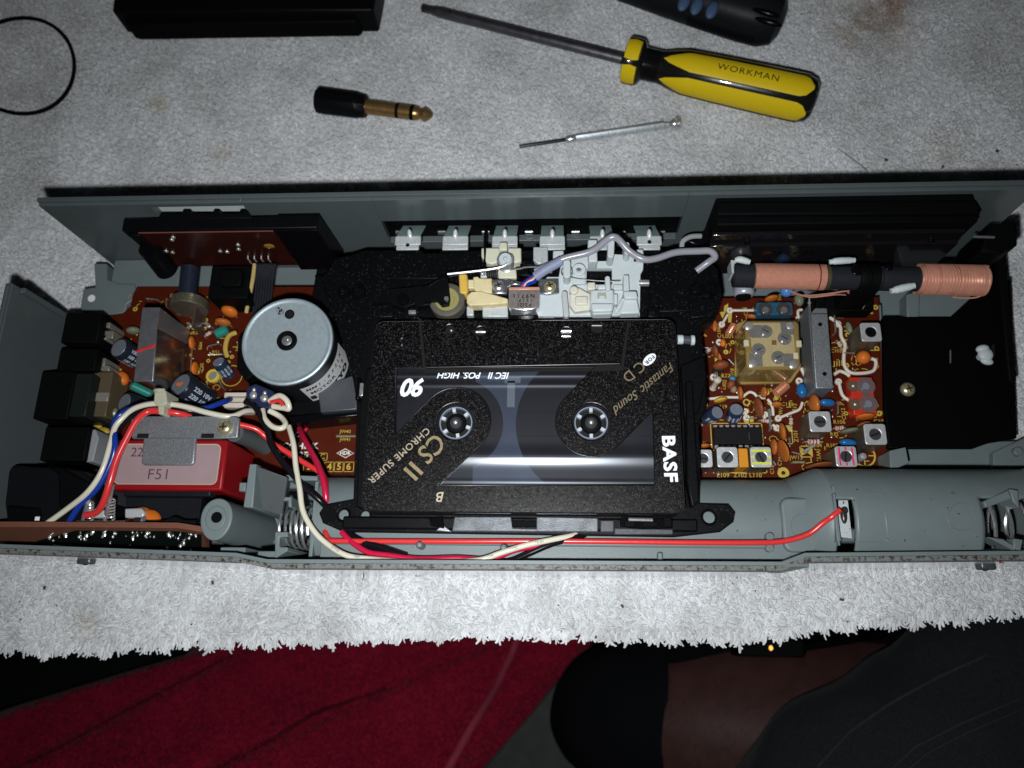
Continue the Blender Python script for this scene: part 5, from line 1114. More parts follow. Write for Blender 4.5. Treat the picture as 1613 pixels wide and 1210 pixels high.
m = MB(); m.bx(pa.x, pb.x, yb_ - .25, yb_ + 1.25, 51.0, 51.6); obj('board_edge', m, mat('pale_board_edge', (.23, .075, .06), .6), mbd)
m = MB()
for px, py in ((262, 396), (272, 398), (271, 378), (347, 396), (358, 397), (375, 386), (376, 393), (273, 374)): q = PYp(px, py, yb_ - .4); m.ell(q, (.8, .5, .9), nu=10, nv=7)
obj('solder_joint', m, SOLD, mbd)
m = MB(); q = PYp(424, 388, yb_ - .3); m.ell(q, (2.0, .4, 1.6)); q = PYp(243, 392, yb_ - .3); m.ell(q, (1.4, .4, .9)); obj('flux_stain', m, mat('amber_flux', (.24, .13, .02), .2, coat=.5), mbd)
m = MB()
for px in (391, 401, 412, 423): q = PYp(px, 403, yb_); m.tube([(q.x, yb_ + .2, q.z + .3), (q.x, yb_ - 1.2, q.z), (q.x, yb_ - 1.4, q.z - 3.4)], .28, 6, 0)
obj('header_pin', m, SOLD, mbd)
q = P(355, 440, 30); m = MB(); m.rect(330, 418, 392, 470, ZP, 30); m.rect(346, 424, 380, 450, 30, 33); obj('lower_block', m, BLKM, mt_, .5)
solo('ribbon_wire', 'cream wire beside the black ribbon behind the motor', 'wire', MB().tpx([(401, 417, 37), (398, 440, 31), (394, 462, 26), (388, 492, 20)], .75, 8), mat('cream_insulation', (.52, .40, .16), .4))
rb = MB()
for i in range(7):
    rb.tpx([(405 + i * 4.6, 416, 37), (404 + i * 4.2, 440, 31), (402 + i * 4.2, 465, 25), (398 + i * 4, 500, 19)], .46, 7)
solo('ribbon_cable', 'black ribbon cable hanging from the meter board behind the motor', 'cable', rb, mat('ribbon_black', (.02, .022, .028), .22, coat=.3))

# ================================================================== tuning dial block at the back right
dl = thing('dial_block', 'long black tuning dial block against the back wall above the copper coils', 'tuning dial', (110, 62, 20))
a, b = P(1130, 352, 54), P(1542, 350, 54); dy0 = P(1300, 352, 54).y; 
m = MB(); m.bx(a.x, b.x, dy0, YB - .3, 18, 54); m.prx([(1132, 318), (1537, 316), (1546, 336), (1130, 338)], 50, 56.0)
obj('dial_case', m, BLKM, dl, .5)
m = MB(); m.bx(a.x - .6, b.x - 2, dy0 - 1.5, dy0 - .1, 20, 49.5); m.bx(a.x - .6, b.x - 2, dy0 - 2.8, dy0 - 1.4, 22, 44); obj('glossy_plate', m, mat('gloss_dial_plate', (.008, .007, .008), .12, coat=.3), dl, .2)
m = MB(); vs, fs = letters('27 14 31', 3.3, 0, shear=.3, spacing=1.25, depth=.02); q = PYp(1246, 399, dy0 - 2.85); m.add([(q.x + v[0], dy0 - 2.86, q.z + v[1]) for v in vs], fs)
obj('lettering', m, mat('dull_brown_digits', (.05, .03, .025), .5), dl)  # dull brown digits laid flat on the glossy plate
for px, py in ((1177, 382), (1467, 379)):
    q = PYp(px, py, dy0 - 1.6); m = MB(); m.cyl((q.x, dy0 - 1.4, q.z), (q.x, dy0 - 2.2, q.z), 1.1, n=16); obj('screw', m, BLKG, dl)
m = MB(); m.prx([(1558, 352), (1602, 348), (1604, 386), (1575, 400), (1546, 396)], 24, 46); obj('end_lug', m, BLKM, dl, .8)
m = MB(); m.tpx([(1533, 373, 47), (1566, 374, 46.5)], .45, 8, 0); obj('dial_shaft', m, STEEL, dl)
m = MB(); m.prx([(1128, 358), (1118, 380), (1096, 386), (1076, 378), (1100, 372), (1120, 350)], 36, 40); obj('side_cheek', m, BLKG, dl, .6)
m = MB(); m.tpx([(1074, 390, 41), (1076, 380, 42), (1088, 373, 42), (1104, 372, 41)], .9, 8); obj('rubber_grommet', m, mat('pale_grommet', (.26, .28, .28), .5), dl)

# ================================================================== ferrite rod aerial with two coils
fr = thing('ferrite_aerial', 'black ferrite rod aerial wound with two copper coils and white end tags', 'aerial coil', (P(1350, 436, 40).x, P(1350, 436, 40).y, 34))
ZF = 42.0
fa, fb_ = P(1154, 434, ZF), P(1552, 442, ZF)
def along(t): return fa + (fb_ - fa) * t
fu = (fb_ - fa).normalized()
SLEEVE = mat('black_paper_sleeve', (.016, .017, .022), .62, var=.3, bump=.3)
def fx(px): return (px - 1154) / (1552 - 1154)
m = MB(); m.cyl(along(0.0), along(.98), 3.3, n=24); obj('ferrite_rod', m, mat('ferrite_grey', (.02, .02, .022), .5), fr)
for p0, p1, r in ((1155, 1192, 4.1), (1294, 1352, 4.0), (1388, 1452, 4.2)):
    m = MB(); m.cyl(along(fx(p0)), along(fx(p1)), r, n=28); obj('paper_sleeve', m, SLEEVE, fr, .15)
for p0, p1, r, turns, wr in ((1188, 1300, 4.15, 62, .24), ):
    m = MB(); m.helix(along(fx(p0)), along(fx(p1)), r, turns, wr * .95, 26, 5); c_ = obj('copper_coil', m, COPPER, fr); m = MB(); m.cyl(along(fx(p0)), along(fx(p1)), r, n=24); obj('winding_layer', m, COPPER, c_)
    m = MB(); g_ = along(fx(1288)); m.lathe(g_, fu, [(r + .34, 0), (r + .34, .35)], 30); obj('winding_gap', m, mat('dark_copper', (.12, .03, .02), .5), c_)
    for t in (1186, 1301):
        m = MB(); m.lathe(along(fx(t)), fu, [(4.2, 0), (4.3, .3), (4.2, 1.1)], 28); obj('tape_collar', m, mat('olive_tape', (.05, .045, .02), .6), fr)
m = MB()                                              # cross-wound coil
for k in range(5): m.helix(along(fx(1446)), along(fx(1551)), 4.85 + .05 * k, 19 + 2 * k, .17, 26, 5)
for k in range(5): m.helix(along(fx(1550)), along(fx(1447)), 4.9 + .05 * k, -17 - 2 * k if False else 14 + 2 * k, .17, 26, 5)
c_ = obj('copper_coil', m, COPPER, fr, label='criss-cross wound copper coil at the far end'); m = MB(); m.cyl(along(fx(1446)), along(fx(1551)), 4.7, n=26); obj('winding_layer', m, COPPER, c_)
for pts, r in (([(1158, 410, 46), (1166, 409, 46.3), (1181, 413, 46)], 1.15), ([(1306, 413, 46), (1322, 411, 46.5), (1346, 410, 46)], 1.15), ([(1403, 459, 45), (1418, 455, 45.4), (1440, 450, 45.5)], 1.3)):
    m = MB(); m.tpx(pts, [r * .75, r, r * 1.05, r, r * .8], 10, 5); obj('end_tag', m, mat('white_sleeving', (.52, .58, .58), .45), fr)
m = MB(); m.lathe(along(fx(1352)), fu, [(4.6, 0), (4.8, .4), (4.8, 2.2), (4.3, 2.4), (4.3, 3.4), (4.8, 3.6), (4.8, 6.2), (4.4, 6.5)], 26); q = along(fx(1368)); m.box((q.x, q.y - 1, q.z - 12), (9, 5, 20)); obj('rod_clip', m, BLKM, fr)
m = MB(); m.ell(P(1400, 422, 46), (1.4, 1.2, .6)); m.ell(P(1350, 425, 46), (2.0, 2.2, .6)); obj('wax_blob', m, BLKG, fr)
for i, pts in enumerate(([(1246, 453, 40), (1262, 459, 38), (1285, 459, 37), (1310, 456, 37), (1330, 453, 38), (1352, 452, 36)], [(1250, 455, 39), (1275, 462, 36), (1300, 460, 36), (1318, 458, 36), (1340, 459, 33), (1362, 458, 32)], [(1336, 455, 38), (1344, 464, 30), (1336, 472, 26), (1326, 485, 20)], [(1352, 456, 36), (1362, 466, 30), (1362, 478, 26), (1356, 490, 20)], [(1344, 460, 34), (1350, 468, 28), (1340, 474, 24), (1342, 482, 20)], [(1552, 455, 42), (1540, 462, 40), (1520, 464, 39), (1500, 462, 39)])):
    m = MB(); m.tpx([(x_, y_ + (6 if y_ < 470 else 2), z_) for x_, y_, z_ in pts], .27, 5); obj('lead_wire', m, COPPER, fr)
m = MB(); m.rect(1152, 410, 1160, 430, 38, 44); obj('end_stop', m, mat('pale_stop', (.4, .42, .42), .5), fr)

# ================================================================== black baffle at the right
bfz = 19.0
bf = thing('baffle_panel', 'flat black panel at the right end with a white nylon clip and a brass screw', 'panel', (P(1490, 600, bfz).x, P(1490, 600, bfz).y, 16))
m = MB(); m.prx([(1391, 496), (1440, 490), (1440, 462), (1432, 455), (1590, 455), (1601, 690), (1560, 697), (1535, 706), (1393, 706), (1391, 640)], bfz - 2, bfz)
obj('panel', plate([pp([(1391, 500), (1428, 500), (1497, 500), (1530, 470), (1545, 440), (1592, 440), (1602, 690), (1560, 697), (1535, 706), (1400, 706), (1394, 640)], bfz)], bfz - 2.5, bfz, .3), mat('flat_black_panel', (.0012, .0012, .0013), .55, spec=.35, bump=.2), bf)
m = MB(); m.prx([(1570, 395), (1584, 395), (1602, 600), (1590, 600)], 8, 26); obj('edge_rib', m, BLKM, bf, .5)
m = MB(); m.prx([(1440, 470), (1432, 455), (1440, 440), (1570, 440), (1572, 456), (1548, 470), (1530, 480)], 24, 26) if False else m.bx(0, .01, 0, .01, 10, 10.01)
q = P(1553, 557, 23)
m = MB(); m.ell((q.x - .6, q.y + 1.9, 22.5), (2.3, 1.5, 1.6), R(10)); m.ell((q.x, q.y - .2, 22.6), (2.6, 2.6, 1.5)); m.ell((q.x + .3, q.y - 2.6, 22.2), (2.2, 1.3, 1.2), R(-15)); m.cyl((q.x, q.y, 18.5), (q.x, q.y, 22), 1.3, n=14); obj('nylon_clip', m, WHT, bf)
m = MB(); m.vc(1573, 551, bfz - .1, bfz + .05, 2.6, n=20); obj('clip_hole', m, PRK, bf)
q = P(1432, 612, bfz + 1.4); m = MB(); m.lathe((q.x, q.y, bfz), (0, 0, 1), [(2.5, 0), (2.5, .5), (2.1, 1.2), (1.1, 1.7), (.05, 1.8)], 26); s_ = obj('screw', m, BRASS, bf)
m = MB(); m.box((q.x, q.y, bfz + 1.72), (2.4, .5, .3), R(15)); m.box((q.x, q.y, bfz + 1.73), (.5, 2.4, .3), R(15)); obj('cross_slot', m, mat('slot_dark', (.05, .04, .02), .4, .6), s_)
m = MB(); m.tpx([(1497, 552, bfz), (1497, 572, bfz + .2)], .25, 6, 0); obj('scratch', m, mat('pale_scratch', (.12, .12, .12), .5), bf)

# ================================================================== power transformer
tf = thing('power_transformer', 'red wrapped power transformer with pink paper label under a zinc strap', 'transformer', (P(265, 732, 30).x, P(265, 732, 30).y, 14))
ZT = 41.0
a, b = P(186, 692, ZT), P(349, 773, ZT)
m = MB(); m.bx(a.x, b.x, b.y, a.y, 16, ZT); obj('winding_block', m, mat('red_tape', (.23, .0065, .010), .38, var=.12, vs=200, bump=.1, bs=800), tf, .8)
a2, b2 = P(188, 699, ZT + .2), P(341, 764, ZT + .2); m = MB(); m.prism(rrect(a2.x, b2.y, b2.x, a2.y, 2.0), ZT + .02, ZT + .16)
lb_ = obj('label', m, mat('pink_paper', (.30, .215, .225), .55, var=.14, vs=120), tf)
m = MB(); a3 = MB()
ol = rrect(a2.x + .15, b2.y + .15, b2.x - .15, a2.y - .15, 1.9); m.tube([(x, y, ZT + .16) for x, y in ol], .16, 4, 0, closed=True); obj('label_border', m, mat('cream_border', (.5, .42, .28), .55), lb_)
m = MB(); text(m, 'F51', 250, 748, ZT + .2, 5.0, 0, sx=1.05, spacing=1.05, bold=-.004); text(m, '22', 216, 713, ZT + .2, 4.4, 0); obj('lettering', m, mat('typed_ink', (.10, .05, .06), .6), lb_)
m = MB(); m.prx([(205, 655), (372, 655), (377, 659), (374, 690), (345, 691), (207, 691)], ZT + .6, ZT + 2.0); st_ = obj('strap', m, ZINC, tf, .4)
m = MB(); m.prx([(226, 686), (309, 686), (306, 728), (302, 733), (226, 733), (222, 729)], ZT + .2, ZT + 1.5); obj('strap_tongue', m, ZINC, tf, .5)
m = MB(); m.rect(216, 683, 234, 690, ZT + 1.6, ZT + 2.05); m.rect(317, 683, 337, 690, ZT + 1.6, ZT + 2.05); obj('strap_slot', m, PRK, tf)
q = P(353, 673, ZT + 3); m = MB(); m.lathe((q.x, q.y, ZT + 2), (0, 0, 1), [(2.55, 0), (2.55, .5), (2.2, 1.2), (1.2, 1.7), (.05, 1.8)], 26); s_ = obj('screw', m, BRASS, tf); m = MB(); m.box((q.x, q.y, ZT + 3.72), (2.4, .5, .3), R(5)); m.box((q.x, q.y, ZT + 3.73), (.5, 2.4, .3), R(5)); obj('cross_slot', m, mat('slot_dark', (.05, .04, .02), .4, .6), s_)
m = MB(); m.tpx([(370, 682, ZT - 3), (400, 694, ZT - 16), (418, 704, ZT - 24)], 3.1, 18, 3); obj('screw_pillar', m, mat('dark_grey_plastic', (.08, .09, .092), .4, var=.1), tf)
m = MB(); m.prx([(215, 773), (318, 775), (318, 826), (198, 826), (198, 780)], 12, 34); m.bx(a.x + 3, b.x - 5, b.y - 1.5, b.y + 3, 18, 38); obj('bobbin', m, mat('slate_black_bobbin', (.010, .011, .014), .35, var=.3), tf, .5)
m = MB(); m.rect(316, 772, 321, 822, 20, 37); obj('bobbin_cheek', m, BLKG, tf, .2)

# ================================================================== power board standing on edge at the front
pw = thing('power_board', 'brown board standing on edge at the front left, its solder side facing out', 'circuit board', (-135, -37, 18))
q0, q1 = P(-20, 831, 45.5), P(330, 836, 45.5); yb2 = q1.y
ln = [P(x, y, 45.5) for x, y in ((-20, 830), (200, 831), (280, 832), (318, 838), (330, 848))]
def pwb(x, t, off=0):                                   # point on the leaning solder side, t from top edge to foot
    a_ = P(x, float(np.interp(x, [-20, 200, 280, 318, 330], [830, 831, 832, 838, 848])), 45.5); b_ = P(x, 868.5, 26)
    q_ = a_ + (b_ - a_) * t; return Vector((q_.x, q_.y - off * .5, q_.z + off * .8))
m = MB(); xs_ = [-20, 200, 280, 318, 330]
for i in range(4):
    A = [pwb(xs_[i], 0), pwb(xs_[i + 1], 0), pwb(xs_[i + 1], 1), pwb(xs_[i], 1)]; B = [v + Vector((0, 1.7, 0)) for v in A]
    m.add(A + B, [(0, 3, 2, 1), (4, 5, 6, 7), (0, 1, 5, 4), (2, 3, 7, 6), (1, 2, 6, 5), (3, 0, 4, 7)])
obj('board', m, mat('brown_paper_board', (.16, .065, .04), .55, var=.15), pw)
m = MB()
for x0_, x1_ in ((58, 120), (120, 200), (200, 280), (280, 318)):
    t0_ = .55 if x0_ == 58 else .12
    A = [pwb(x0_, t0_, .25), pwb(x1_, .12, .25), pwb(x1_, .97, .25), pwb(x0_, .75 if x0_ == 58 else .97, .25)]; m.add(A, [(0, 3, 2, 1)])
obj('solder_mask', m, mat('bottle_green_mask', (.006, .011, .010), .15, coat=.5, bump=.6, bs=500), pw)
m = MB(); r2 = random.Random(3)
for i in range(62):
    x = r2.uniform(70, 318); t = r2.choice([r2.uniform(.15, .4), r2.uniform(.15, .95)])
    if x < 110 and t > .8: continue
    q = pwb(x, t, .35); s_ = r2.choice([r2.uniform(.15, .4), r2.uniform(.4, .8)]); m.ell(q, (s_ * .8, s_ * r2.uniform(.8, 2.2), .45), r2.uniform(-.5, .5), nu=8, nv=5)
obj('solder_joint', m, SOLD, pw, kind='stuff')
for px, py in ((141, 795), (175, 790)):
    q = P(px, py - 24 + 20, 44); bq = P(px, 826, 36); m = MB(); tp = P(px + 3, py - 27, 46); m.tube([(bq.x, bq.y, 40), (tp.x, tp.y, 46)], .75, 10, 0); pn = obj('terminal_pin', m, STEEL, pw)
    m = MB(); s0 = P(px, 818, 41); s1 = P(px + 1, py - 5, 44); m.helix(s0, s1, 1.05, 7, .3, 14); obj('wrapped_wire', m, SOLD, pn)
m = MB(); m.rect(118, 820, 192, 830, 38, 42); m.rect(180, 820, 196, 826, 38, 42.5); obj('tag_strip', m, mat('tarnished_tag', (.33, .30, .22), .4, .6, var=.3), pw, .3)
m = MB(); m.prx([(143, 805), (164, 803), (166, 815), (145, 816)], 38, 42); m.prx([(196, 801), (222, 800), (227, 806), (226, 815), (196, 816)], 37, 41); obj('fuse_clip', m, mat('white_ceramic', (.45, .47, .48), .35, .2), pw, .5)
me1 = _cache.get('disc_pw') or cmesh('disc_pw', disc_fn(.42), ORB)
q = P(240, 806, 38); o1 = bpy.data.objects.new('ceramic_capacitor', me1); link(o1, pw, (q.x - 1.3, q.y + .6, 36.5)); o1.rotation_euler = (R(55), 0, R(-40)); o1.scale = (3.6 * 1,) * 3
o2 = bpy.data.objects.new('ceramic_capacitor', me1); link(o2, pw, (q.x + 1.6, q.y - .6, 36)); o2.rotation_euler = (R(50), 0, R(-48)); o2.scale = (3.5,) * 3
m = MB(); m.tpx([(195, 823, 40), (215, 820, 40.5), (235, 823, 40), (262, 823, 40), (275, 818, 40.6), (290, 823, 40), (310, 823, 40)], .9, 8); obj('black_lead', m, BLKW, pw)
m = MB(); m.lathe(P(212, 821, 41), (1, 0, 0), [(.4, 0), (1.3, .3), (1.3, 2.6), (.4, 3)], 14); obj('diode', m, mat('dark_blue_diode', (.015, .02, .04), .2, coat=.5), pw)
m = MB(); a = P(225, 820, 41.3); m.lathe(a, (1, 0, 0), [(1.35, 0), (1.35, .6)], 14); obj('diode_band', m, CTOP, pw)
# big black inlet socket
sk_ = thing('mains_socket', 'large black mains socket block at the front left corner', 'socket', (P(60, 780, 40).x, P(60, 780, 40).y, 8))
m = MB(); m.prx([(12, 740), (22, 732), (48, 735), (100, 736), (130, 742), (148, 760), (150, 825), (10, 825), (6, 792)], 10, 41); obj('body', m, mat('socket_black', (.006, .0065, .008), .36, var=.3, bump=.2), sk_, 1.2, seg=3)
m = MB(); m.prx([(70, 735), (98, 737), (140, 760), (138, 800), (92, 800), (90, 745)], 30, 42.5); m.prx([(10, 795), (60, 800), (62, 826), (10, 826)], 20, 42.5); obj('shoulder', m, BLKM, sk_, .8)
m = MB(); m.rect(55, 814, 62, 820, 42.5, 42.7); obj('white_fleck', m, PRW, sk_)
m = MB(); m.prx([(150, 758), (168, 752), (170, 790), (152, 792)], 16, 34); obj('side_boss', m, mat('slate_cover', (.07, .075, .085), .4, .4), sk_, .5)

# ================================================================== loose wires
rw = random.Random(17)
def wire(name, label, pts, r, mt, group=None, cat='wire', smooth=8):
    P3 = [P(*p_) for p_ in pts]
    P3 = [p_ + Vector((rw.uniform(-.35, .35), rw.uniform(-.35, .35), rw.uniform(-.2, .2))) if 0 < i_ < len(P3) - 1 else p_ for i_, p_ in enumerate(P3)]
    o_ = solo(name, label, cat, MB().tube(P3, r, 10, smooth), mt, group=group)
    if 'printed' in label or 'longest ivory' in label:  # maker's print along the insulation
        tx_ = MB(); words = ('STYLE', '1007', '24AWG', 'VW-1', '80C', 'CSA', 'TYPE', 'TR-64')
        for k_, w_ in enumerate(words):
            i_ = 6 + k_; 
            if i_ + 1 >= len(P3): break
            a_, b_ = P3[i_], P3[i_ + 1]; c_ = (a_ + b_) / 2; an_ = math.atan2(b_.y - a_.y, b_.x - a_.x); vs, fs = letters(w_, 1.1, an_, depth=.02)
            tx_.add([(c_.x + x_, c_.y + y_, c_.z + r + .12 + z_) for x_, y_, z_ in vs], fs)
        obj('lettering', tx_, mat('grey_print', (.13, .12, .10), .6), o_)
    return o_
wire('wire', 'ivory wire curving from the front left board round the transformer to the white plug', [(72, 826, 43), (110, 800, 44), (140, 775, 46), (160, 740, 47), (174, 700, 47), (182, 672, 46.5), (196, 655, 46), (215, 644, 46), (240, 637, 46), (268, 636, 45.5), (295, 642, 45), (330, 652, 44), (362, 655, 42), (385, 649, 38), (404, 645, 33), (420, 640, 30)], .95, WHW)
wire('wire', 'blue wire running beside the ivory wire round the red transformer', [(106, 826, 42), (128, 795, 44), (152, 770, 45.5), (174, 730, 46.5), (182, 700, 47), (180, 670, 46), (190, 652, 45), (215, 640, 44.6), (250, 634, 43), (290, 641, 40), (320, 643, 38), (350, 633, 34), (362, 630, 30)], .95, BLUW)
wire('wire', 'red wire crossing the pink label edge into the zinc strap', [(134, 812, 43), (150, 808, 44), (163, 790, 46), (172, 762, 47.5), (184, 722, 48), (200, 690, 48), (215, 662, 47.5), (232, 649, 46.5), (255, 647, 45.5), (280, 652, 44), (300, 656, 41)], 1.1, REDW)
wire('wire', 'black wire tucked between the red and ivory wires at the cable clip', [(185, 680, 43), (196, 665, 45), (214, 652, 45.5), (242, 642, 45), (270, 641, 44), (300, 648, 42), (330, 653, 38)], 1.0, BLKW)
m = MB(); m.prx([(243, 616), (261, 615), (263, 634), (258, 639), (246, 639), (242, 634)], 40, 49); m.prx([(248, 639), (258, 639), (257, 652), (250, 653)], 44, 49); m.tpx([(244, 617, 45), (246, 615, 49), (260, 615, 49)], .8, 6); solo('cable_clip', 'milky nylon cable clip gathering wires above the transformer', 'cable clip', m, mat('milky_nylon', (.42, .42, .32), .35, sss=.2), .6)
wire('wire', 'red wire emerging from the strap and running down right to the battery chamber', [(373, 668, 40), (400, 676, 38), (418, 686, 36), (432, 700, 35), (450, 712, 34), (475, 728, 33), (498, 740, 33), (508, 748, 34), (513, 765, 36), (511, 786, 36)], .95, REDW)
wire('wire', 'crimson wire slanting across the white lettering to the deck corner', [(472, 676, 22), (482, 695, 28), (495, 722, 34), (508, 752, 38), (516, 788, 38), (515, 830, 32)], 1.05, MAGW)
wire('wire', 'thin crimson wire end lying on the board beside the motor bracket', [(490, 660, 18), (485, 670, 18), (478, 682, 17.5)], .6, MAGW)
wire('wire', 'black wire hanging from the motor terminals down to the deck corner', [(386, 632, 42), (402, 640, 42), (410, 655, 42), (420, 678, 42), (430, 705, 42), (452, 735, 42), (478, 765, 42), (505, 790, 41), (530, 815, 36), (560, 846, 40), (600, 864, 41.5), (640, 876, 42)], 1.05, BLKW)
wire('wire', 'ivory wire looped below the motor terminals and sweeping along the front edge', [(414, 646, 40), (418, 660, 42), (428, 673, 43), (442, 674, 43), (450, 668, 42), (442, 656, 40), (424, 647, 40)], .95, WHW)
wire('wire', 'longest ivory wire, sweeping from the motor down along the front rim and under the deck', [(455, 672, 38), (463, 700, 41), (467, 735, 42), (470, 770, 43.5), (478, 805, 44), (494, 835, 44), (515, 856, 44), (545, 874, 44), (580, 882, 44), (640, 884, 44), (710, 885, 44), (755, 883, 44), (790, 870, 43.5), (830, 857, 43), (870, 850, 42), (902, 843, 40), (930, 836, 35), (950, 830, 30)], .92, WHW)
wire('wire', 'ivory and red loop of wire at the right of the motor terminals', [(425, 632, 40), (440, 625, 42), (452, 632, 42.5), (455, 642, 42), (446, 644, 41), (430, 640, 40)], 1.0, WHW)
wire('wire', 'short red wire inside the ivory loop by the motor terminals', [(426, 634, 41), (438, 632, 42), (446, 639, 42)], .7, REDW)
wire('wire', 'crimson wire running beside the ivory one along the front edge', [(538, 838, 40), (556, 856, 41), (580, 869, 42), (610, 876, 42.5), (660, 879, 42.5), (720, 880, 42.5), (770, 880, 42.5), (810, 868, 42), (850, 858, 41.5), (890, 849, 40), (922, 840, 34), (940, 832, 29)], .95, MAGW)
wire('wire', 'black wire along the front edge below the crimson one', [(552, 842, 39), (575, 857, 40), (610, 870, 41), (640, 876, 41)], .95, BLKW)
wire('wire', 'black wire rising from the front rim under the deck bar', [(765, 888, 43), (800, 884, 42.5), (830, 872, 42), (870, 858, 41.5), (915, 846, 39), (938, 838, 33), (955, 830, 28)], 1.0, BLKW)
wire('wire', 'long straight red wire running from the deck corner to the battery contact', [(510, 826, 34), (512, 838, 38), (517, 849, 40), (530, 851, 41), (700, 851.5, 41), (900, 852, 41), (1100, 854, 41.5), (1200, 855, 41.8), (1240, 852, 42), (1272, 842, 43), (1295, 826, 44.5), (1310, 812, 46.5), (1323, 803, 46.8)], .85, REDW, smooth=6)
wire('cable', 'grey screened cable draped over the white nylon pegs of the tape head', [(843, 428, 46.5), (862, 419, 47.5), (890, 408, 49), (930, 395, 50), (958, 377, 51), (966, 372, 51.5), (978, 380, 50.5), (992, 396, 49), (1012, 408, 48), (1035, 406, 47.5), (1065, 398, 47), (1100, 394, 46.5), (1120, 396, 46), (1126, 404, 45), (1115, 414, 43), (1097, 427, 41)], 1.22, GRYW, cat='cable')
wire('heat_shrink', 'blue grey heat shrink sleeve where the head wires meet the grey cable', [(843, 436, 46.2), (860, 424, 47.4), (884, 411, 48.6)], 1.7, mat('blue_grey_shrink', (.22, .25, .36), .45), cat='cable sleeve')

# ================================================================== things lying on the towel
TW = 1.6                                              # height of the towel's nap
# yellow screwdriver
hA, hB = P(985, 84, 14), P(1287, 150, 14); u = (hB - hA); L = u.length; u.normalize(); side = Vector((-u.y, u.x, 0)); up = Vector((0, 0, 1))
sd = thing('screwdriver', 'yellow and black fluted screwdriver with a long crosshead blade, on the towel', 'screwdriver', (hA + u * L * .5) * 1.0 + Vector((0, 0, -12)))
hz = 10.2; base = Vector((hA.x, hA.y, hz))
def hl_(t, a, r): return base + u * t + (side * math.cos(a) + up * math.sin(a)) * r
prof = [(0, 7.8), (.6, 9.0), (6.6, 9.3), (7.6, 8.4), (8.6, 6.6), (15, 6.4), (19, 7.2), (26, 8.6), (40, 9.0), (60, 9.3), (L - 5, 9.4), (L - 1.5, 8.6), (L, 6.5)]
NA = 96; m = MB(); vs = []
FL = 5; GA = R(133)
def flute(t, a):
    ph = (a - GA) * FL / (2 * math.pi) + .5; d = abs((ph % 1) - .5) * 2     # 1 on the groove line, 0 mid panel
    return d
for t, r in prof:
    for i in range(NA):
        a = 2 * math.pi * i / NA; g = flute(t, a); k = 1.0
        if t > 16: k = 1 - .13 * max(0, (g - .72) / .28) ** 1.0
        vs.append(hl_(t, a, r * k))
fs = []
for k in range(len(prof) - 1):
    for i in range(NA): j = (i + 1) % NA; fs.append((k * NA + i, (k + 1) * NA + i, (k + 1) * NA + j, k * NA + j))
fs.append(tuple(range(NA))); fs.append(tuple(range((len(prof) - 1) * NA, len(prof) * NA))[::-1]); m.add(vs, fs)
obj('handle_core', m, mat('gloss_black_handle', (.010, .010, .010), .2, coat=.3), sd, 0, 50)
YH = mat('yellow_handle', (.78, .57, .012), .30, var=.05, coat=.2, dirt=((.2, .14, .02), 500, .68, .75))
for k in range(FL):                                   # each yellow panel is its own piece, with a pointed leading end
    ac = R(90) + (k + .5 + .5) * 2 * math.pi / FL - math.pi / FL * 0
    ac = GA + (k + .5) * 2 * math.pi / FL
    mb = MB(); rows = 26; cols = 8; vv = []
    for i in range(rows + 1):
        t = 16.5 + (L - 2.4 - 16.5) * i / rows
        r = np.interp(t, [q_[0] for q_ in prof], [q_[1] for q_ in prof]) + .40
        hw = .42 * min(1, ((t - 16.5) / 11.5) ** .55 if t > 16.5 else 0) * (math.sqrt(max(0, 1 - ((t - (L - 8)) / 5.7) ** 2)) if t > L - 8 else 1)
        for j in range(cols + 1):
            a = ac + (j / cols - .5) * 2 * hw * (2 * math.pi / FL) / .9 * .86
            vv.append(hl_(t, a, r - .12 * (abs(j / cols - .5) * 2) ** 3))
    ff = [(i * (cols + 1) + j, i * (cols + 1) + j + 1, (i + 1) * (cols + 1) + j + 1, (i + 1) * (cols + 1) + j) for i in range(rows) for j in range(cols)]
    mb.add(vv, ff); obj('grip_panel', mb, YH, sd, 0, 60)
    mb = MB(); vv = []
    for i in range(7):
        t = .5 + 6.2 * i / 6
        for j in range(cols + 1): a = ac + (j / cols - .5) * .86 * (2 * math.pi / FL) * (1 - .25 * abs(i / 6 - .5)); vv.append(hl_(t, a, 9.0 + .3 * math.sin(math.pi * i / 6) + .25))
    mb.add(vv, [(i * (cols + 1) + j, i * (cols + 1) + j + 1, (i + 1) * (cols + 1) + j + 1, (i + 1) * (cols + 1) + j) for i in range(6) for j in range(cols)]); obj('collar_panel', mb, YH, sd, 0, 60)
for i in range(8):
    m = MB(); c = base + u * (9.2 + i * .8); m.lathe(c, u, [(6.55, -.2), (6.8, 0), (6.55, .2)], 40, cap=False); obj('grip_ring', m, BLKG, sd)
tip = P(666, 17, 6); d_ = (base - Vector((tip.x, tip.y, 7.5))); 
m = MB(); m.lathe(Vector((tip.x, tip.y, 7.5)), d_, [(.4, 0), (1.3, 2.5), (1.9, 6), (2.25, 9), (2.25, d_.length - 1)], 28); bl = obj('blade', m, mat('worn_steel', (.20, .20, .22), .38, .9, var=.35, vs=250, dirt=((.10, .06, .04), 200, .55, .7)), sd)
m = MB(); 
for a in (0, 1.57): m.box(Vector((tip.x, tip.y, 7.5)) + d_.normalized() * 3, (6.5, 3.2, .8), M=Matrix((d_.normalized(), side, d_.normalized().cross(side))).transposed() @ Matrix.Rotation(a + .78, 3, 'X'))
obj('crosshead', m, mat('dark_tip', (.06, .05, .04), .4, .8), bl)
m = MB(); ang = math.atan2(u.y, u.x); c = P(1180, 110, hz + 12.0)
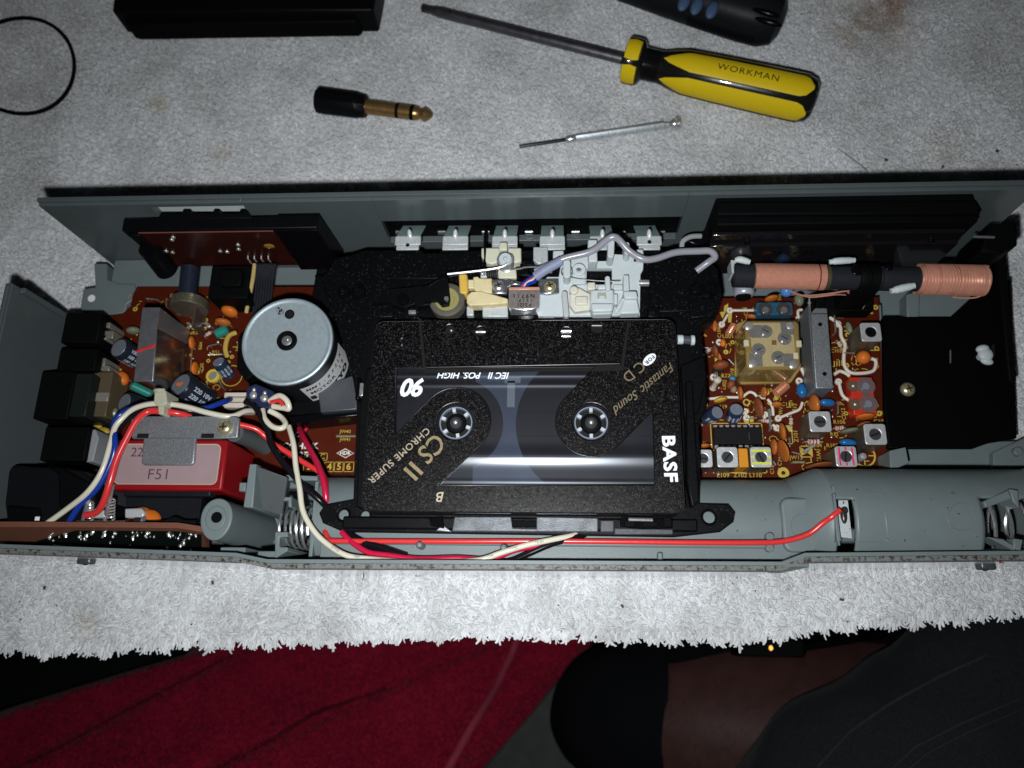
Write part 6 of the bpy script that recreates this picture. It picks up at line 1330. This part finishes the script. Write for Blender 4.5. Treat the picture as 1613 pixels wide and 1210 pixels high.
# lettering on the panel that faces up
aT = R(90)
best = None
for k in range(FL):
    ac = GA + (k + .5) * 2 * math.pi / FL
    for cand in (ac, ac - 2 * math.pi):
        p = hl_(60, cand, 9.6)
        if best is None or (Vector((p.x, p.y, p.z)) - P(1180, 110, p.z)).length < best[0]: best = ((Vector((p.x, p.y, p.z)) - P(1180, 110, p.z)).length, cand)
ac = best[1]; tmid = (Vector((P(1180, 110, 19).x, P(1180, 110, 19).y, 0)) - Vector((base.x, base.y, 0))).dot(u)
vs, fs = letters('WORKMAN', 3.9, 0, bold=.0, sx=1.12, spacing=1.14, depth=.02)
out = []
for x, y, z in vs:
    a = ac - y / 9.6; r = np.interp(tmid + x, [q_[0] for q_ in prof], [q_[1] for q_ in prof]) + .47 + z
    out.append(hl_(tmid + x, a, r))
m.add(out, fs); obj('lettering', m, PRK, sd)

# precision screwdriver
p0, p1 = P(818, 231, 3.2), P(1070, 194, 3.6); u2 = (p1 - p0); L2 = u2.length
ps = thing('precision_screwdriver', 'thin silver precision screwdriver lying below the yellow one', 'screwdriver', p0 + u2 * .5 - Vector((0, 0, 2.5)))
m = MB(); m.lathe(p0, u2, [(.75, 0), (.75, L2 * .3), (.6, L2 * .31)], 14); obj('blade', m, mat('blued_steel', (.05, .06, .08), .35, .9), ps)
m = MB(); m.lathe(p0, u2, [(1.1, L2 * .29), (1.5, L2 * .3), (1.5, L2 * .35), (1.25, L2 * .36)], 16); obj('ferrule', m, CHROME, ps)
m = MB()
hx = [(1.5 * (1.12 if i % 2 else .88)) for i in range(12)]
vs = []
w1 = u2.normalized(); s1 = Vector((-w1.y, w1.x, 0)); 
for t, k in ((L2 * .355, 1), (L2 * .9, 1), (L2 * .915, .62), (L2 * .94, .62)):
    for i in range(12): a = 2 * math.pi * i / 12; vs.append(p0 + w1 * t + (s1 * math.cos(a) + up * math.sin(a)) * hx[i] * k)
m.add(vs, [(k * 12 + i, k * 12 + (i + 1) % 12, (k + 1) * 12 + (i + 1) % 12, (k + 1) * 12 + i) for k in range(3) for i in range(12)]); obj('shaft', m, mat('knurled_silver', (.62, .68, .71), .28, .55, var=.2), ps, 0, 20)
m = MB(); m.lathe(p0, u2, [(.9, L2 * .935), (1.6, L2 * .95), (2.0, L2 * .965), (2.0, L2 * .975), (2.8, L2 * .98), (2.9, L2 * .995), (2.2, L2 * 1.005)], 22); obj('swivel_head', m, CHROME, ps)

# 6.35 mm jack adapter
p0, p1 = P(500, 158, 6), P(681, 182, 5); u3 = (p1 - p0); L3 = u3.length
ja = thing('jack_adapter', 'gold headphone jack adapter with a black moulded body', 'jack adapter', p0 + u3 * .5 - Vector((0, 0, 5)))
m = MB(); m.lathe(p0, u3, [(5.0, 0), (5.7, .5), (5.6, L3 * .34), (5.2, L3 * .37), (4.9, L3 * .42), (4.6, L3 * .43)], 10); obj('body', m, BLK, ja, .3, 20)
m = MB(); m.lathe(p0, u3, [(4.9, -.02), (3.0, -.05), (2.0, .6), (.1, .7)], 20, cap=False); obj('socket_rim', m, BLKM, ja)
m = MB(); m.lathe(p0, u3, [(3.15, L3 * .42), (3.15, L3 * .69)], 24); obj('sleeve', m, GOLDM, ja); m = MB(); m.lathe(p0, u3, [(3.15, L3 * .69), (3.15, L3 * .715)], 24); m.lathe(p0, u3, [(3.15, L3 * .815), (3.15, L3 * .845)], 24); obj('insulating_ring', m, BLKM, ja)
m = MB(); m.lathe(p0, u3, [(3.12, L3 * .716), (3.12, L3 * .814)], 24); obj('ring_contact', m, GOLDM, ja); m = MB(); m.lathe(p0, u3, [(3.1, L3 * .846), (2.9, L3 * .875), (2.2, L3 * .895), (2.4, L3 * .91), (3.2, L3 * .935), (2.4, L3 * .965), (.9, L3), (.1, L3 * 1.002)], 24); obj('tip_contact', m, GOLDM, ja)

# black plastic box at the top edge
bxx = thing('black_box', 'black plastic lid lying at the far edge of the towel', 'lid', (P(380, 20, 5).x, P(380, 20, 5).y, 1))
m = MB(); m.prx([(176, 18), (184, -50), (600, -50), (588, 12), (586, 16)], 1.5, 15); obj('shell', m, BLK, bxx, 1.0)
m = MB(); m.prx([(192, 18), (568, 14), (563, 30), (558, 34), (206, 40), (197, 38)], 1.5, 11); obj('skirt', m, BLKM, bxx, .8)
m = MB(); m.prx([(430, 18), (470, 17), (470, 24), (432, 25)], 10, 11.3); obj('latch_recess', m, PRK, bxx)
# drive belt
cc = P(28, 104, 2.6); pts = []
for i in range(40):
    a = 2 * math.pi * i / 40; px = 28 + 89 * math.cos(a); py = 104 + 75 * math.sin(a) + 8 * math.cos(a) * math.sin(a)
    pts.append(P(px, py, 2.8))
solo('rubber_belt', 'thin black rubber drive belt lying in a loop on the towel', 'belt', MB().tube(pts, .85, 8, 3, closed=True), BLKM)
# black and blue handled tool
t0, t1 = P(1055, -14, 13), P(1232, 38, 13); u4 = (t1 - t0); L4 = u4.length; w4 = u4.normalized(); s4_ = Vector((-w4.y, w4.x, 0))
tl = thing('handled_tool', 'black handled tool with blue grip ovals, cut off at the top edge', 'screwdriver', t0 + u4 * .6 - Vector((0, 0, 11)))
m = MB(); m.lathe(t0 - w4 * 30, u4, [(8, 0), (9.5, 10), (10.5, 30), (11.2, 48), (11.6, L4 + 14), (11.2, L4 + 23), (9.0, L4 + 28), (5, L4 + 30), (.1, L4 + 30.4)], 44); obj('handle', m, mat('soft_black_grip', (.010, .011, .013), .35, var=.2, bump=.2), tl)
BLG = mat('slate_blue_grip', (.07, .12, .22), .45)
for px, py in ((1098, 8), (1122, 14), (1078, 2)):
    q = P(px, py, 23.2); m = MB(); m.ell((q.x, q.y, 22.6), (2.4, 4.6, 1.8), math.atan2(w4.y, w4.x)); obj('grip_oval', m, BLG, tl)
for k in range(3):
    q = P(1200 + k * 6, 12 + k * 10, 22); m = MB(); c = q; m.ell((c.x, c.y, 22.6 - abs(k - 1) * 1.6), (6, 1.2, 1.2), math.atan2(w4.y, w4.x)); obj('end_groove', m, BLKG, tl)
for i in range(24):
    c = t0 + w4 * (L4 * .25 + i * 1.25) - s4_ * 11.4; c.z = 12; 
    if i == 0: rm = MB()
    rm.box(c, (.6, 1.2, 4), math.atan2(w4.y, w4.x))
obj('knurl', rm, BLK, tl, kind='stuff')

# ================================================================== towel, table
rs = np.random.RandomState(5)
TWL = thing('towel', 'pale grey white terry towel spread under the radio, with a frayed front edge', 'towel', (0, 80, 0))
front_px = [(-120, 1018), (0, 1022), (60, 1030), (150, 1026), (300, 1018), (480, 1012), (640, 1006), (760, 1000), (900, 1004), (1060, 1008), (1180, 1010), (1290, 992), (1400, 984), (1500, 978), (1613, 965), (1740, 955)]
fx_ = [P(x, y - 10, 0) for x, y in front_px]
def yfront(x): return float(np.interp(x, [p.x for p in fx_], [p.y for p in fx_]))
def hump(x, y): return .5 * math.sin(x * .06 + 1) * math.sin(y * .05) + .35 * math.sin(x * .15 + y * .11)
XA, XB, YT = -310.0, 300.0, 300.0
m = MB(); NXg, NYg = 120, 70
for j in range(NYg + 1):
    for i in range(NXg + 1):
        x = XA + (XB - XA) * i / NXg; yf = yfront(x); y = yf + (YT - yf) * (j / NYg) ** 1.3
        m.v.append((x, y, hump(x, y) - .5 - (1.2 if j == 0 else 0)))
for j in range(NYg):
    for i in range(NXg):
        a = j * (NXg + 1) + i; m.f.append([a, a + 1, a + NXg + 2, a + NXg + 1]); m.mi.append(0)
def towel_mat(name, col, rough=.9):
    m_ = mat(name, col, rough, spec=.15, var=.06, vs=60, sheen=.25); nt = m_.node_tree; N = nt.nodes; L_ = nt.links; b = N['Principled BSDF']
    geo = N.new('ShaderNodeNewGeometry'); vec = geo.outputs['Position']; src = b.inputs['Base Color'].links[0].from_socket
    def stain(src, c, loc, rad, sc_, lo_, hi_, squash=1.0):
        mp_ = N.new('ShaderNodeVectorMath'); mp_.operation = 'SUBTRACT'; L_.new(vec, mp_.inputs[0]); mp_.inputs[1].default_value = (loc.x * S, loc.y * S, 0)
        ml = N.new('ShaderNodeVectorMath'); ml.operation = 'MULTIPLY'; L_.new(mp_.outputs[0], ml.inputs[0]); ml.inputs[1].default_value = (1, squash, 0)
        ln_ = N.new('ShaderNodeVectorMath'); ln_.operation = 'LENGTH'; L_.new(ml.outputs[0], ln_.inputs[0])
        mr = N.new('ShaderNodeMapRange'); mr.inputs[1].default_value = rad * S; mr.inputs[2].default_value = rad * S * .25; L_.new(ln_.outputs['Value'], mr.inputs[0])
        nz = N.new('ShaderNodeTexNoise'); nz.inputs['Scale'].default_value = sc_; nz.inputs['Detail'].default_value = 6; L_.new(vec, nz.inputs['Vector'])
        m2 = N.new('ShaderNodeMapRange'); m2.inputs[1].default_value = lo_; m2.inputs[2].default_value = hi_; L_.new(nz.outputs['Fac'], m2.inputs[0])
        mu = N.new('ShaderNodeMath'); mu.operation = 'MULTIPLY'; L_.new(mr.outputs[0], mu.inputs[0]); m2.inputs[4].default_value = .6; L_.new(m2.outputs[0], mu.inputs[1])
        mx = N.new('ShaderNodeMix'); mx.data_type = 'RGBA'; L_.new(mu.outputs[0], mx.inputs[0]); L_.new(src, mx.inputs[6]); mx.inputs[7].default_value = list(c) + [1]; return mx.outputs[2]
    src = stain(src, (.30, .10, .02), P(1398, 12, 0), 16, 90, .40, .55, 1); src = stain(src, (.32, .12, .03), P(1352, 38, 0), 13, 120, .45, .58, 1); src = stain(src, (.36, .27, .17), P(1372, 48, 0), 26, 60, .35, .65, 1)
    src = stain(src, (.45, .42, .28), P(250, 163, 0), 7, 100, .2, .5, 1); src = stain(src, (.48, .45, .36), P(345, 248, 0), 9, 100, .35, .6, 1); src = stain(src, (.58, .50, .28), P(135, 985, 0), 6, 150, .35, .6, 1); src = stain(src, (.45, .40, .33), P(1480, 235, 0), 12, 90, .4, .6, 1)
    # faint greyed wear over the whole cloth
    nz = N.new('ShaderNodeTexNoise'); nz.inputs['Scale'].default_value = 38; nz.inputs['Detail'].default_value = 7; L_.new(vec, nz.inputs['Vector'])
    mr = N.new('ShaderNodeMapRange'); mr.inputs[1].default_value = .44; mr.inputs[2].default_value = .70; mr.inputs[4].default_value = .55; L_.new(nz.outputs['Fac'], mr.inputs[0])
    mx = N.new('ShaderNodeMix'); mx.data_type = 'RGBA'; L_.new(mr.outputs[0], mx.inputs[0]); L_.new(src, mx.inputs[6]); mx.inputs[7].default_value = (.42, .43, .43, 1)
    ri = N.new('ShaderNodeMapRange'); ri.inputs[3].default_value = .74; ri.inputs[4].default_value = 1.08; L_.new(geo.outputs['Random Per Island'], ri.inputs[0])   # every loop of yarn its own tone
    vm = N.new('ShaderNodeVectorMath'); vm.operation = 'SCALE'; L_.new(mx.outputs[2], vm.inputs[0]); L_.new(ri.outputs[0], vm.inputs['Scale'])
    L_.new(vm.outputs[0], b.inputs['Base Color']); return m_
TOW = towel_mat('terry_cloth', (.71, .73, .745))
obj('ground_weave', m, TOW, TWL, 0, 0)
def pile(name, xs, ys, zs, dirs, lens, wid, hts, material, parent=None, twist=None):
    """bent ridge-backed loops of yarn, all in one mesh"""
    n = len(xs); ts = np.array([0, .35, .7, 1.0]); hh = np.array([0, 1.0, .95, .45]); ww = np.array([.8, 1, .95, .62])
    V = np.zeros((n, 4, 3, 3), dtype=np.float32); bend = rs.normal(0, .5, n)
    for k in range(4):
        a = dirs + bend * ts[k]; dx, dy = np.cos(a), np.sin(a)
        cxx = xs + dx * lens * ts[k]; cyy = ys + dy * lens * ts[k]; czz = zs + hts * hh[k]
        for s_i, s_ in enumerate((-1, 0, 1)):
            V[:, k, s_i, 0] = cxx - dy * wid * ww[k] * s_ * .5; V[:, k, s_i, 1] = cyy + dx * wid * ww[k] * s_ * .5; V[:, k, s_i, 2] = czz + (wid * .45 * ww[k] if s_ == 0 else 0)
    V = V.reshape(-1, 3) * S
    base_i = np.arange(n) * 12; q = []
    for k in range(3):
        for s_ in range(2):
            a = k * 3 + s_; q.append(np.stack([base_i + a, base_i + a + 3, base_i + a + 4, base_i + a + 1], 1)[:, ::-1])
    Fq = np.stack(q, 1).reshape(-1)
    me = bpy.data.meshes.new(name); me.vertices.add(len(V)); me.vertices.foreach_set('co', V.reshape(-1))
    nf = len(Fq) // 4; me.loops.add(len(Fq)); me.loops.foreach_set('vertex_index', Fq.astype(np.int32)); me.polygons.add(nf); me.polygons.foreach_set('loop_start', np.arange(nf, dtype=np.int32) * 4); me.polygons.foreach_set('loop_total', np.full(nf, 4, dtype=np.int32))
    me.update(calc_edges=True); me.shade_smooth(); me.materials.append(material)
    o = bpy.data.objects.new(name, me); link(o, parent, W[parent.name] if parent else (0, 0, 0)); 
    if parent: o.location = tuple(-W[parent.name] * S)
    o['kind'] = 'stuff'; return o
def towel_pile():
    xs, ys = [], []
    N = 150000
    x = rs.uniform(-262, 235, N); y = rs.uniform(-86, 235, N)
    yf = np.interp(x, [p.x for p in fx_], [p.y for p in fx_])
    ok = (y > yf + .3) & ~((x > -166) & (x < 160) & (y > -40) & (y < 70))
    # keep what the frame can see, a margin round it
    xm = 1 + (y + 60) / 280
    ok &= (np.abs(x + 20) < 200 * xm + 30)
    x, y = x[ok], y[ok]
    d = 2.2 * np.sin(x * .045 + 1.3 * np.sin(y * .05)) + 1.7 * np.sin(y * .07 + x * .02) + 1.2 * np.sin(x * .21) * np.sin(y * .19) + rs.normal(0, .7, len(x)) - .8
    hz_ = np.array([hump(a, b) for a, b in zip(x, y)])
    ln_ = rs.uniform(1.7, 4.0, len(x)); near = y < -45; ln_[near] *= 1.2
    pile('terry_pile', x, y, hz_ - .5, d, ln_, rs.uniform(.45, .85, len(x)), rs.uniform(.5, 2.1, len(x)), TOW, TWL)
    # tassels hanging past the front edge
    n = 4800; x = rs.uniform(-262, 235, n); yf = np.interp(x, [p.x for p in fx_], [p.y for p in fx_])
    clump = 1.1 * np.sin(x * .83) + .9 * np.sin(x * 2.1 + 1) + .8 * np.sin(x * .31 + 2)
    pile('frayed_edge', x, yf + rs.uniform(-.9, 1.8, n) + clump * .7, rs.uniform(-2.2, .6, n), -math.pi / 2 + rs.normal(0, .3, n) - .1, rs.uniform(1.8, 3.9, n), rs.uniform(.6, 1.15, n), rs.uniform(-.8, .5, n), TOW, TWL)
towel_pile()
# crumbs and threads
cr = MB(); r3 = random.Random(9)
for i in range(60):
    q = P(r3.uniform(0, 1613), r3.choice([r3.uniform(20, 290), r3.uniform(915, 985)]), 2.0); cr.box(q, (r3.uniform(.2, .7), r3.uniform(.15, .4), .3), r3.random() * 3)
for px, py in ((1485, 263), (1571, 238), (1396, 252), (70, 926), (1326, 945), (980, 955), (335, 918)): cr.box(P(px, py, 2.2), (1.3, .7, .6), r3.random() * 3)
solo('crumbs', 'dark crumbs and specks of dirt scattered on the towel', 'crumbs', cr, mat('crumb_brown', (.09, .05, .03), .7, var=.4), kind='stuff')
solo('hair_strand', 'single dark hair lying on the towel below the deck', 'hair', MB().tpx([(572, 900, 3), (573, 907, 3.2), (571, 914, 3)], .16, 5), PRK)
solo('hair_strand', 'long fine hair lying on the towel right of the yellow screwdriver', 'hair', MB().tpx([(1320, 234, 2.6), (1342, 250, 2.8), (1366, 268, 2.6)], .14, 5), mat('grey_hair', (.12, .12, .12), .5))
tb_ = MB(); 
ftab = [(p.x, p.y + 3) for p in fx_]; xa, xb = -420, 420
tb_.prism([(xa, ftab[0][1])] + ftab + [(xb, ftab[-1][1]), (xb, 480), (xa, 480)], -32, -2.2)
table = solo('table', 'table hidden under the towel, dark along its front edge', 'table', tb_, mat('dark_table_wood', (.06, .04, .03), .5, var=.3, vs=30))

# ================================================================== below the table: floor, red blanket, sitting person
fl_ = MB(); fl_.bx(-900, 900, -900, 600, -425, -420)
o = obj('floor', fl_, mat('charcoal_carpet', (.10, .105, .10), .95, spec=.1, var=.35, vs=120, bump=.6, bs=600)); o['kind'] = 'structure'
RED = mat('crimson_fleece', (.20, .008, .025), .95, spec=.05, var=.3, vs=120, bump=.4, bs=900, sheen=.06, island=.55)
def blanket_z(px, py):
    z = -228 + 14 * math.sin(px * .004 + .5) + 62 * ((py - 1000) / 210) + 5 * math.sin(px * .017 - py * .021) + 3 * math.sin(px * .05 + py * .03)
    # seams and folds running up to the right
    for (x0, y0, x1, y1, dpt, wd) in ((0, 1225, 380, 1025, -13, 7), (330, 1215, 620, 1080, -10, 8), (700, 1230, 815, 1000, 8, 16), (-60, 1140, 330, 1060, 5, 30), (180, 1250, 520, 1120, 5, 35)):
        dx, dy = x1 - x0, y1 - y0; L_ = math.hypot(dx, dy); d = ((px - x0) * dy - (py - y0) * dx) / L_; z += dpt * math.exp(-(d / wd) ** 2)
    return z
m = MB(); NU, NV = 150, 70
Lc = [(-260, 1260), (-160, 1180), (20, 1112), (120, 1080), (200, 1050), (290, 1032), (430, 985), (560, 960)]
def left_x(py): return np.interp(py, [985, 1030, 1060, 1112, 1180, 1330], [330, 292, 190, 20, -160, -420])
def right_x(py): return np.interp(py, [985, 1015, 1050, 1085, 1130, 1210, 1330], [960, 938, 905, 870, 835, 765, 680])
for j in range(NV + 1):
    py = 960 + 330 * j / NV
    for i in range(NU + 1):
        xl, xr = left_x(py), right_x(py); px = xl + (xr - xl) * i / NU
        edge = min(i, NU - i) / NU; z = blanket_z(px, py) - 30 * max(0, .05 - edge) / .05
        q = P(px, py, z); m.v.append((q.x, q.y, z + .5 * math.sin(px * .11) * math.sin(py * .13)))
for j in range(NV):
    for i in range(NU):
        a = j * (NU + 1) + i; m.f.append([a, a + NU + 1, a + NU + 2, a + 1]); m.mi.append(0)
RBL = thing('red_blanket', 'crimson fleece blanket draped below the table with seams and folds', 'blanket', P(450, 1120, -180))
ob_ = obj('cloth', m, RED, RBL, 0, 60); md = ob_.modifiers.new('thick', 'SOLIDIFY'); md.thickness = 4 * S; md.offset = -1
bsurf = m
def drape_b(pts): return [P(px, py, blanket_z(px, py) + 2.2) for a_, b_ in zip(pts[:-1], pts[1:]) for px, py in [(a_[0] + (b_[0] - a_[0]) * t, a_[1] + (b_[1] - a_[1]) * t) for t in np.linspace(0, 1, 10, endpoint=False)]]
for pts in ([(0, 1222), (90, 1180), (200, 1118), (285, 1072), (372, 1030)], [(340, 1212), (420, 1168), (500, 1122), (620, 1080)]):
    ln_b = [q_ + Vector((rnd.uniform(-.5, .5), rnd.uniform(-.5, .5), 0)) for q_ in drape_b(pts)]
    obj('seam', MB().tube(ln_b, 1.1, 6, 2), mat('crimson_seam_shade', (.07, .0025, .008), .95, var=.4), RBL, 0, 60)  # seam thread, darkened to paint in the shade of the creases
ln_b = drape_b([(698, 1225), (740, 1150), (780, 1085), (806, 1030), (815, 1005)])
obj('fold_streak', MB().tube(ln_b, 2.4, 8, 2), mat('pale_fold_crimson', (.26, .03, .055), .95, var=.3, vs=200, bump=.6, bs=700), RBL, 0, 60)  # worn, bright fold ridge; the streak of light is put into paler red
n = 70000; py = rs.uniform(985, 1290, n); uu = rs.uniform(.005, .995, n); xl = np.array([left_x(v) for v in py]); xr = np.array([right_x(v) for v in py]); px = xl + (xr - xl) * uu
zz = np.array([blanket_z(a, b) for a, b in zip(px, py)]); Q = np.array([P2(a, b, c) for a, b, c in zip(px, py, zz)])
edge = np.minimum(uu, 1 - uu); zz = zz - 30 * np.maximum(0, .05 - edge) / .05
pile('fleece_nap', Q[:, 0], Q[:, 1], zz, rs.uniform(0, 6.28, n), rs.uniform(1, 2.4, n), rs.uniform(.35, .6, n), rs.uniform(.4, 1.2, n), RED, RBL)
# dark cushion at the left
m = MB(); q = P(60, 1060, -260); m.ell((q.x - 30, q.y - 30, -300), (190, 70, 60), R(12), nu=40, nv=20); solo('dark_cushion', 'black cloth heap in the shade below the towel at left', 'cushion', m, mat('black_cloth', (.006, .007, .008), .9, spec=.1, bump=.4, bs=400))

pr_ = thing('person', 'sitting person, crossed bare hairy shin between a black sock and black shorts', 'person', P(1250, 1150, -200))
def loft(rings, n=40, noise=0, seed=1):
    """rings: (centre, axis dir, r_side, r_up)"""
    mb = MB(); rr = random.Random(seed); ph = [rr.uniform(0, 6.28) for _ in range(8)]
    for k, (c, d, ra, rb_) in enumerate(rings):
        d = Vector(d).normalized(); sx = Vector((0, 0, 1)).cross(d).normalized(); sz = d.cross(sx)
        for i in range(n):
            a = 2 * math.pi * i / n
            f = 1 + noise * (math.sin(3 * a + ph[0] + k * .35) + .6 * math.sin(5 * a + ph[1] - k * .5) + .4 * math.sin(9 * a + ph[2] + k * .8))
            mb.v.append(tuple(Vector(c) + sx * ra * f * math.cos(a) + sz * rb_ * f * math.sin(a)))
    R_ = len(rings)
    for k in range(R_ - 1):
        for i in range(n): j = (i + 1) % n; mb.f.append([k * n + i, k * n + j, (k + 1) * n + j, (k + 1) * n + i]); mb.mi.append(0)
    mb.f.append(list(range(n))[::-1]); mb.f.append(list(range((R_ - 1) * n, R_ * n))); mb.mi += [0, 0]
    return mb
def smooth_rings(ks, m_=6):
    """ks: list of (px,py,z,r_side,r_up) in order; catmull-rom between them"""
    pts = [list(P(a, b, c)) + [d, e] for a, b, c, d, e in ks]; out = []
    for i in range(len(pts) - 1):
        a, b, c, d = pts[max(i - 1, 0)], pts[i], pts[i + 1], pts[min(i + 2, len(pts) - 1)]
        for k in range(m_):
            t = k / m_; out.append([.5 * (2 * b[j] + (c[j] - a[j]) * t + (2 * a[j] - 5 * b[j] + 4 * c[j] - d[j]) * t * t + (3 * b[j] - a[j] - 3 * c[j] + d[j]) * t ** 3) for j in range(5)])
    out.append(pts[-1]); res = []
    for i, p in enumerate(out):
        nx_, pv = out[min(i + 1, len(out) - 1)], out[max(i - 1, 0)]
        res.append((Vector(p[:3]), Vector(nx_[:3]) - Vector(pv[:3]), p[3], p[4]))
    return res
LEG = [(912, 1082, -262, 12, 10), (922, 1094, -255, 26, 20), (940, 1106, -245, 34, 28), (970, 1120, -235, 38, 36), (1010, 1128, -228, 40, 42), (1100, 1140, -222, 50, 50), (1220, 1152, -218, 57, 56), (1340, 1160, -214, 58, 56), (1450, 1165, -210, 60, 60), (1560, 1180, -205, 68, 66), (1700, 1230, -205, 82, 80), (1800, 1380, -215, 92, 90)]
SKIN = mat('skin', (.060, .027, .024), .5, spec=.3, var=.4, vs=90, bump=.25, bs=900, sss=.25)
rg_ = smooth_rings(LEG); obj('body', loft(rg_), SKIN, pr_, 0, 80)
def sub_rings(i0, i1, grow): return [(c, d, a + grow, b + grow) for c, d, a, b in rg_[i0:i1]]
SOCK = [(906, 1080, -262, 10, 9)] + [(a, b, c, d + 4, e + 4) for a, b, c, d, e in LEG[1:5]] + [(1042, 1133, -227, 48, 48), (1052, 1134, -226, 48, 48)]
obj('sock', loft(smooth_rings(SOCK), noise=.012), mat('black_sock', (.006, .0065, .008), .95, spec=.1, var=.3, bump=.5, bs=1200), pr_, 0, 80)
SH = [(1500, 1330, -170, 88, 70), (1440, 1265, -160, 84, 66), (1400, 1215, -155, 82, 64), (1390, 1190, -155, 80, 60)]
SHR = [(1250, 1600, -150, 80, 56), (1340, 1490, -146, 87, 58), (1440, 1395, -142, 90, 60), (1570, 1310, -140, 92, 60), (1710, 1230, -138, 92, 60), (1950, 1120, -140, 92, 60)]
obj('shorts', loft(smooth_rings(SHR, 10), 72, noise=.022), mat('dark_twill', (.019, .021, .023), .9, spec=.15, var=.5, vs=700, bump=1.0, bs=1100, sheen=.05), pr_, 0, 80)
from mathutils.bvhtree import BVHTree
def drape(mb, pts, lift):                              # a line seen in the picture laid on the surface under it
    bv = BVHTree.FromPolygons([Vector(v) for v in mb.v], mb.f); out = []
    for k in range(len(pts) - 1):
        for t in np.linspace(0, 1, 12, endpoint=False):
            px = pts[k][0] + (pts[k + 1][0] - pts[k][0]) * t; py = pts[k][1] + (pts[k + 1][1] - pts[k][1]) * t
            hit, nrm, _, _ = bv.ray_cast(CAM, ray(px, py).normalized())
            if hit is not None: out.append(hit + (nrm if nrm.z > 0 else -nrm) * lift)
    return out
shm = loft(smooth_rings(SHR, 10), 72, noise=.022)
for pts, r_, mt in (([(1300, 1215), (1345, 1172), (1420, 1135), (1500, 1100), (1613, 1062)], 1.0, 'dark_twill'), ([(1395, 1222), (1440, 1178), (1510, 1142), (1613, 1098)], 1.5, 'worn_twill'), ([(1420, 1222), (1462, 1186), (1525, 1154), (1613, 1116)], 1.2, 'worn_twill'), ([(1288, 1208), (1340, 1152), (1400, 1110), (1480, 1066), (1560, 1030)], 1.6, 'worn_twill')):
    ln_p = drape(shm, pts, .2)
    if len(ln_p) > 4: obj('seam', MB().tube(ln_p, r_ * .55, 8, 2), mat(mt, (.026, .028, .031), .9, var=.5, vs=900, bump=.8, bs=1500), pr_, 0, 80)
# hair on the shin
hm_ = MB(); r4 = random.Random(4)
for i in range(6500):
    k = r4.randrange(28, 58); c, d, ra, rb_ = rg_[min(k, len(rg_) - 1)]; a = r4.uniform(.05, math.pi - .05); dd_ = Vector(d).normalized(); sx = Vector((0, 0, 1)).cross(dd_).normalized(); sz = dd_.cross(sx)
    p = Vector(c) + dd_ * r4.uniform(-4, 4) + sx * ra * math.cos(a) + sz * rb_ * math.sin(a); nrm = (sx * math.cos(a) + sz * math.sin(a)); tg = (dd_ * r4.uniform(-.9, -.1) + sx * r4.uniform(.6, 1.0) * (1 if sx.y < 0 else -1)).normalized()
    l = r4.uniform(4, 9); p1 = p + tg * l * .5 + nrm * 1.3; p2 = p + tg * l + nrm * .4; w_ = nrm.cross(tg) * .055
    hm_.add([p - w_, p + w_, p1 + w_, p1 - w_, p2], [(0, 1, 2, 3), (3, 2, 4)])
obj('leg_hair', hm_, mat('dark_body_hair', (.02, .012, .01), .5), pr_, 0, 0, kind='stuff')
m = loft(smooth_rings([(930, 1046, -282, 16, 14), (980, 1050, -250, 26, 22), (1060, 1040, -215, 26, 22), (1180, 1052, -208, 23, 20), (1330, 1062, -206, 26, 20), (1480, 1052, -200, 34, 24), (1680, 1030, -190, 40, 30)]), 40, noise=.05); obj('dark_cloth_band', m, mat('black_cotton', (.004, .0042, .005), .95, spec=.1, bump=.4, bs=500), pr_, 0, 80)  # plain black cloth roll filling the dark band between towel and shin
# adapter with a small amber lamp on the floor side
pa_ = thing('power_adapter', 'small black adapter with a lit amber lamp, below the towel edge', 'adapter', P(1215, 1021, -150))
m = MB(); q = P(1215, 1021, -140); m.box((q.x, q.y, -150), (34, 9, 18)); m.tube([(q.x + 16, q.y, -150), (q.x + 40, q.y + 3, -160), (q.x + 80, q.y + 8, -190)], 2.2, 8); obj('body', m, BLKM, pa_, 1.2)
m = MB(); m.ell((q.x, q.y, -140.8), (.9, 1.2, .8)); obj('lamp', m, mat('amber_lamp', (.8, .35, .08), .3, emit=((1.0, .42, .08), 2.2)), pa_)
